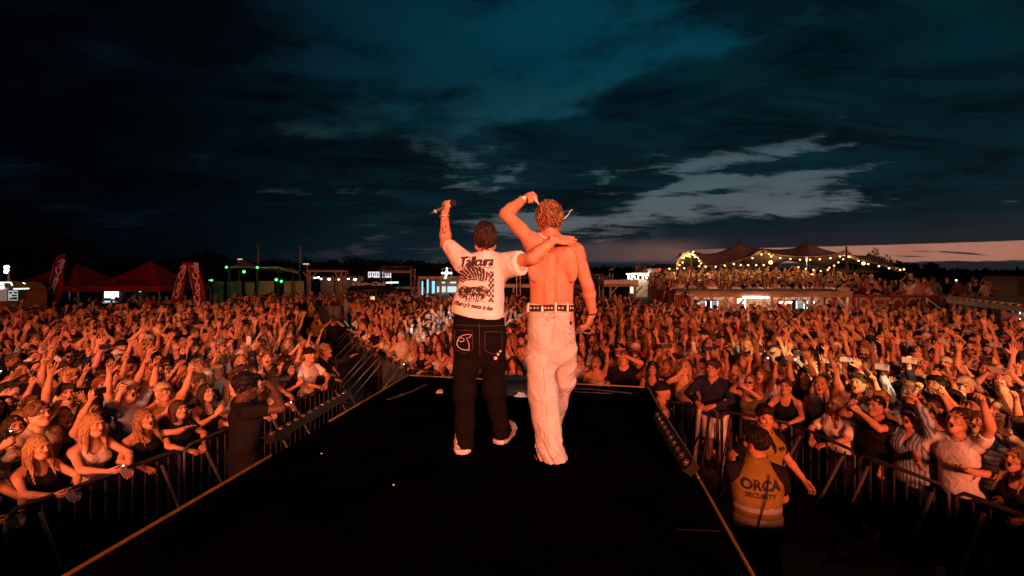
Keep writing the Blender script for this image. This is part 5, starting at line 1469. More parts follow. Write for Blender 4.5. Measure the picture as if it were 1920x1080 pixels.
# ---- hair and headwear in head space ---------------------------------
def make_hair(kind, h=.0078):
    g = G((-.17, -.19, -.46 if kind in ('long', 'wavy', 'frontlong') else -.30), (.17, .22, .21), h)
    scalp = ell(g, (0, .020, .036), (.089, .106, .104))
    face = ell(g, (0, -.120, -.030), (.066, .085, .112)); rid = .004 * np.sin(26 * np.arctan2(g.x, g.y + .02 * np.sin(20 * g.z)) + 25 * g.z)
    side = np.maximum(np.maximum(-.035 - g.z, .0 - g.z + (g.y < .005) * .0), -9)
    if kind == 'short':
        f = smin(scalp, ell(g, (.0, -.050, .105), (.062, .052, .036)), .03); f = f + rid + wob(g, .004, 3)
        f = np.maximum(f, -face); f = np.maximum(f, (-.055 + np.where(g.y < .03, .065, 0.0)) - g.z + .45 * np.minimum(0, .0 * g.x))
        f = np.maximum(f, -ell(g, (0, -.10, -.02), (.20, .062, .075)))
    elif kind == 'crew':
        f = ell(g, (0, .018, .034), (.0795, .0985, .1005)) + wob(g, .003, 7); f = np.maximum(f, -face); f = np.maximum(f, (-.05 + np.where(g.y < .03, .07, 0.0)) - g.z); f = np.maximum(f, -ell(g, (0, -.10, -.015), (.20, .05, .085)))
    elif kind == 'curly':
        f = ell(g, (0, .015, .052), (.102, .112, .108)) + .011 * np.sin(62 * g.x + 2) * np.sin(58 * g.y) * np.sin(60 * g.z + 1) + .006 * np.sin(90 * g.x) * np.cos(85 * g.z)
        f = np.maximum(f, -ell(g, (0, -.122, -.032), (.068, .072, .104))); f = np.maximum(f, (-.05 + np.where(g.y < .01, .05, 0.0)) - g.z)
    elif kind == 'mop':
        f = smin(scalp, ell(g, (0, -.062, .082), (.074, .046, .046)), .03) + .007 * np.sin(36 * g.x + 18 * g.z) + wob(g, .004, 2.5); f = np.maximum(f, -ell(g, (0, -.125, -.052), (.064, .080, .105))); f = np.maximum(f, (-.075 + np.where(g.y < .0, .06, 0.0)) - g.z)
    elif kind in ('long', 'wavy', 'frontlong'):
        wv = .012 * np.sin(24 * g.z + 5 * g.x) if kind == 'wavy' else .004 * np.sin(16 * g.z)
        f = scalp
        f = smin(f, rcone(g, (0, .070, -.02), (0, .085, -.36), .075, .050), .04)
        for s in (-1, 1):
            f = smin(f, rcone(g, (s * .055, .045, -.02), (s * .085, .060, -.34), .050, .022), .04)
            f = smin(f, rcone(g, (s * .080, -.005, .0), (s * .088, -.010, -.12), .022, .026), .03)
            e = -.085 if kind == 'frontlong' else -.045
            f = smin(f, rcone(g, (s * .088, -.010, -.12), (s * .098, e, -.34 if kind != 'wavy' else -.30), .026, .010), .025)
        f = f + wv + rid * 1.1; f = np.maximum(f, -ell(g, (0, -.118, -.040), (.060, .088, .112))); f = np.maximum(f, -ell(g, (0, -.01, -.20), (.058, .075, .13)))
    elif kind == 'pony':
        f = ell(g, (0, .020, .036), (.084, .102, .100)) + rid * .6; f = np.maximum(f, -face); f = np.maximum(f, (-.045 + np.where(g.y < .02, .05, 0.0)) - g.z); f = np.maximum(f, -ell(g, (0, -.11, -.02), (.2, .065, .09)))
        t = smin(rcone(g, (0, .105, .075), (0, .150, .03), .028, .034), rcone(g, (0, .150, .03), (0, .135, -.20), .034, .018), .02); f = smin(f, t + rid, .012)
    elif kind == 'bun':
        f = ell(g, (0, .020, .036), (.084, .102, .100)) + rid * .6; f = np.maximum(f, -face); f = np.maximum(f, (-.045 + np.where(g.y < .02, .05, 0.0)) - g.z); f = np.maximum(f, -ell(g, (0, -.11, -.02), (.2, .065, .09)))
        f = smin(f, ell(g, (0, .055, .140), (.042, .042, .038)) + wob(g, .004, 4), .01)
    elif kind == 'bob':
        f = scalp
        for s in (-1, 1): f = smin(f, rcone(g, (s * .078, .01, .0), (s * .088, -.012, -.125), .032, .036), .03)
        f = smin(f, rcone(g, (0, .075, 0), (0, .075, -.12), .07, .06), .04) + rid; f = np.maximum(f, -ell(g, (0, -.118, -.040), (.062, .088, .112))); f = np.maximum(f, -.155 - g.z)
        f = np.maximum(f, -ell(g, (0, -.01, -.14), (.062, .07, .10)))
    elif kind in ('cap', 'backcap'):
        d = -1 if kind == 'cap' else 1
        f = np.maximum(ell(g, (0, .012, .046), (.100, .119, .104)), .030 - g.z)
        f = smin(f, np.maximum(ell(g, (0, d * .118, .040), (.076, .088, .012)) , -(d * g.y) + .02), .006)
    elif kind == 'bucket':
        f = np.maximum(ell(g, (0, .012, .050), (.100, .119, .100)), .040 - g.z); br = rcone(g, (0, .010, .030), (0, .010, .058), .158, .098); f = np.minimum(f, np.maximum(np.maximum(br, .028 - g.z), g.z - .058))
    V, Q = g.net(f)
    return V, Q
HAIRS = {}
def hair_geo(k):
    if k not in HAIRS: HAIRS[k] = make_hair(k)
    return HAIRS[k]
GEO = {}
RAW = {}
def geo(key, fn, mats):
    if key not in GEO:
        r = fn(); RAW[key] = r; GEO[key] = np_mesh(key.split('|')[0], r[0], r[1], mats, r[2] if len(r) > 2 else None)
    return GEO[key]

# sunglasses in head space
sg = MB()
for s in (-1, 1):
    sg.prism([(s * .031 + .026 * math.cos(a), -.112, .010 + .019 * math.sin(a)) for a in [2 * PI * i / 10 for i in range(10)]], (0, .006, 0))
    sg.beam((s * .055, -.108, .016), (s * .080, .01, .012), .005, .008)
sg.beam((-.01, -.110, .016), (.01, -.110, .016), .006, .006)
SHADES = sg.mesh('sunglasses', mat('shade_lens', (.01, .01, .012), .1))
# phone (own thing), held portrait or landscape
pm_ = MB(); pm_.box((0, 0, 0), (.074, .009, .152)); PHONE_BODY = pm_.mesh('case', mat('phone_case', (.03, .03, .035), .3))
pm_ = MB(); pm_.box((0, 0, 0), (.074, .009, .152)); PHONE_BODY_L = pm_.mesh('case', mat('phone_case_pale', (.26, .21, .22), .35))
pm_ = MB(); pm_.box((0, .0050, 0), (.066, .001, .142)); PHONE_SCR = pm_.mesh('screen', M['e_phone'])
pm_ = MB()
for dx, dz in ((-.020, .055), (-.020, .030), (.002, .0425)): pm_.tube([(dx, -.0045, dz), (dx, -.0065, dz)], .009, 8)
PHONE_CAM = pm_.mesh('camera_lens', M['glass'])
pm_ = MB(); pm_.ball((.016, -.006, .055), .0055, 8, 5); PHONE_FLASH = pm_.mesh('flash', M['e_flash'])

SKINS = {'fair': (.58, .335, .215), 'light': (.50, .27, .165), 'tan': (.39, .195, .11), 'brown': (.20, .10, .06), 'dark': (.095, .05, .033)}
HAIRC = {'blonde': (.40, .25, .105), 'dark blonde': (.24, .145, .065), 'light brown': (.135, .075, .036), 'brown': (.060, .032, .017), 'dark brown': (.025, .014, .009), 'black': (.010, .0075, .0065), 'ginger': (.26, .085, .025)}
CLOTH = {'white': (.72, .70, .68), 'cream': (.62, .55, .44), 'black': (.012, .012, .013), 'charcoal': (.045, .045, .048), 'grey': (.24, .24, .25), 'navy': (.018, .024, .05), 'light blue': (.30, .40, .52), 'pink': (.60, .28, .30), 'red': (.42, .03, .03), 'olive': (.10, .10, .045), 'brown': (.13, .07, .04), 'beige': (.42, .32, .22), 'maroon': (.10, .012, .018), 'dusty blue': (.16, .22, .30), 'orange': (.55, .20, .04)}

def A_(t, hand='relax', palm=None, pole=None, bend=None):
    d = dict(t=t, hand=hand)
    if palm is not None: d['palm'] = palm
    if pole is not None: d['pole'] = pole
    if bend is not None: d['bend'] = bend
    return d
UPR = A_((-.30, -.16, 1.93), 'open', (0, -1, .1), (-1, .3, 0)); UPL = A_((.28, -.14, 1.90), 'open', (0, -1, .1), (1, .3, 0))
def posebook():
    B = []
    for fem in (0, 1):
        q = .92 if fem else 1.0
        B += [
            Pose(fem, head=(.0, -.18, 0), words='arms down'),
            Pose(fem, head=(.35, -.10, .06), mouth='smile', words='turned sideways'),
            Pose(fem, UPR, UPL, (0, -.22, 0), .02, 'open', 'both arms up'),
            Pose(fem, A_((-.22, -.30, 1.92), 'point', (.5, -1, 0), (-1, 0, -.2)), None, (-.1, -.2, 0), 0, 'open', 'pointing up'),
            Pose(fem, None, A_((.24, -.22, 1.95), 'open', (0, -1, 0), (1, 0, -.2)), (.15, -.2, .05), 0, 'open', 'one hand waving'),
            Pose(fem, A_((-.10, -.34, 1.66), 'grip', (.9, .1, 0), (-1, 0, -.7)), A_((.03, -.33, 1.60), 'grip', (-.9, .1, 0), (1, 0, -.7)), (0, -.08, 0), 0, 'calm', 'filming at eye level', phone=('port', -1)),
            Pose(fem, A_((-.16, -.30, 1.90), 'grip', (.3, .6, 0), (-1, 0, -.5)), None, (-.05, -.25, 0), 0, 'smile', 'phone held high', phone=('land', -1)),
            Pose(fem, A_((-.07, -.20, 1.53), 'flat', (.4, .9, 0), (-1, -.2, -.8), (.6, .1, .6)), None, (.05, -.1, 0), 0, 'open', 'hand at cheek'),
            Pose(fem, A_((-.04, -.27, 1.36), 'flat', (.9, .2, .1), (-1, .1, -.6), (.25, -.5, .8)), A_((.04, -.27, 1.36), 'flat', (-.9, .2, .1), (1, .1, -.6), (-.25, -.5, .8)), (0, -.15, 0), 0, 'smile', 'clapping'),
            Pose(fem, A_((-.13, -.12, 1.86), 'fist', (.3, -1, 0), (-1, -.1, .1)), A_((.16, -.10, 1.83), 'open', (-.2, -1, 0), (1, -.1, .1)), (-.15, -.15, 0), 0, 'open', 'arms bent overhead'),
            Pose(fem, A_((-.05, -.19, 1.70), 'flat', (0, .3, -1), (-1, -.4, .1), (1, -.1, .1)), None, (.1, -.15, 0), 0, 'calm', 'shading eyes'),
            Pose(fem, A_((-.30, -.20, 1.90), 'fist', (.4, -1, 0), (-1, 0, 0)), A_((.20, -.30, 1.15), 'relax', (-.7, .3, .5), (1, .2, -.6)), (0, -.22, 0), .04, 'open', 'one fist up'),
            Pose(fem, A_((-.10, -.42, 1.14), 'relax', (.3, .2, -.9), (-1, .1, -.1)), A_((.12, -.42, 1.14), 'relax', (-.3, .2, -.9), (1, .1, -.1)), (0, -.15, 0), .16, 'calm', 'folded arms on barrier', barrier=True),
            Pose(fem, A_((-.08, -.46, 1.20), 'grip', (.2, .8, .6), (-1, .1, -.4)), A_((.16, -.42, 1.14), 'relax', (-.3, .2, -.9), (1, .1, -.2)), (.1, -.02, 0), .14, 'calm', 'phone at barrier', phone=('port', -1), barrier=True),
            Pose(fem, A_((-.22, -.52, 1.50), 'open', (.2, -.3, -1), (-1, 0, -.6)), A_((.20, -.40, 1.14), 'relax', (-.3, .2, -.9), (1, .1, -.2)), (-.1, -.2, 0), .16, 'open', 'reaching over barrier', barrier=True),
            Pose(fem, A_((-.24, -.24, 1.93), 'peace', (.2, -1, 0), (-1, 0, -.2)), A_((.05, -.26, 1.42), 'relax', (-.7, .4, 0), (1, .1, -.7)), (.12, -.2, .05), 0, 'smile', 'two fingers up'),
        ]
    return B
POSES = posebook()

def body_mesh(k): return geo('body|%d' % k, POSES[k].full, BODY_MATS)
def top_mesh(k, kind, m='cloth'): return geo('%s|%d|%s' % (kind if kind not in ('tee',) else 'tee_shirt', k, m), lambda: POSES[k].top(kind), [M[m]])
def legs_mesh(kind): return geo(kind + '|legs', lambda: make_legs(kind), [M['cloth']])
HATS = ('cap', 'backcap', 'bucket')
def hair_mesh(kind): return geo(('hair|' if kind not in HATS else ('bucket_hat|' if kind == 'bucket' else 'cap|')) + kind, lambda: hair_geo(kind), [M['hair'] if kind not in HATS else M['cloth']])

SHOES = []
for q in (-1, 1):
    g_ = G((q * .11 - .09, -.22, .0), (q * .11 + .09, .12, .14), .014)
    f_ = smin(rcone(g_, (q * .102, .028, .055), (q * .116, -.145, .043), .056, .044), rcone(g_, (q * .101, .02, .06), (q * .1, .016, .11), .052, .05), .02); f_ = np.maximum(f_, .004 - g_.z)
    SHOES.append(np_mesh('shoe', *g_.net(f_), [M['cloth']]))
def person(loc, rz, k, top, topc, hair, hairc, skin, legs='trousers', legc='navy', shades=False, scale=1.0, label='', group='people in the crowd', hat=None, hatc=None, topm='cloth', flash=False, palephone=False, phone_label=None, shoes=None):
    p = POSES[k]; me = body_mesh(k)
    t = thing('person', label, 'person', loc, group)
    child('body', me, t, color=SKINS[skin])
    if top: child(top if top != 'tee' else 'tee_shirt', top_mesh(k, top, topm), t, color=CLOTH[topc])
    if top != 'dress': child(legs, legs_mesh(legs), t, color=CLOTH[legc])
    if shoes:
        for sm in SHOES: child('shoe', sm, t, color=CLOTH[shoes])
    R = Matrix(rotm(*p.head).tolist())
    def on_head(nm, m, col=None):
        o = child(nm, m, t, p.hc, col); o.rotation_euler = R.to_euler(); return o
    hs = .95 if p.fem else 1.0
    if hair: o = on_head('hair', hair_mesh(hair), HAIRC[hairc])
    if hat: o = on_head('cap' if hat != 'bucket' else 'bucket_hat', hair_mesh(hat), CLOTH[hatc])
    if shades: on_head('sunglasses', SHADES)
    t.rotation_euler.z = rz; t.scale = (scale,) * 3
    if p.phone:
        A = p.arms[p.phone[1]]; c = Vector(A['W']) + Vector((np.asarray(A['W'] - A['E']) / np.linalg.norm(A['W'] - A['E'])).tolist()) * .10 + Vector((.035, -.018, .0))
        if p.phone[0] == 'port' and not p.barrier: c = Vector((A['W'] + p.arms[-p.phone[1]]['W']) / 2) + Vector((0, -.01, .11))
        MW = Matrix.Translation(loc) @ Matrix.Rotation(rz, 4, 'Z') @ Matrix.Scale(scale, 4)
        ph = thing('phone', phone_label or 'phone', 'phone', MW @ c, 'phones held up in the crowd')
        child('case', PHONE_BODY_L if palephone else PHONE_BODY, ph); child('screen', PHONE_SCR, ph); child('camera_lens', PHONE_CAM, ph)
        if flash: child('flash', PHONE_FLASH, ph)
        ph.rotation_euler = ((-.3 if not p.barrier else -.9), (PI / 2 if p.phone[0] == 'land' else .05), rz)
    return t

# ================================================================== the two performers (facing away, over the crowd)
def px_row(rows, Y):
    """py, left px, right px, half depth, y shift -> loft table ascending in z"""
    out = []
    for r in rows:
        a, b = P(r[1], r[0], Y), P(r[2], r[0], Y); out.append((a.z, (b.x - a.x) / 2, r[3], Y + (r[4] if len(r) > 4 else 0), (a.x + b.x) / 2))
    return sorted(out)
def wloft(g, tab, grow=0.0, p=2.0):
    t = np.asarray(tab, float); z = g.z; w = np.interp(z, t[:, 0], t[:, 1]) + grow; d = np.interp(z, t[:, 0], t[:, 2]) + grow
    yo = np.interp(z, t[:, 0], t[:, 3]); xo = np.interp(z, t[:, 0], t[:, 4]); k = (np.abs((g.x - xo) / w) ** p + np.abs((g.y - yo) / d) ** p) ** (1 / p)
    return np.maximum((k - 1) * np.minimum(w, d), np.maximum(t[0, 0] - z, z - t[-1, 0]))
def fold(u, k, amp):
    # sharp crested cloth folds
    return -amp * (1 - np.abs(np.sin(u * k))) ** 2
def V3(v): return np.array(v, float)
def wmesh(name, VQ, mats, parent, color=None, mi=None):
    off = np.array(root_loc(parent)); me = np_mesh(name, VQ[0] - off, VQ[1], mats, mi); o = child(name, me, parent, color=color); return o
def bvh_of(VQ): return BVHTree.FromPolygons([Vector(v) for v in VQ[0].tolist()], VQ[1].tolist())
def hit(bvh, px, py, Y, off=.003, back=1.0):
    """nearest surface point seen at photo position px, py"""
    o = Vector((0, 0, CAMZ)); d = (P(px, py, Y) - o).normalized(); r = bvh.ray_cast(o, d)
    if r[0] is None: return None
    n = r[1] if r[1].dot(d) < 0 else -r[1]
    return r[0] + n * off
def drape_tube(bvh, pts, Y, r, off=.002, n=5):
    q = [hit(bvh, x, y, Y, off) for x, y in pts]; q = [v for v in q if v is not None]; mb = MB()
    if len(q) > 1: mb.tube(q, r, n)
    return mb
def drape_text(bvh, txt, size, c, Y, ang=0.0, shear=.25, bold=.0, sx=1.0):
    me = text_mesh(txt, size, 0.0, shear, bold, cuts=2); mb = MB(); ca, sa = math.cos(ang), math.sin(ang); ok = []
    for v in me.vertices:
        x, z = v.co.x * sx, v.co.y; h = hit(bvh, c[0] + x * ca - z * sa, c[1] - (x * sa + z * ca), Y, .004); ok.append(h)
    for h in ok: mb.v.append(tuple(h) if h is not None else (0, 0, 0))
    for p in me.polygons:
        if all(ok[i] is not None for i in p.vertices): mb.f.append(tuple(p.vertices))
    return mb
def strand_hair(parent, c, R, n, length, r0, color, seed, flow, name='strands', spread=(.086, .104, .100), zmin=-.07, curl=.012, yface=-.055, lift=.06):
    """locks of hair growing on the scalp, one mesh"""
    rn = random.Random(seed); mb = MB()
    while n > 0:
        u = Vector((rn.gauss(0, 1), rn.gauss(0, 1), rn.gauss(0, 1))).normalized(); p = Vector((u.x * spread[0], .018 + u.y * spread[1], .034 + u.z * spread[2]))
        if p.z < zmin or (p.y < yface and p.z < .07): continue
        n -= 1; d = (u * .10 + Vector(flow(p, rn)) + Vector((rn.uniform(-.3, .3), rn.uniform(-.3, .3), rn.uniform(-.3, .2)))).normalized()
        L = length * rn.uniform(.6, 1.25); path = []; q = p.copy(); ph = rn.uniform(0, 6)
        for i in range(5):
            path.append(q.copy()); v = q - Vector((0, .018, .034)); nn = Vector((v.x / spread[0] ** 2, v.y / spread[1] ** 2, v.z / spread[2] ** 2)).normalized()
            d = (d - nn * (d.dot(nn) - lift) + Vector((0, 0, -.22)) + Vector((math.sin(ph + i * 1.8), math.cos(ph + i * 1.5), 0)) * curl * 9).normalized(); q = q + d * (L / 4)
        mb.tube([Vector((R @ np.array(k)).tolist()) + c for k in path], [r0, r0 * 1.15, r0, r0 * .75, r0 * .15], 4, False)
    o = mb.build(name, M['hair'], parent, True); o.color = tuple(color) + (1,); return o
def add_head(Vs, Qs, Ms, n, fem, mouth, R, c, sc):
    HV, HQ, HM = make_head(fem, mouth, .0045); Vs.append(HV * sc @ R.T + c); Qs.append(HQ + n); Ms.append(HM); return n + len(HV)
def add_hand(Vs, Qs, Ms, n, side, E, W, kind, palm, bend=None, sc=1.0):
    V2, Q2, R = hand_xf(side, None, W, E, kind, palm, bend); V2 = (V2 - W) * sc + W; Vs.append(V2); Qs.append(Q2 + n); Ms.append(np.zeros(len(Q2), int)); return n + len(V2), R
BACK = rotm(PI, 0, 0)

def performer_a():
    Y = 3.50; base = P(900, 845, Y); base.z = DECK
    t = thing('person', 'performer in a printed white tee and black jeans raising a microphone', 'person', base)
    ls, le, lw = V3(P(870, 488, Y)), V3(P(836, 458, Y + .20)), V3(P(833.5, 402, Y + .10))
    rs, re, rw = V3(P(943, 492, Y)), V3(P(998, 485, Y - .235)), V3(P(1040, 449, Y - .225))
    hc = V3(P(910, 449, Y + .015))
    lo, hi = V3(P(815, 860, Y + .2)), V3(P(1060, 395, Y + .2)); g = G((lo[0], Y - .30, DECK + .02), (hi[0], Y + .36, hi[2] + .05), .0115)
    tab = px_row([(620, 858, 938, .115), (590, 862, 936, .10), (550, 868, 936, .10), (515, 868, 942, .11), (495, 872, 942, .105), (482, 884, 934, .08), (474, 896, 921, .06), (468, 899, 919, .054)], Y)
    f = wloft(g, tab); f = smin(f, rcone(g, P(908, 482, Y), hc + (0, -.01, -.08), .062, .056), .03)
    for S, E, W in ((ls, le, lw), (rs, re, rw)):
        f = smin(f, rcone(g, S, E, .055, .044), .03); m = E * .7 + W * .3; f = smin(f, rcone(g, E, m, .043, .046), .02); f = smin(f, rcone(g, m, W, .046, .029), .02)
    for hp, kn, an in ((P(877, 640, Y), P(870, 735, Y - .02), P(870, 832, Y)), (P(922, 640, Y), P(926, 735, Y + .1), P(941, 815, Y + .18))):
        f = smin(f, rcone(g, hp, kn, .085, .06), .03); f = smin(f, rcone(g, kn, an, .06, .04), .03)
    V, Q = g.net(f); Vs, Qs, Ms, n = [V], [Q], [np.zeros(len(Q), int)], len(V)
    R = rotm(PI + .10, -.05, 0.02); n = add_head(Vs, Qs, Ms, n, 0, 'calm', R, hc, 1.0)
    # he faces away: his left hand is on the photo's left
    n, _ = add_hand(Vs, Qs, Ms, n, 1, le, lw, 'fist', (.75, .45, .25), (.06, -.05, 1), 1.06)
    n, _ = add_hand(Vs, Qs, Ms, n, -1, re, rw, 'flat', (.10, .75, -.6), (.80, .22, -.02), 1.05)
    wmesh('body', (np.concatenate(Vs), np.concatenate(Qs)), BODY_MATS, t, (.45, .235, .14), np.concatenate(Ms))
    # tee shirt
    g = G((lo[0] - .02, Y - .30, P(0, 612, Y).z), (P(992, 0, Y).x, Y + .32, P(0, 440, Y).z), .0095)
    tab = px_row([(615, 842, 945, .140), (600, 842, 945, .140), (575, 848, 945, .138), (545, 857, 945, .132), (520, 863, 946, .128), (500, 868, 947, .122), (486, 876, 942, .100), (476, 889, 929, .072), (470, 896, 922, .060)], Y)
    f = wloft(g, tab, .004)
    sl = rcone(g, P(872, 494, Y), P(843.5, 463, Y + .14), .092, .062); d = le - ls; d /= np.linalg.norm(d); e = V3(P(841, 461, Y + .15))
    f = smin(f, np.maximum(sl, (g.x - e[0]) * d[0] + (g.y - e[1]) * d[1] + (g.z - e[2]) * d[2]), .045)
    sl = smin(rcone(g, P(934, 497, Y), P(979, 490, Y - .155), .095, .078), rcone(g, P(940, 505, Y), P(976, 503, Y - .145), .08, .055), .03); d = re - rs; d /= np.linalg.norm(d); e = V3(P(978, 489, Y - .15))
    f = smin(f, np.maximum(sl, (g.x - e[0]) * d[0] + (g.y - e[1]) * d[1] + (g.z - e[2]) * d[2]), .045)
    xx = (g.x - V3(P(893, 0, Y))[0])
    f = f + .0045 * np.sin(30 * g.z + 16 * xx) * np.sin(22 * xx - 9 * g.z) + .006 * np.sin(46 * (xx * .75 + (g.z - 3.2) * .65)) * np.exp(-((xx - .16) / .10) ** 2 - ((g.z - 3.13) / .10) ** 2) + .005 * np.sin(48 * (xx * .8 - (g.z - 3.2) * .6)) * np.exp(-((xx + .13) / .09) ** 2 - ((g.z - 3.12) / .12) ** 2) + .005 * np.sin(36 * xx) * np.clip((3.0 - g.z) / .2, 0, 1)
    f = np.maximum(f, -rcone(g, P(908, 470, Y + .01), P(909, 445, Y + .05), .066, .095))
    hemz = np.interp(g.x, [P(q, 0, Y).x for q in (838, 858, 880, 910, 945)], [P(0, q, Y).z for q in (582, 587, 592, 596, 598)])
    f = np.maximum(f, hemz - g.z); TQ = g.net(f); wmesh('tee_shirt', TQ, [M['cloth']], t, (.60, .59, .58)); bv = bvh_of(TQ)
    # neck rib and hem seam
    mb = drape_tube(bv, [(843 + 3.2 * i, np.interp(843 + 3.2 * i, (838, 858, 880, 910, 945), (579, 584, 589, 593, 595))) for i in range(32)], Y, .0016, .0005); mb.build('hem_seam', mat('seam_thread', (.5, .46, .44), .9), t)
    INK = mat('print_ink', (.018, .015, .015), .8); tee = t
    for dx_, dy_ in ((0, 0), (.9, .3), (-.7, .5)): drape_text(bv, 'Tallcura', 25, (892 + dx_, 491 + dy_), Y, .03, .38, .42, .78).build('print_lettering', INK, tee)
    for k_ in range(7):   # swashes round the lettering
        xs_ = 862 + 9.5 * k_; drape_tube(bv, [(xs_ - 4, 503.5 - (k_ % 2) * 3), (xs_, 500.5), (xs_ + 5, 503), (xs_ + 9, 499.5)], Y, .0028).build('print_swash', INK, tee)
    drape_tube(bv, [(862, 498), (868, 486), (875, 481), (884, 483), (879, 487)], Y, .0034).build('print_swash', INK, tee)
    for dx_ in (0, .6): drape_text(bv, "Pharcy's guess is fun", 12, (887 + dx_, 573.5), Y, -.16, .4, .2, .74).build('print_lettering', INK, tee)
    # skull-like engraving, cell by cell
    rn = np.random.default_rng(3); nx_, ny_ = 92, 86; x0, y0, st = 857.0, 500.0, .78
    mb = MB(); cache = {}
    def vert(i, j):
        if (i, j) not in cache:
            h = hit(bv, x0 + i * st, y0 + j * st, Y, .0035)
            if h is None: cache[(i, j)] = None
            else: cache[(i, j)] = len(mb.v); mb.v.append(tuple(h))
        return cache[(i, j)]
    noise = rn.random((nx_ + 4, ny_ + 4)); noise = (noise[:-2, :-2] + noise[1:-1, 1:-1] + noise[2:, 2:] + noise[1:-1, 2:] + noise[2:, 1:-1]) / 5
    for i in range(nx_ - 1):
        for j in range(ny_ - 1):
            x, y = x0 + i * st, y0 + j * st; nz = noise[i, j] - .5
            def inside(cx, cy, rx, ry): return ((x - cx) / rx) ** 2 + ((y - cy) / ry) ** 2 < 1
            ink = False; a = math.atan2(y - 548, x - 888); r = math.hypot(x - 888, y - 548)
            if inside(887, 516, 29, 17): ink = math.sin(a * 40 + r * .5 + 5 * nz) + 3 * nz > -.62
            if inside(887, 548, 29, 16): ink = nz * 6 + .4 * math.sin(x * .55) * math.cos(y * .6) > -.62
            if inside(888, 531, 19, 6): ink = False
            for cx in (878, 898):
                if inside(cx, 543, 7, 4.5): ink = True
            if inside(888, 552, 3, 4): ink = True
            if abs(y - 560) < 4 and abs(x - 888) < 14: ink = (int((x - 874) / 2.2) % 2 == 0) and nz > -.2
            if abs(x - 920) < 5 and 508 < y < 566: ink = (math.sin(y * .62) * math.cos((x - 920) * .9) + 2.5 * nz) > -.15
            if inside(888, 566, 22, 7) and y > 562: ink = nz > .10
            if ink:
                q = [vert(i, j), vert(i + 1, j), vert(i + 1, j + 1), vert(i, j + 1)]
                if None not in q: mb.f.append(tuple(q))
    mb.build('print_engraving', INK, tee)
    # black baggy jeans
    g = G((P(838, 0, Y).x, Y - .24, DECK + .03), (P(972, 0, Y).x, Y + .36, P(0, 575, Y).z), .0105)
    f = wloft(g, px_row([(688, 884, 914, .07), (676, 868, 930, .10), (660, 855, 944, .128), (640, 849, 949, .138), (610, 851, 946, .132), (580, 856, 943, .118)], Y), .002)
    for a, b, c, ra, rb, rc in ((P(874, 650, Y), P(871, 735, Y - .01), P(872, 826, Y), .100, .084, .070), (P(925, 650, Y), P(927, 735, Y + .08), P(941, 808, Y + .17), .097, .083, .069)):
        f = smin(f, rcone(g, a, b, ra, rb), .022); f = smin(f, rcone(g, b, c, rb, rc), .05)
    f = f + .006 * np.sin(24 * g.z + 15 * g.x) * np.cos(19 * g.x - 8 * g.z) + .005 * np.sin(55 * g.z + 10 * np.sin(14 * g.x)) * np.clip((2.05 - g.z) / .12, 0, 1)
    f = f + fold(g.z + .30 * np.sin(6 * g.x), 44, .011) * np.clip((2.12 - g.z) / .2, 0, 1) + fold(g.z + .55 * g.x, 26, .009) * np.exp(-((g.z - 2.42) / .14) ** 2)
    JQ = g.net(f); wmesh('jeans', JQ, [M['cloth']], t, (0.0045, .0032, .0030)); bj = bvh_of(JQ)
    ST = mat('pale_stitching', (.62, .52, .46), .8); DS = mat('dark_stitching', (.09, .06, .05), .9)
    sw = [(884, 628), (877, 627), (869, 628.5), (862, 632), (858, 639), (857, 645), (860, 651), (866, 655), (873, 656), (880, 656)]
    drape_tube(bj, sw, Y, .0022).build('pocket_stitching', ST, t)
    drape_tube(bj, [(865 + 5.5 * math.cos(q), 637 + 3.6 * math.sin(q)) for q in [i * .52 for i in range(13)]], Y, .0018).build('pocket_stitching', ST, t)
    drape_tube(bj, [(884, 628), (881, 633), (874, 634), (878, 640), (880, 648), (879, 656)], Y, .0018).build('pocket_stitching', ST, t)
    for poly in ([(853, 619), (886, 619.5), (886, 655), (869, 663), (853, 655), (853, 619)], [(909, 622), (941, 622), (941, 657), (925, 664), (909, 657), (909, 622)], [(899, 606), (899, 640), (900, 668)], [(853, 609), (875, 610.5), (900, 611), (925, 611), (944, 610)]):
        drape_tube(bj, [(poly[i][0] * (1 - s) + poly[i + 1][0] * s, poly[i][1] * (1 - s) + poly[i + 1][1] * s) for i in range(len(poly) - 1) for s in (0, .33, .66)] + [poly[-1]], Y, .0012).build('seam', DS, t)
    for (cx, cy, r) in ((929, 671, 4.6), (933.5, 664, 3.4), (937.5, 658.5, 3.0)):
        pts = [hit(bj, cx + r * (1 if i % 2 == 0 else .42) * math.sin(i * PI / 5 + .2), cy - r * (1 if i % 2 == 0 else .42) * math.cos(i * PI / 5 + .2), Y, .004) for i in range(10)]
        if all(p is not None for p in pts): c_ = hit(bj, cx, cy, Y, .004); mb = MB(); mb.poly(pts + [c_], [(i, (i + 1) % 10, 10) for i in range(10)]); mb.build('star_patch', ST, t)
    # sneakers
    def shoe(px, py, Yf, rz, col, k=1.14):
        c = P(px, py, Yf); Rz = Matrix.Rotation(rz, 3, 'Z')
        def W(x, y, z): return V3(Vector((c.x, c.y, DECK)) + Rz @ Vector((x * k, y * k, z * k)))
        g = G(V3((c.x - .22, c.y - .18, DECK - .005)), V3((c.x + .22, c.y + .34, DECK + .17)), .007)
        up = rcone(g, W(0, .0, .068), W(.004, .15, .060), .052, .050); up = smin(up, rcone(g, W(0, -.012, .06), W(0, .015, .125), .050, .048), .02); up = smin(up, rcone(g, W(.004, .15, .058), W(.008, .225, .045), .043, .034), .02)
        up = up + .0022 * np.sin(150 * g.z + 60 * g.x) + .002 * np.sin(110 * g.y + 90 * g.z); up = np.maximum(up, DECK + .034 - g.z)
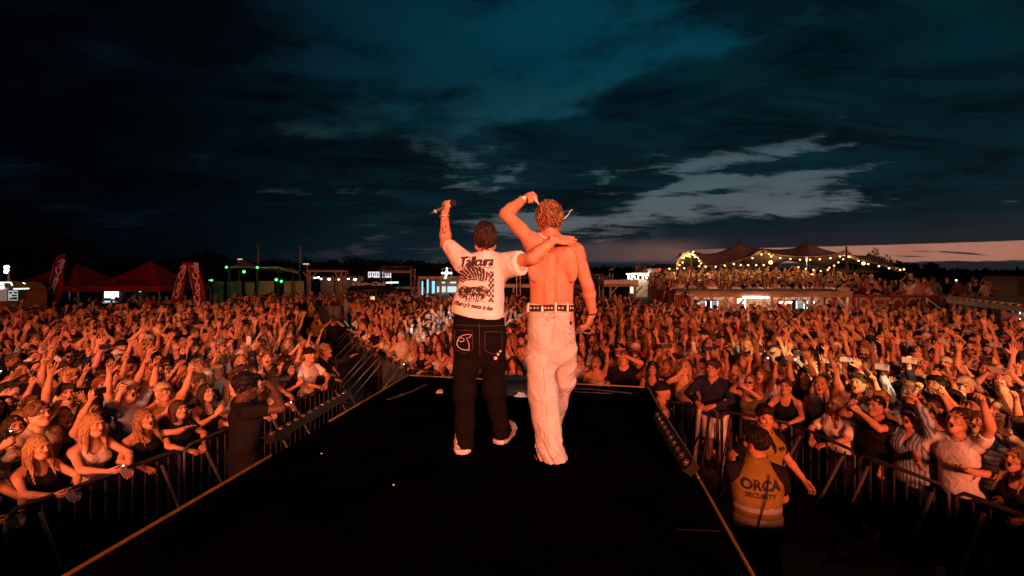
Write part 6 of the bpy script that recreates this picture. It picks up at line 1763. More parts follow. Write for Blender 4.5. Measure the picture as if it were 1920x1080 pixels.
        so = rcone(g, W(0, -.025, .026), W(.004, .14, .024), .063, .058); so = smin(so, rcone(g, W(.004, .14, .022), W(.008, .235, .026), .052, .038), .02); so = np.maximum(so + .003 * np.sin(170 * g.y), np.maximum(g.z - DECK - .040, DECK + .004 - g.z))
        wmesh('sneaker', g.net(up), [M['cloth']], t, col); wmesh('sneaker_sole', g.net(so), [M['cloth']], t, tuple(q * .85 for q in col))
    shoe(867, 846, 3.50, .18, (.62, .58, .55)); shoe(941, 826, 3.70, -.30, (.48, .50, .55))
    # hair
    o = wmesh('hair', (lambda VQ: (VQ[0] * 1.0 @ R.T + hc, VQ[1]))(make_hair('short', .0065)), [M['hair']], t, (.016, .0085, .006))
    strand_hair(t, Vector(hc.tolist()), R, 900, .062, .0030, (.020, .010, .0065), 5, lambda p, rn: (p.x * 2.0, .25 + (0 if p.z > .07 else .25), -.9 if p.z < .09 else -.1), zmin=-.055, curl=.010, lift=.13)
    strand_hair(t, Vector(hc.tolist()), R, 260, .055, .0032, (.060, .030, .016), 6, lambda p, rn: (p.x * 2.0, .25 + (0 if p.z > .07 else .25), -.9 if p.z < .09 else -.1), name='pale_locks', zmin=-.05, curl=.012, lift=.16)
    mb = MB(); Wv = Vector(lw.tolist()); mb.tube([Wv + Vector((.036 * math.cos(q), .030 * math.sin(q), -.012 + .004 * math.cos(q))) for q in [i * PI / 9 for i in range(19)]], .0085, 6); mb.build('watch', M['alu'], t, True)
    # tattoos: dark thin lines on the raised forearm
    bt = bvh_of((np.concatenate(Vs[:1]), Qs[0])); INK2 = mat('tattoo_ink', (.05, .03, .03), .6); rn2 = random.Random(8)
    for i in range(9):
        cx, cy = 833 + rn2.uniform(-5, 5), 430 + rn2.uniform(-9, 9); pts = [(cx + rn2.uniform(-3.5, 3.5), cy + rn2.uniform(-4, 4)) for _ in range(4)]
        drape_tube(bt, pts, Y, .0018, .001, 4).build('tattoo', INK2, t)
    # microphone, a thing of its own
    a, b = P(807, 400.5, Y + .085), P(856, 377.5, Y + .085); mt = thing('microphone', 'wireless microphone held up in the fist of the performer in white', 'microphone', (a + b) / 2)
    d = b - a
    mb = MB(); mb.tube([a, a + d * .12, a + d * .72], [.0125, .0145, .018], 10); mb.build('handle', mat('mic_handle', (.06, .06, .065), .35, .5), mt, True)
    mb = MB(); mb.tube([a + d * .165, a + d * .22], .0158, 10); mb.build('ring', mat('mic_ring', (.45, .60, .75), .4), mt, True)
    mb = MB(); mb.tube([a + d * .70, a + d * .745], .0225, 12); mb.build('collar', M['alu'], mt, True)
    mb = MB(); mb.ball(a + d * .86, .0275, 12, 9); mb.build('grille', mat('mic_grille', (.02, .02, .02), .6, bump=.8, bscale=500), mt, True)
    return t

def performer_b():
    Y = 3.49; base = P(1034, 866, 3.35); base.z = DECK
    t = thing('person', 'shirtless performer in pale baggy jeans with one arm bent overhead', 'person', base)
    ls, le, lw = V3(P(1001, 457, Y)), V3(P(948, 401, Y + .02)), V3(P(984, 372, Y + .15))
    rs, re, rw = V3(P(1079, 474, Y)), V3(P(1102, 536, Y + .02)), V3(P(1111, 588, Y + .10))
    hc = V3(P(1030, 412, Y + .03))
    g = G((P(928, 0, Y).x, Y - .22, P(0, 640, Y).z), (P(1135, 0, Y).x, Y + .36, P(0, 345, Y).z), .0085)
    f = wloft(g, px_row([(630, 992, 1078, .13), (600, 992, 1077, .125), (575, 994, 1074, .112), (548, 994, 1074.5, .106), (520, 991.5, 1077, .112), (495, 988, 1080, .122), (475, 986, 1082, .122, .004), (460, 992, 1078, .10, .01), (450, 1004, 1064, .078, .015), (443, 1014, 1048, .064, .02), (436, 1018, 1044, .057, .02)], Y))
    f = smin(f, rcone(g, P(1031, 448, Y + .02), hc + (0, -.005, -.085), .064, .060), .03)
    for a, b in ((P(1026, 443, Y), P(1002, 455, Y)), (P(1038, 443, Y), P(1076, 466, Y))): f = smin(f, rcone(g, a, b, .040, .046), .04)
    for S, E, W in ((ls, le, lw), (rs, re, rw)):
        f = smin(f, rcone(g, S, S * .9 + E * .1, .066, .064), .05); f = smin(f, rcone(g, S, E, .060, .047), .035); tr_ = S * .55 + E * .45; f = smin(f, rcone(g, tr_, tr_ * .8 + E * .2, .055, .050), .02)
        m = E * .72 + W * .28; f = smin(f, rcone(g, E, m, .046, .050), .02); f = smin(f, rcone(g, m, W, .050, .031), .02)
    bk = Y - .115
    for (px, py, rx, ry, rz_, dep) in ((1012, 482, .070, .030, .085, .0), (1060, 484, .066, .030, .085, .0), (1000, 503, .05, .03, .10, .01), (1070, 505, .045, .03, .10, .01), (1026, 552, .028, .022, .10, .012), (1043, 552, .028, .022, .10, .012)):
        c = V3(P(px, py, Y)); c[1] = bk + .012 + dep; f = smin(f, ell(g, c, (rx, ry + .006, rz_)), .024)
    pts = [V3(P(px, py, Y)) for px, py in ((1033, 452), (1034, 490), (1034.5, 530), (1035, 565))]
    for a, b in zip(pts[:-1], pts[1:]):
        a = a.copy(); b = b.copy(); a[1] = b[1] = bk - .015; f = -smin(-f, rcone(g, a, b, .028, .028), .022)
    V, Q = g.net(f); Vs, Qs, Ms, n = [V], [Q], [np.zeros(len(Q), int)], len(V)
    R = rotm(PI - .08, .06, .03); n = add_head(Vs, Qs, Ms, n, 0, 'calm', R, hc, 1.06)
    n, _ = add_hand(Vs, Qs, Ms, n, 1, le, lw, 'fist', (.25, .9, -.2), (.9, .25, .25), 1.05)
    n, _ = add_hand(Vs, Qs, Ms, n, -1, re, rw, 'relax', (-.8, .5, .1), (-.30, .10, -.9), 1.06)
    wmesh('body', (np.concatenate(Vs), np.concatenate(Qs)), BODY_MATS, t, (.43, .205, .12), np.concatenate(Ms))
    # pale jeans
    g = G((P(972, 0, Y).x, Y - .32, DECK + .005), (P(1092, 0, Y).x, Y + .48, P(0, 562, Y).z), .0098)
    f = wloft(g, px_row([(688, 1018, 1048, .07), (674, 1000, 1064, .10), (655, 988, 1076, .132), (635, 987, 1078, .142), (605, 990, 1077, .136), (580, 991.5, 1075, .124), (569, 991.5, 1075, .120)], Y))
    for a, b, c, ra, rb, rc in ((P(1011, 655, Y), P(1019, 745, Y - .06), P(1031, 843, Y - .16), .112, .108, .096), (P(1056, 655, Y), P(1057, 714, Y + .12), P(1037, 786, Y + .36), .106, .082, .080)):
        f = smin(f, rcone(g, a, b, ra, rb), .022); f = smin(f, rcone(g, b, c, rb, rc), .03)
    f = smin(f, rcone(g, P(1031, 843, Y - .16), P(1035, 857, Y - .16), .095, .098), .02)
    xx = g.x - P(1030, 0, Y).x
    f = f + .006 * np.sin(20 * g.z + 17 * g.x) * np.cos(15 * g.x - 9 * g.z) + .005 * np.sin(34 * (xx * .8 + (g.z - 2.7) * .6)) * np.exp(-((g.z - 2.62) / .16) ** 2) + .007 * np.sin(52 * g.z + 9 * np.sin(12 * xx)) * np.clip((2.02 - g.z) / .12, 0, 1) + .004 * np.sin(26 * xx + 5 * g.z)
    f = f + fold(g.z + .35 * np.sin(7 * xx + 1), 46, .013) * np.clip((2.10 - g.z) / .2, 0, 1) + fold(g.z - .9 * xx, 22, .012) * np.exp(-((g.z - 2.50) / .16) ** 2) + fold(xx * 1.0 + .12 * g.z, 30, .007) * np.clip((2.5 - g.z) / .3, 0, 1)
    f = np.maximum(f, DECK + .012 - g.z); JQ = g.net(f); wmesh('jeans', JQ, [M['cloth']], t, (.44, .41, .375)); bj = bvh_of(JQ)
    # belt with studs, loops, rear buckle strap, pockets
    BLT = mat('belt_leather', (.022, .013, .010), .45); SEAM = mat('jean_stitching', (.30, .24, .20), .9)
    for k in range(5):
        mb = drape_tube(bj, [(992.5 + 2.0 * i, 573.0 + k * 2.3 + .6 * math.sin(i * .2)) for i in range(42)], Y, .0062, .002, 4); mb.build('belt', BLT, t, True)
    for i, px in enumerate((997, 1003, 1009, 1023, 1029, 1035, 1048, 1054, 1068, 1072)):
        q = [hit(bj, px + dx, 577.5 + dy, Y, .010) for dx, dy in ((0, -2.6), (1.2, 0), (0, 2.6), (-1.2, 0), (-2.6, 0), (0, 1.2), (2.6, 0), (0, -1.2))]
        if None not in q: mb = MB(); mb.poly(q, [(0, 1, 2, 3), (4, 5, 6, 7)]); mb.build('stud', mat('stud', (.6, .5, .4), .4), t)
    for px in (1017.5, 1042, 1063, 993):
        drape_tube(bj, [(px, 570), (px - .3, 576), (px - .4, 584)], Y, .0085, .010, 6).build('belt_loop', M['white'], t)
    for k in range(4): drape_tube(bj, [(1019 + 3.6 * i, 587.5 + k * 1.6 + (i - 5) * (i - 5) * .05) for i in range(12)], Y, .0040, .003, 4).build('rear_strap', mat('strap_cloth', (.58, .50, .44), .85), t)
    drape_tube(bj, [(1036 + 5 * math.cos(q), 591.5 + 4.4 * math.sin(q)) for q in [i * .45 for i in range(15)]], Y, .0022, .009, 6).build('buckle', M['gold'], t)
    def seam(poly, r=.0015):
        drape_tube(bj, [(poly[i][0] * (1 - s) + poly[i + 1][0] * s, poly[i][1] * (1 - s) + poly[i + 1][1] * s) for i in range(len(poly) - 1) for s in (0, .33, .66)] + [poly[-1]], Y, r).build('seam', SEAM, t)
    seam([(998, 609), (1036, 610)]); seam([(998, 609), (996, 630), (999, 648), (1010, 654), (1024, 652), (1033, 645), (1036, 625), (1036, 610)]); seam([(985, 659), (996, 657), (999, 650)], .004)
    seam([(1043, 622), (1060, 624), (1076, 626)]); seam([(1058, 611), (1060, 640), (1064, 650), (1072, 651)]); seam([(1062, 612), (1074, 622), (1062, 632), (1073, 644)], .0022); seam([(1074, 612), (1063, 622), (1073, 634)], .0022)
    seam([(1040, 592), (1040, 622), (1037, 650)]); seam([(992, 585), (1015, 586), (1045, 586), (1074, 584)]); seam([(1019, 690), (1024, 760), (1030, 840)])
    q = [hit(bj, 1069 + 2 * math.cos(a), 606 + 4 * math.sin(a), Y, .006) for a in [i * PI / 4 for i in range(8)]]
    if None not in q: mb = MB(); mb.poly(q, [tuple(range(8))]); mb.build('dark_patch', BLT, t)
    # brown shoe heel just showing under the hem
    g = G(V3((P(1033, 0, Y).x - .12, Y - .32, DECK)), V3((P(1033, 0, Y).x + .12, Y + .12, DECK + .10)), .009)
    f = rcone(g, (P(1035, 0, Y).x, Y - .19, DECK + .036), (P(1034, 0, Y).x, Y + .05, DECK + .034), .050, .044); f = np.maximum(f, DECK + .004 - g.z); wmesh('shoe', g.net(f), [M['cloth']], t, (.16, .08, .045))
    g = G(V3((P(1040, 0, Y).x - .14, Y + .2, DECK)), V3((P(1040, 0, Y).x + .14, Y + .72, DECK + .12)), .010)
    f = rcone(g, (P(1042, 0, Y).x, Y + .36, DECK + .045), (P(1040, 0, Y).x, Y + .58, DECK + .036), .052, .044); f = np.maximum(f, DECK + .004 - g.z); wmesh('shoe', g.net(f), [M['cloth']], t, (.16, .08, .045))
    # wavy hair
    o = wmesh('hair', (lambda VQ: (VQ[0] * 1.08 @ R.T + hc, VQ[1]))(make_hair('mop', .0065)), [M['hair']], t, (.12, .058, .025))
    strand_hair(t, Vector(hc.tolist()), R, 520, .055, .0050, (.13, .062, .026), 9, lambda p, rn: (p.x * 3 + rn.uniform(-.5, .5), rn.uniform(-.3, .5), -.5 if p.z < .08 else .05), spread=(.094, .112, .110), zmin=-.065, curl=.034, lift=.20)
    strand_hair(t, Vector(hc.tolist()), R, 420, .050, .0048, (.30, .165, .075), 19, lambda p, rn: (p.x * 3 + rn.uniform(-.6, .6), rn.uniform(-.4, .5), -.4 if p.z < .08 else .1), name='pale_locks', spread=(.097, .115, .113), zmin=-.06, curl=.040, lift=.24)
    # watch, wristband, rope necklace, head tie
    Wv = Vector(lw.tolist()); ax = (Vector(lw.tolist()) - Vector(le.tolist())).normalized(); s1 = ax.cross(Vector((0, 1, 0))).normalized(); s2 = ax.cross(s1)
    mb = MB(); mb.tube([Wv - ax * .01 + s1 * .036 * math.cos(q) + s2 * .034 * math.sin(q) for q in [i * PI / 9 for i in range(19)]], .008, 6); w_ = mb.build('watch', M['rubber'], t, True)
    mb = MB(); c = Wv - ax * .01 - Vector((0, .040, 0)); mb.tube([c, c - Vector((0, .008, 0))], .017, 12); mb.build('watch_face', M['alu'], w_)
    Wv = Vector(rw.tolist()); mb = MB(); mb.tube([Wv + Vector((.034 * math.cos(q), .034 * math.sin(q), -.004 + .006 * math.cos(q))) for q in [i * PI / 9 for i in range(19)]], .007, 6); mb.build('wristband', M['rubber'], t, True)
    c = Vector(rw.tolist()) + Vector((-.045, -.03, -.13)); mb = MB(); mb.tube([c + Vector((.036 * math.cos(q), .012 * math.sin(q), .020 * math.sin(q))) for q in [i * PI / 8 for i in range(17)]], .005, 5)
    tag(mb.build('glow_bracelet', emis('bracelet_glow', (.9, .16, .05), .5), None, True), 'small orange glowing bracelet held in the lowered hand of the shirtless performer', 'bracelet')
    bt = bvh_of((V, Q)); rp = [hit(bt, x, y, Y, .004) for x, y in ((1009, 437), (1012, 440), (1016, 443.5), (1020, 445.5), (1024, 446))]; rp = [p for p in rp if p]
    mb = MB()
    if len(rp) > 1: mb.tube(rp, .0055, 6)
    mb.build('necklace', M['white'], t, True)
    mb = MB()
    for k in (0, 1.6):
        mb = MB(); mb.tube([P(999 + k, 368, Y + .14), P(1004 + k, 376 - k, Y + .13), P(1010, 382 + k, Y + .10), P(1014, 392, Y + .06)], [.004, .006, .005, .003], 5); mb.build('head_tie', M['white'], t, True)
    mb = MB(); mb.tube([P(1054, 412, Y + .02), P(1060, 408.5, Y), P(1066, 402, Y), P(1069, 396, Y), P(1073, 393, Y)], [.004, .004, .0035, .003, .0035], 5)
    mb.build('head_tie', M['white'], t, True)
    return t
PA = performer_a(); PB = performer_b()

# ================================================================== people standing round the stage
def face(x, y, tx=0.1, ty=3.6): return math.atan2(tx - x, -(ty - y))
R_ = random.Random(21)
USED = set()
HAIRWORD = {'short': 'short-haired', 'crew': 'crop-haired', 'curly': 'curly-haired', 'mop': 'tousle-haired', 'long': 'long-haired', 'wavy': 'wavy-haired', 'frontlong': 'loose-haired', 'pony': 'ponytailed', 'bun': 'bun-haired', 'bob': 'bob-haired'}
TOPWORD = {'tee': 'tee', 'shirt': 'shirt', 'hoodie': 'sweater', 'vest': 'sleeveless shirt', 'tank': 'tank top', 'crop': 'crop top', 'halter': 'halter top', 'dress': 'dress', 'bikini': 'bandeau', 'blouse': 'blouse'}
FIDX = {POSES[i].words: i % 16 for i in range(16)}
def pose_i(fem, w): return FIDX[w] + (16 if fem else 0)
def zone(x, y):
    if abs(x) < 3.3 and y < 14: return 'runway-end crowd'
    return 'tent-side crowd' if x < -2.2 - (y - 8) * .38 else 'bar-side crowd'
def describe(fem, hair, hairc, hat, hatc, shades, top, topc, pat, words, z):
    w = 'woman' if fem else 'man'
    if hat: head = '%s in %s %s' % (w, hatc, {'cap': 'cap', 'backcap': 'backwards cap', 'bucket': 'bucket hat'}[hat])
    else: head = '%s %s %s' % (hairc, HAIRWORD[hair], w) if hair else 'shaven-headed %s' % w
    if shades: head += ', sunglasses'
    return '%s, %s%s %s, %s, %s' % (head, topc, pat, TOPWORD[top], words, z)
STAND = ['arms down', 'turned sideways', 'both arms up', 'pointing up', 'one hand waving', 'filming at eye level', 'phone held high', 'hand at cheek', 'clapping', 'arms bent overhead', 'shading eyes', 'one fist up', 'two fingers up']
SW = [8, 6, 10, 10, 10, 7, 7, 4, 7, 8, 4, 11, 8]
BARR = ['folded arms on barrier', 'phone at barrier', 'reaching over barrier', 'pointing up', 'both arms up', 'hand at cheek', 'clapping', 'filming at eye level']
SHOE = {}
def rand_attr(rn, fem, front=False):
    d = {}
    d['fem'] = fem
    d['hair'] = rn.choice(['long', 'long', 'frontlong', 'frontlong', 'wavy', 'wavy', 'pony', 'bun', 'bob']) if fem else rn.choices(['short', 'crew', 'curly', 'mop'], [5, 2, 2, 4])[0]
    d['hairc'] = rn.choices(list(HAIRC), [8, 7, 6, 4, 3, 2, 1] if fem else [4, 6, 7, 6, 4, 3, 1])[0]
    d['top'] = rn.choices(['tank', 'crop', 'halter', 'dress', 'bikini', 'blouse', 'tee'], [6, 6, 3, 2, 2, 3, 3])[0] if fem else rn.choices(['tee', 'shirt', 'hoodie', 'vest'], [8, 4, 1, 1])[0]
    d['topc'] = rn.choices(list(CLOTH), [14, 5, 6, 2, 3, 2, 4, 3, 1, 1, 1, 4, 1, 2, 1])[0]
    d['skin'] = rn.choices(list(SKINS), [6, 7, 4, 1, .6])[0]
    d['hat'] = None; d['hatc'] = None
    if rn.random() < (.04 if fem else .12): d['hat'] = rn.choice(['cap', 'cap', 'backcap', 'bucket']); d['hatc'] = rn.choice(['white', 'white', 'black', 'cream', 'beige'])
    d['shades'] = rn.random() < (.06 if fem else .12)
    d['topm'] = 'cloth'
    if rn.random() < .07 and d['top'] in ('tee', 'shirt', 'tank'): d['topm'] = rn.choice(['stripe', 'vstripe'])
    d['legs'] = rn.choice(['trousers', 'shorts', 'skirt'] if fem else ['trousers', 'trousers', 'shorts']); d['legc'] = rn.choice(['navy', 'black', 'light blue', 'beige', 'charcoal', 'white'])
    return d
def put(x, y, words, d, group, rz=None, z=0.0, scale=None, zn=None, rn=R_, mirror=None):
    fem = d['fem']; k = pose_i(fem, words)
    for _ in range(80):
        lab = describe(fem, d['hair'], d['hairc'], d['hat'], d['hatc'], d['shades'], d['top'], d['topc'], ' striped' if d['topm'] != 'cloth' else '', words, zn or zone(x, y))
        if lab not in USED: break
        n = rand_attr(rn, fem); d = dict(d, topc=n['topc'], hairc=n['hairc'], hair=n['hair'])
    USED.add(lab)
    sc = scale or (rn.uniform(.89, .97) if fem else rn.uniform(.94, 1.04))
    hair = d['hair']
    if d['hat'] and not fem: hair = None
    if d['hat'] and fem and hair in ('bun', 'pony'): hair = 'long'
    ph = 'phone of the ' + ' '.join(lab.split(', ')[:1]) + ', ' + d['topc'] + ' ' + TOPWORD[d['top']] + ', ' + (zn or zone(x, y))
    t = person((x, y, z), face(x, y) + rn.uniform(-.25, .25) if rz is None else rz, k, d['top'], d['topc'], hair, d['hairc'], d['skin'], d['legs'], d['legc'], d['shades'], sc, lab, group, d['hat'], d['hatc'], d['topm'], flash=rn.random() < .2, palephone=rn.random() < .4, phone_label=ph, shoes=(rn.choice(['white', 'black', 'black', 'grey']) if 'barrier' in group else None))
    if mirror is None: mirror = rn.random() < .5
    u = rn.uniform(.93, 1.09)
    if not POSES[k].phone: t.scale.x *= u; t.scale.y *= u
    if mirror and not POSES[k].phone: t.scale.x *= -1
    return t

OCC = []
def free(x, y, r): return all((x - a) ** 2 + (y - b) ** 2 > r * r for a, b in OCC)
def D(fem, hair, hairc, top, topc, **k):
    d = dict(fem=fem, hair=hair, hairc=hairc, top=top, topc=topc, skin='light', hat=None, hatc=None, shades=False, topm='cloth', legs='trousers', legc='navy'); d.update(k); return d
NIND = 0
def row(line, seq, side, step, start, off=.36, group='people along the barriers'):
    """people leaning on a barrier line; seq gives who stands where"""
    global NIND
    pts = [Vector(p) for p in line]; s = start; i = 0; seg = 0; acc = 0.0
    L = [(b - a).length for a, b in zip(pts[:-1], pts[1:])]; tot = sum(L)
    while s < tot - .1:
        q = s; j = 0
        while q > L[j] and j < len(L) - 1: q -= L[j]; j += 1
        a, b = pts[j], pts[j + 1]; d = (b - a).normalized(); n = Vector((-d.y, d.x)) * side; p = a + d * q + n * (off + R_.uniform(-.03, .05))
        if seq and i < len(seq) and seq[i]: w, dd = seq[i]
        else:
            fem = R_.random() < .62; w = R_.choices(BARR, [5, 3, 4, 3, 2, 2, 3, 2])[0]; dd = rand_attr(R_, fem)
        rz = math.atan2(-n.x, n.y)
        put(p.x, p.y, w, dd, group, rz * .6 + face(p.x, p.y) * .4 if abs(rz - face(p.x, p.y)) < 2 else rz); OCC.append((p.x, p.y)); NIND += 1
        s += step * R_.uniform(.9, 1.15); i += 1
row(LB, [None, None, None, None, ('phone at barrier', D(1, 'long', 'dark brown', 'tank', 'beige', skin='tan')), ('phone at barrier', D(1, 'frontlong', 'blonde', 'tank', 'black', skin='fair')),
         ('phone at barrier', D(1, 'long', 'blonde', 'tank', 'cream', skin='fair')), ('reaching over barrier', D(1, 'frontlong', 'dark blonde', 'crop', 'black')), ('folded arms on barrier', D(1, 'bob', 'brown', 'tee', 'black')),
         None, ('reaching over barrier', D(1, 'wavy', 'light brown', 'crop', 'white')), ('folded arms on barrier', D(1, 'frontlong', 'blonde', 'tank', 'black', hat='cap', hatc='black')), ('phone at barrier', D(1, 'pony', 'brown', 'crop', 'grey')),
         ('clapping', D(1, 'long', 'black', 'halter', 'black')), ('folded arms on barrier', D(0, 'short', 'brown', 'tee', 'white', hat='backcap', hatc='black'))], 1, .44, .15, .42)
row(RB, [('hand at cheek', D(1, 'long', 'blonde', 'tank', 'beige', skin='fair')), ('folded arms on barrier', D(0, 'mop', 'brown', 'shirt', 'navy', legs='shorts', legc='white')), ('filming at eye level', D(1, 'wavy', 'light brown', 'crop', 'olive', shades=True)),
         ('folded arms on barrier', D(1, 'pony', 'brown', 'tank', 'black')), ('folded arms on barrier', D(1, 'wavy', 'dark blonde', 'blouse', 'white')), ('filming at eye level', D(0, 'crew', 'dark brown', 'tee', 'black')),
         ('pointing up', D(0, 'short', 'dark brown', 'shirt', 'light blue', topm='vstripe', shades=True)), ('one fist up', D(0, 'crew', 'brown', 'tee', 'white')), ('reaching over barrier', D(1, 'frontlong', 'dark blonde', 'tank', 'black')),
         ('filming at eye level', D(1, 'bun', 'brown', 'tank', 'black')), ('reaching over barrier', D(1, 'long', 'blonde', 'crop', 'beige', skin='tan')), ('filming at eye level', D(1, 'pony', 'dark blonde', 'tee', 'charcoal')), ('phone at barrier', D(0, 'crew', 'black', 'tee', 'maroon'))], 1, .45, .2, .42)
row(EB, [('phone at barrier', D(1, 'wavy', 'dark brown', 'crop', 'black')), ('clapping', D(1, 'long', 'brown', 'crop', 'white')), ('folded arms on barrier', D(1, 'bun', 'light brown', 'tank', 'white')), None, ('filming at eye level', D(0, 'short', 'brown', 'tee', 'charcoal', shades=True)), None, None,
         ('folded arms on barrier', D(1, 'bun', 'dark brown', 'halter', 'maroon', skin='fair')), ('one hand waving', D(1, 'pony', 'blonde', 'bikini', 'cream', skin='fair')), ('shading eyes', D(0, 'crew', 'light brown', 'tee', 'black')), ('phone at barrier', D(1, 'frontlong', 'black', 'tank', 'black', skin='tan'))], 1, .5, .25)
row(AR[:5], [('phone at barrier', D(1, 'frontlong', 'blonde', 'tank', 'white')), None, ('pointing up', D(1, 'wavy', 'brown', 'halter', 'light blue')), None, None, ('folded arms on barrier', D(0, 'short', 'black', 'tee', 'black'))], -1, .58, .3)
row(AL[:2], [None], 1, .62, .4)

# ---- security, photographers --------------------------------------------
VIS = (.70, .42, .02)
def vest_parts(t, k, text=None, chest=None, color=VIS):
    VQ = POSES[k].top('vest', .013, .016); me = np_mesh('hi_vis_vest', VQ[0], VQ[1], [M['cloth']]); o = child('hi_vis_vest', me, t, color=color)
    c = VQ[0][VQ[1]].mean(1); nv = np.cross(VQ[0][VQ[1][:, 2]] - VQ[0][VQ[1][:, 0]], VQ[0][VQ[1][:, 3]] - VQ[0][VQ[1][:, 1]]); nv /= np.linalg.norm(nv, axis=1)[:, None] + 1e-9
    for z0, z1 in ((1.005, 1.055), (1.10, 1.15)):
        sel = (c[:, 2] > z0) & (c[:, 2] < z1) & (np.abs(nv[:, 2]) < .75)
        Qs = VQ[1][sel]; u, inv = np.unique(Qs, return_inverse=True)
        # push outwards from the axis
        v = VQ[0][u].copy(); r = np.linalg.norm(v[:, :2], axis=1)[:, None]; v[:, :2] += v[:, :2] / r * .004
        child('reflective_band', np_mesh('reflective_band', v, inv.reshape(-1, 4), [M['reflect']]), t)
    bv = bvh_of(VQ)
    def put_text(txt, size, zc, fromy, xc=0.0, sx=1.0, bold=.0):
        tm = text_mesh(txt, size, 0, 0, bold, cuts=2); mb = MB(); s = 1 if fromy > 0 else -1; ok = True
        for v in tm.vertices:
            h = bv.ray_cast(Vector((-s * (v.co.x * sx) + xc, fromy, zc + v.co.y)), Vector((0, -s, 0)))
            if h[0] is None: h = (Vector((-s * v.co.x * sx + xc, s * .13, zc + v.co.y)),)
            mb.v.append(tuple(h[0] + Vector((0, s * .005, 0))))
        mb.f = [tuple(p.vertices) for p in tm.polygons]; me = mb.mesh('lettering', M['vest_ink']); child('lettering', me, t)
    if text:
        put_text(text[0], .118, 1.335, 1, 0, .92, .005); put_text(text[1], .056, 1.250, 1, 0, .95, .002)
    if chest: put_text(chest[0], .036, 1.34, -1, .085, 1, .004); put_text(chest[1], .018, 1.312, -1, .085)
M['reflect'] = mat('reflective_band', (.42, .44, .46), .35, .3); M['vest_ink'] = mat('vest_ink', (.012, .012, .012), .7)
def sec_pose(**k): POSES.append(Pose(0, **k)); return len(POSES) - 1
k1 = sec_pose(R=A_((-.12, -.30, 1.00), 'relax', (.8, .3, .2), (-1, .5, -.2)), L=A_((.06, -.32, .98), 'relax', (-.8, .3, .2), (1, .5, -.2)), head=(.75, .05, 0))
k2 = sec_pose(R=A_((-.25, .05, .95), 'relax', (.9, 0, 0)), L=A_((.36, -.18, .98), 'relax', (-.9, 0, .1)), head=(-.45, .12, 0), mouth='calm')
t = person((2.16, 4.02, 0), PI - .25, k1, 'tee', 'black', 'short', 'black', 'tan', 'trousers', 'black', scale=1.03, label='security guard seen from behind in an orange ORCA SECURITY vest', group='security guards in the pit'); vest_parts(t, k1, ('ORCA', 'SECURITY'), color=(.21, .15, .032))
# body-worn radio strap
mb = MB(); mb.tube([(-.06, .155, 1.44), (-.03, .175, 1.25), (.02, .172, 1.05), (.05, .165, .92)], .006, 5); child('strap', mb.mesh('strap', M['rubber']), t); mb = MB(); mb.box((.05, .16, .93), (.10, .05, .13)); child('pouch', mb.mesh('pouch', M['black']), t)
t = person((2.72, 4.92, 0), .25, k2, 'tee', 'black', 'short', 'dark brown', 'light', 'trousers', 'black', scale=1.0, label='bearded security guard facing the stage in a yellow vest, arm hanging', group='security guards in the pit'); vest_parts(t, k2, None, ('ORCA', 'SECURITY'), color=(.28, .21, .03))
for (x, y, lab, hr) in ((-10.15, 23.0, 'steward in a yellow vest standing at the far mouth of the aisle', 'black'), (-6.95, 16.2, 'steward in a yellow vest watching the crowd beside the aisle', 'brown')):
    k = pose_i(0, 'arms down'); t = person((x, y, 0), face(x, y), k, 'tee', 'black', 'short', hr, 'light', 'trousers', 'black', label=lab, group='stewards in yellow vests'); vest_parts(t, k, None, color=(.62, .46, .05))
k = pose_i(0, 'arms down'); t = person((-8.5, 26.9, 0), 2.4, k, 'tee', 'black', 'short', 'brown', 'light', 'trousers', 'black', label='steward in a yellow vest leaning at the grey sheeted fence', group='stewards in yellow vests'); vest_parts(t, k, None, color=(.66, .50, .06))
def camera_rig(t_loc, rz, label):
    c = thing('camera', label, 'camera', t_loc)
    mb = MB(); mb.box((0, 0, 0), (.14, .075, .10)); mb.box((0, 0, .06), (.06, .06, .04)); child('camera_body', mb.mesh('camera_body', M['rubber']), c)
    mb = MB(); mb.tube([(0, -.03, 0), (0, -.16, 0)], [.038, .044], 12); child('lens', mb.mesh('lens', M['black']), c); c.rotation_euler.z = rz; return c
kc = sec_pose(R=A_((-.09, -.24, 1.60), 'grip', (.9, .3, 0), (-1, 0, -.8)), L=A_((.08, -.26, 1.60), 'grip', (-.9, .3, 0), (1, 0, -.8)), head=(0, .02, 0))
x, y = -5.9, 15.0; rz = face(x, y); person((x, y, 0), rz, kc, 'tee', 'black', 'crew', 'dark brown', 'tan', 'trousers', 'black', label='photographer in black aiming a camera up the aisle', group='photographers'); camera_rig(Vector((x, y, 1.66)) + Matrix.Rotation(rz, 3, 'Z') @ Vector((0, -.26, 0)), rz, 'dark camera held by the photographer in the aisle')
mb = MB(); mb.box((-2.72, 4.62, .17), (.7, .5, .34)); tag(mb.build('step_box', M['black']), 'low black step box under the pit photographer', 'box')
x, y = -2.72, 4.62; rz = 2.35; person((x, y, .34), rz, kc, 'tee', 'black', 'curly', 'black', 'dark', 'trousers', 'black', scale=1.03, label='broad photographer in a black tee seen from behind in the pit', group='photographers'); camera_rig(Vector((x, y, 2.05)) + Matrix.Rotation(rz, 3, 'Z') @ Vector((0, -.27, 0)), rz, 'dark camera held up by the pit photographer')
# head of a crew member peering over the stage edge
d_ = D(1, None, 'brown', 'tank', 'black', hat='cap', hatc='black', skin='light'); OCC += [(2.0, 6.3)]
k = pose_i(0, 'turned sideways'); person((2.02, 6.15, 0), face(2.0, 6.1) + 2.2, k, 'vest', 'black', None, 'brown', 'light', 'trousers', 'black', scale=.97, label='crew member in a black cap peering over the runway corner', group='crew by the stage', hat='cap', hatc='black')

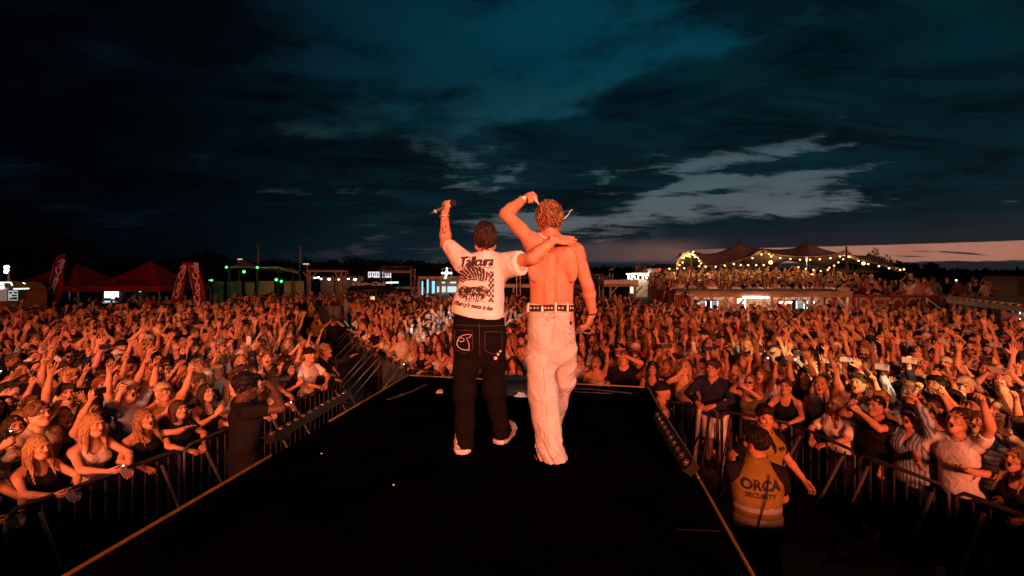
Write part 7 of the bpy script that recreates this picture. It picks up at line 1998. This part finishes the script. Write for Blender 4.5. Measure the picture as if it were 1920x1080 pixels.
# ---- the packed crowd ------------------------------------------------------
def inpoly(x, y, poly):
    c = False; n = len(poly); j = n - 1
    for i in range(n):
        xi, yi = poly[i]; xj, yj = poly[j]
        if (yi > y) != (yj > y) and x < (xj - xi) * (y - yi) / (yj - yi) + xi: c = not c
        j = i
    return c
def seg_d(x, y, line):
    m = 9
    for (ax, ay), (bx, by) in zip(line[:-1], line[1:]):
        dx, dy = bx - ax, by - ay; t = max(0, min(1, ((x - ax) * dx + (y - ay) * dy) / (dx * dx + dy * dy))); m = min(m, math.hypot(x - ax - t * dx, y - ay - t * dy))
    return m
LEFT = LB + AL[1:] + [(-10.2, 22.2), (-14, 22.0), (-18, 19.5), (-26, 18.0), (-32, 17), (-20, 14), (-9, 2.0)]
RIGHT = [(4.75, 2.9), (4.26, 4.40), (4.02, 5.30), (3.9, 6.29), (3.16, 6.92), (2.49, 7.46)] + EB[::-1] + AR[1:] + [(-7.5, 27.3), (-4.5, 27.8), (7.0, 28.2), (7.4, 25.0), (8.0, 18.6), (14.2, 18.4), (15.9, 17.4), (15.6, 16.2), (13.4, 10.8), (13, 2.5)]
cand = []
sp = .44
yy = 2.4; r = 0
while yy < 28.3:
    st = sp * (.92 if yy < 9 else 1) * (1 + max(0, (yy - 16)) * .020); xx = -32 + (r % 2) * st / 2
    while xx < 22:
        x, y = xx + R_.uniform(-.13, .13), yy + R_.uniform(-.13, .13); xx += st
        if abs(x) > 1.125 * y + .45: continue
        L_, Rr = inpoly(x, y, LEFT), inpoly(x, y, RIGHT)
        if not (L_ or Rr): continue
        if min(seg_d(x, y, LB), seg_d(x, y, RB), seg_d(x, y, EB), seg_d(x, y, AR), seg_d(x, y, AL)) < .58: continue
        if not free(x, y, .34): continue
        if y > 18 and R_.random() < (.10 + .05 * (y - 18)): continue
        if Rr and x > 6 and y > 15.5 and R_.random() < .35: continue
        ppx = CX + x / y * F
        if 570 < ppx < 614 and 11.2 < y < 23.4 and L_: continue
        cand.append((x, y))
    yy += st * .88; r += 1
cand.sort(key=lambda p: p[1])
NMAX = 286 - NIND
for (x, y) in cand[:NMAX]:
    fem = R_.random() < .52; w = R_.choices(STAND, SW)[0]
    put(x, y, w, rand_attr(R_, fem), 'people in the crowd')
rest = cand[NMAX:]

# ---- everybody farther back: one object, figures set on points ------------------
HEADS_LO = {}
def lo_full(k, top, hair, legs='trousers'):
    p = POSES[k]; V, Q = p.body(.030); Vs, Qs, Ms, n = [V], [Q], [np.zeros(len(Q), int)], len(V)
    def add(V2, Q2, m):
        nonlocal n
        Vs.append(V2); Qs.append(Q2 + n); Ms.append(m if not np.isscalar(m) else np.full(len(Q2), m)); n += len(V2)
    key = (p.fem, p.mouth)
    if key not in HEADS_LO: HEADS_LO[key] = make_head(p.fem, p.mouth, .0105)
    HV, HQ, HM = HEADS_LO[key]; R = rotm(*p.head); add(HV @ R.T + p.hc, HQ, HM)
    for q, A in p.arms.items():
        V2, Q2, _ = hand_xf(q, None, A['W'], A['E'], A['hand'], A['palm'], A['bend']); add(V2, Q2, 0)
    V2, Q2 = p.top(top, .028); add(V2, Q2, 6)
    if top != 'dress': V2, Q2 = LEG_LO[legs]; add(V2, Q2, 7)
    if hair:
        kk = 'lo' + hair
        if kk not in HAIRS: HAIRS[kk] = make_hair(hair, .0145)
        V2, Q2 = HAIRS[kk]; add(V2 @ R.T + p.hc, Q2, 8)
    return np_mesh('figure', np.concatenate(Vs), np.concatenate(Qs), [M['skin_i'], M['eye'], M['lip'], M['brow'], M['mouth'], M['teeth'], M['cloth_i'], M['pants_i'], M['hair_i']], np.concatenate(Ms))
LEG_LO = {k: make_legs(k, .032) for k in ('trousers', 'shorts')}
figs = bpy.data.collections.new('figures'); FN = []
combo = []
for w in STAND:
    combo += [(pose_i(0, w), R_.choice(['tee', 'tee', 'shirt']), R_.choice(['short', 'mop', 'crew', 'curly', 'cap'])), (pose_i(1, w), R_.choice(['tank', 'crop', 'tee', 'halter']), R_.choice(['long', 'wavy', 'pony', 'bob', 'frontlong']))]
combo += [(pose_i(0, 'arms down'), 'shirt', 'cap'), (pose_i(0, 'turned sideways'), 'tee', 'short'), (pose_i(1, 'arms down'), 'tank', 'frontlong'), (pose_i(0, 'arms down'), 'tee', 'mop')]
CALM = [i for i, c in enumerate(combo) if (c[0] % 16) in (0, 1, 7, 8) and c[0] < 32]
for i, (k, tp, hr) in enumerate(combo):
    o = bpy.data.objects.new('figure_%02d' % i, lo_full(k, tp, hr)); figs.objects.link(o)
pts, att = [], []
def add_fig(x, y, z, calm=False, rz=None, dim=False):
    i = R_.choice(CALM) if calm else R_.choices(range(len(combo)), [SW[(j // 2)] if j < 2 * len(STAND) else 9 for j in range(len(combo))])[0]
    d = rand_attr(R_, 0); tc = R_.choices(list(CLOTH), [14, 5, 6, 2, 3, 2, 4, 3, 1, 1, 1, 4, 1, 2, 1])[0]
    hc = HAIRC[d['hairc']]
    if combo[i][2] == 'cap': hc = CLOTH[R_.choice(['white', 'black', 'navy', 'cream'])]
    pts.append((x, y, z)); att.append((i, (face(x, y) + R_.uniform(-.35, .35)) if rz is None else rz, R_.uniform(.92, 1.06), SKINS[d['skin']], hc, CLOTH[tc], CLOTH[d['legc']]))
for (x, y) in rest: add_fig(x, y, 0, calm=(y > 15 and R_.random() < .35 + .08 * (y - 15)))
# terrace
yy = 22.9; r = 0
while yy < 35:
    xx = 7.6 + (yy - 22.4) * .12
    while xx < 21.5 - max(0, (yy - 29)) * .3:
        xx += R_.uniform(.42, .72)
        if R_.random() < (.10 if yy < 31 else .25): continue
        if xx > 19 and R_.random() < .45: continue
        y = yy + R_.uniform(-.2, .2); add_fig(xx, y, terr_z(xx, y), calm=R_.random() < .85)
    yy += .62 if yy < 26 else .95; r += 1
# loose groups behind: tents, food court, booth, second bar
for n, x0, x1, y0_, y1_ in ((46, -26, -12, 25.5, 29), (70, -17, -9, 27, 33), (36, -13, -5, 29, 36), (40, -5.5, 7, 28, 31.5), (16, 20, 27, 22.8, 26)):
    for _ in range(n):
        x, y = R_.uniform(x0, x1), R_.uniform(y0_, y1_)
        if abs(x) < 1.13 * y: add_fig(x, y, terr_z(x, y) if x > 18 else 0, True, None if R_.random() < .6 else R_.uniform(-PI, PI))
for px in (1312, 1318, 1342, 1402, 1412, 1422, 1433, 1370, 1460, 1478, 1500, 1530, 1560): 
    x = P(px, 570, 19.6).x; add_fig(x, 19.7 + R_.uniform(-.25, .25), 0, True, PI + R_.uniform(-.4, .4))
for px in (1600, 1618, 1641, 1655, 1672, 1690, 1702, 1722, 1738, 1752, 1770, 1795):
    y = R_.uniform(18.4, 20.4); add_fig(P(px, 570, y).x, y, 0, True, None if R_.random() < .4 else PI + R_.uniform(-.5, .5))
me = bpy.data.meshes.new('crowd'); me.from_pydata(pts, [], [])
def attr(nm, ty, dom, vals, f):
    a = me.attributes.new(nm, ty, dom); a.data.foreach_set(f, np.asarray(vals, np.float32 if ty != 'INT' else np.int32).ravel())
attr('figure', 'INT', 'POINT', [a[0] for a in att], 'value'); attr('turn', 'FLOAT_VECTOR', 'POINT', [(0, 0, a[1]) for a in att], 'vector'); attr('size', 'FLOAT', 'POINT', [a[2] for a in att], 'value')
for nm, q in (('skin_tone', 3), ('hair_tone', 4), ('top_tone', 5), ('trouser_tone', 6)): attr(nm, 'FLOAT_COLOR', 'POINT', [tuple(a[q]) + (1,) for a in att], 'color')
crowd = bpy.data.objects.new('crowd', me); COL.objects.link(crowd)
tag(crowd, 'packed festival crowd stretching back to the tents, bar and terrace', 'crowd', kind='stuff')
ng = bpy.data.node_groups.new('crowd_figures', 'GeometryNodeTree')
ng.interface.new_socket('Geometry', in_out='INPUT', socket_type='NodeSocketGeometry'); ng.interface.new_socket('Geometry', in_out='OUTPUT', socket_type='NodeSocketGeometry')
nd = ng.nodes; gi, go = nd.new('NodeGroupInput'), nd.new('NodeGroupOutput'); iop = nd.new('GeometryNodeInstanceOnPoints'); ci = nd.new('GeometryNodeCollectionInfo')
ci.inputs['Collection'].default_value = figs; ci.inputs['Separate Children'].default_value = True; ci.inputs['Reset Children'].default_value = True
def named(nm, ty):
    n = nd.new('GeometryNodeInputNamedAttribute'); n.data_type = ty; n.inputs['Name'].default_value = nm; return n.outputs['Attribute']
LK = ng.links.new
LK(gi.outputs[0], iop.inputs['Points']); LK(ci.outputs[0], iop.inputs['Instance']); iop.inputs['Pick Instance'].default_value = True
LK(named('figure', 'INT'), iop.inputs['Instance Index']); LK(named('turn', 'FLOAT_VECTOR'), iop.inputs['Rotation'])
cs = nd.new('ShaderNodeCombineXYZ'); sz = named('size', 'FLOAT')
for i in range(3): LK(sz, cs.inputs[i])
LK(cs.outputs[0], iop.inputs['Scale']); LK(iop.outputs[0], go.inputs[0])
md = crowd.modifiers.new('figures', 'NODES'); md.node_group = ng
print('CROWD individuals', NMAX + NIND, 'rest', len(pts))
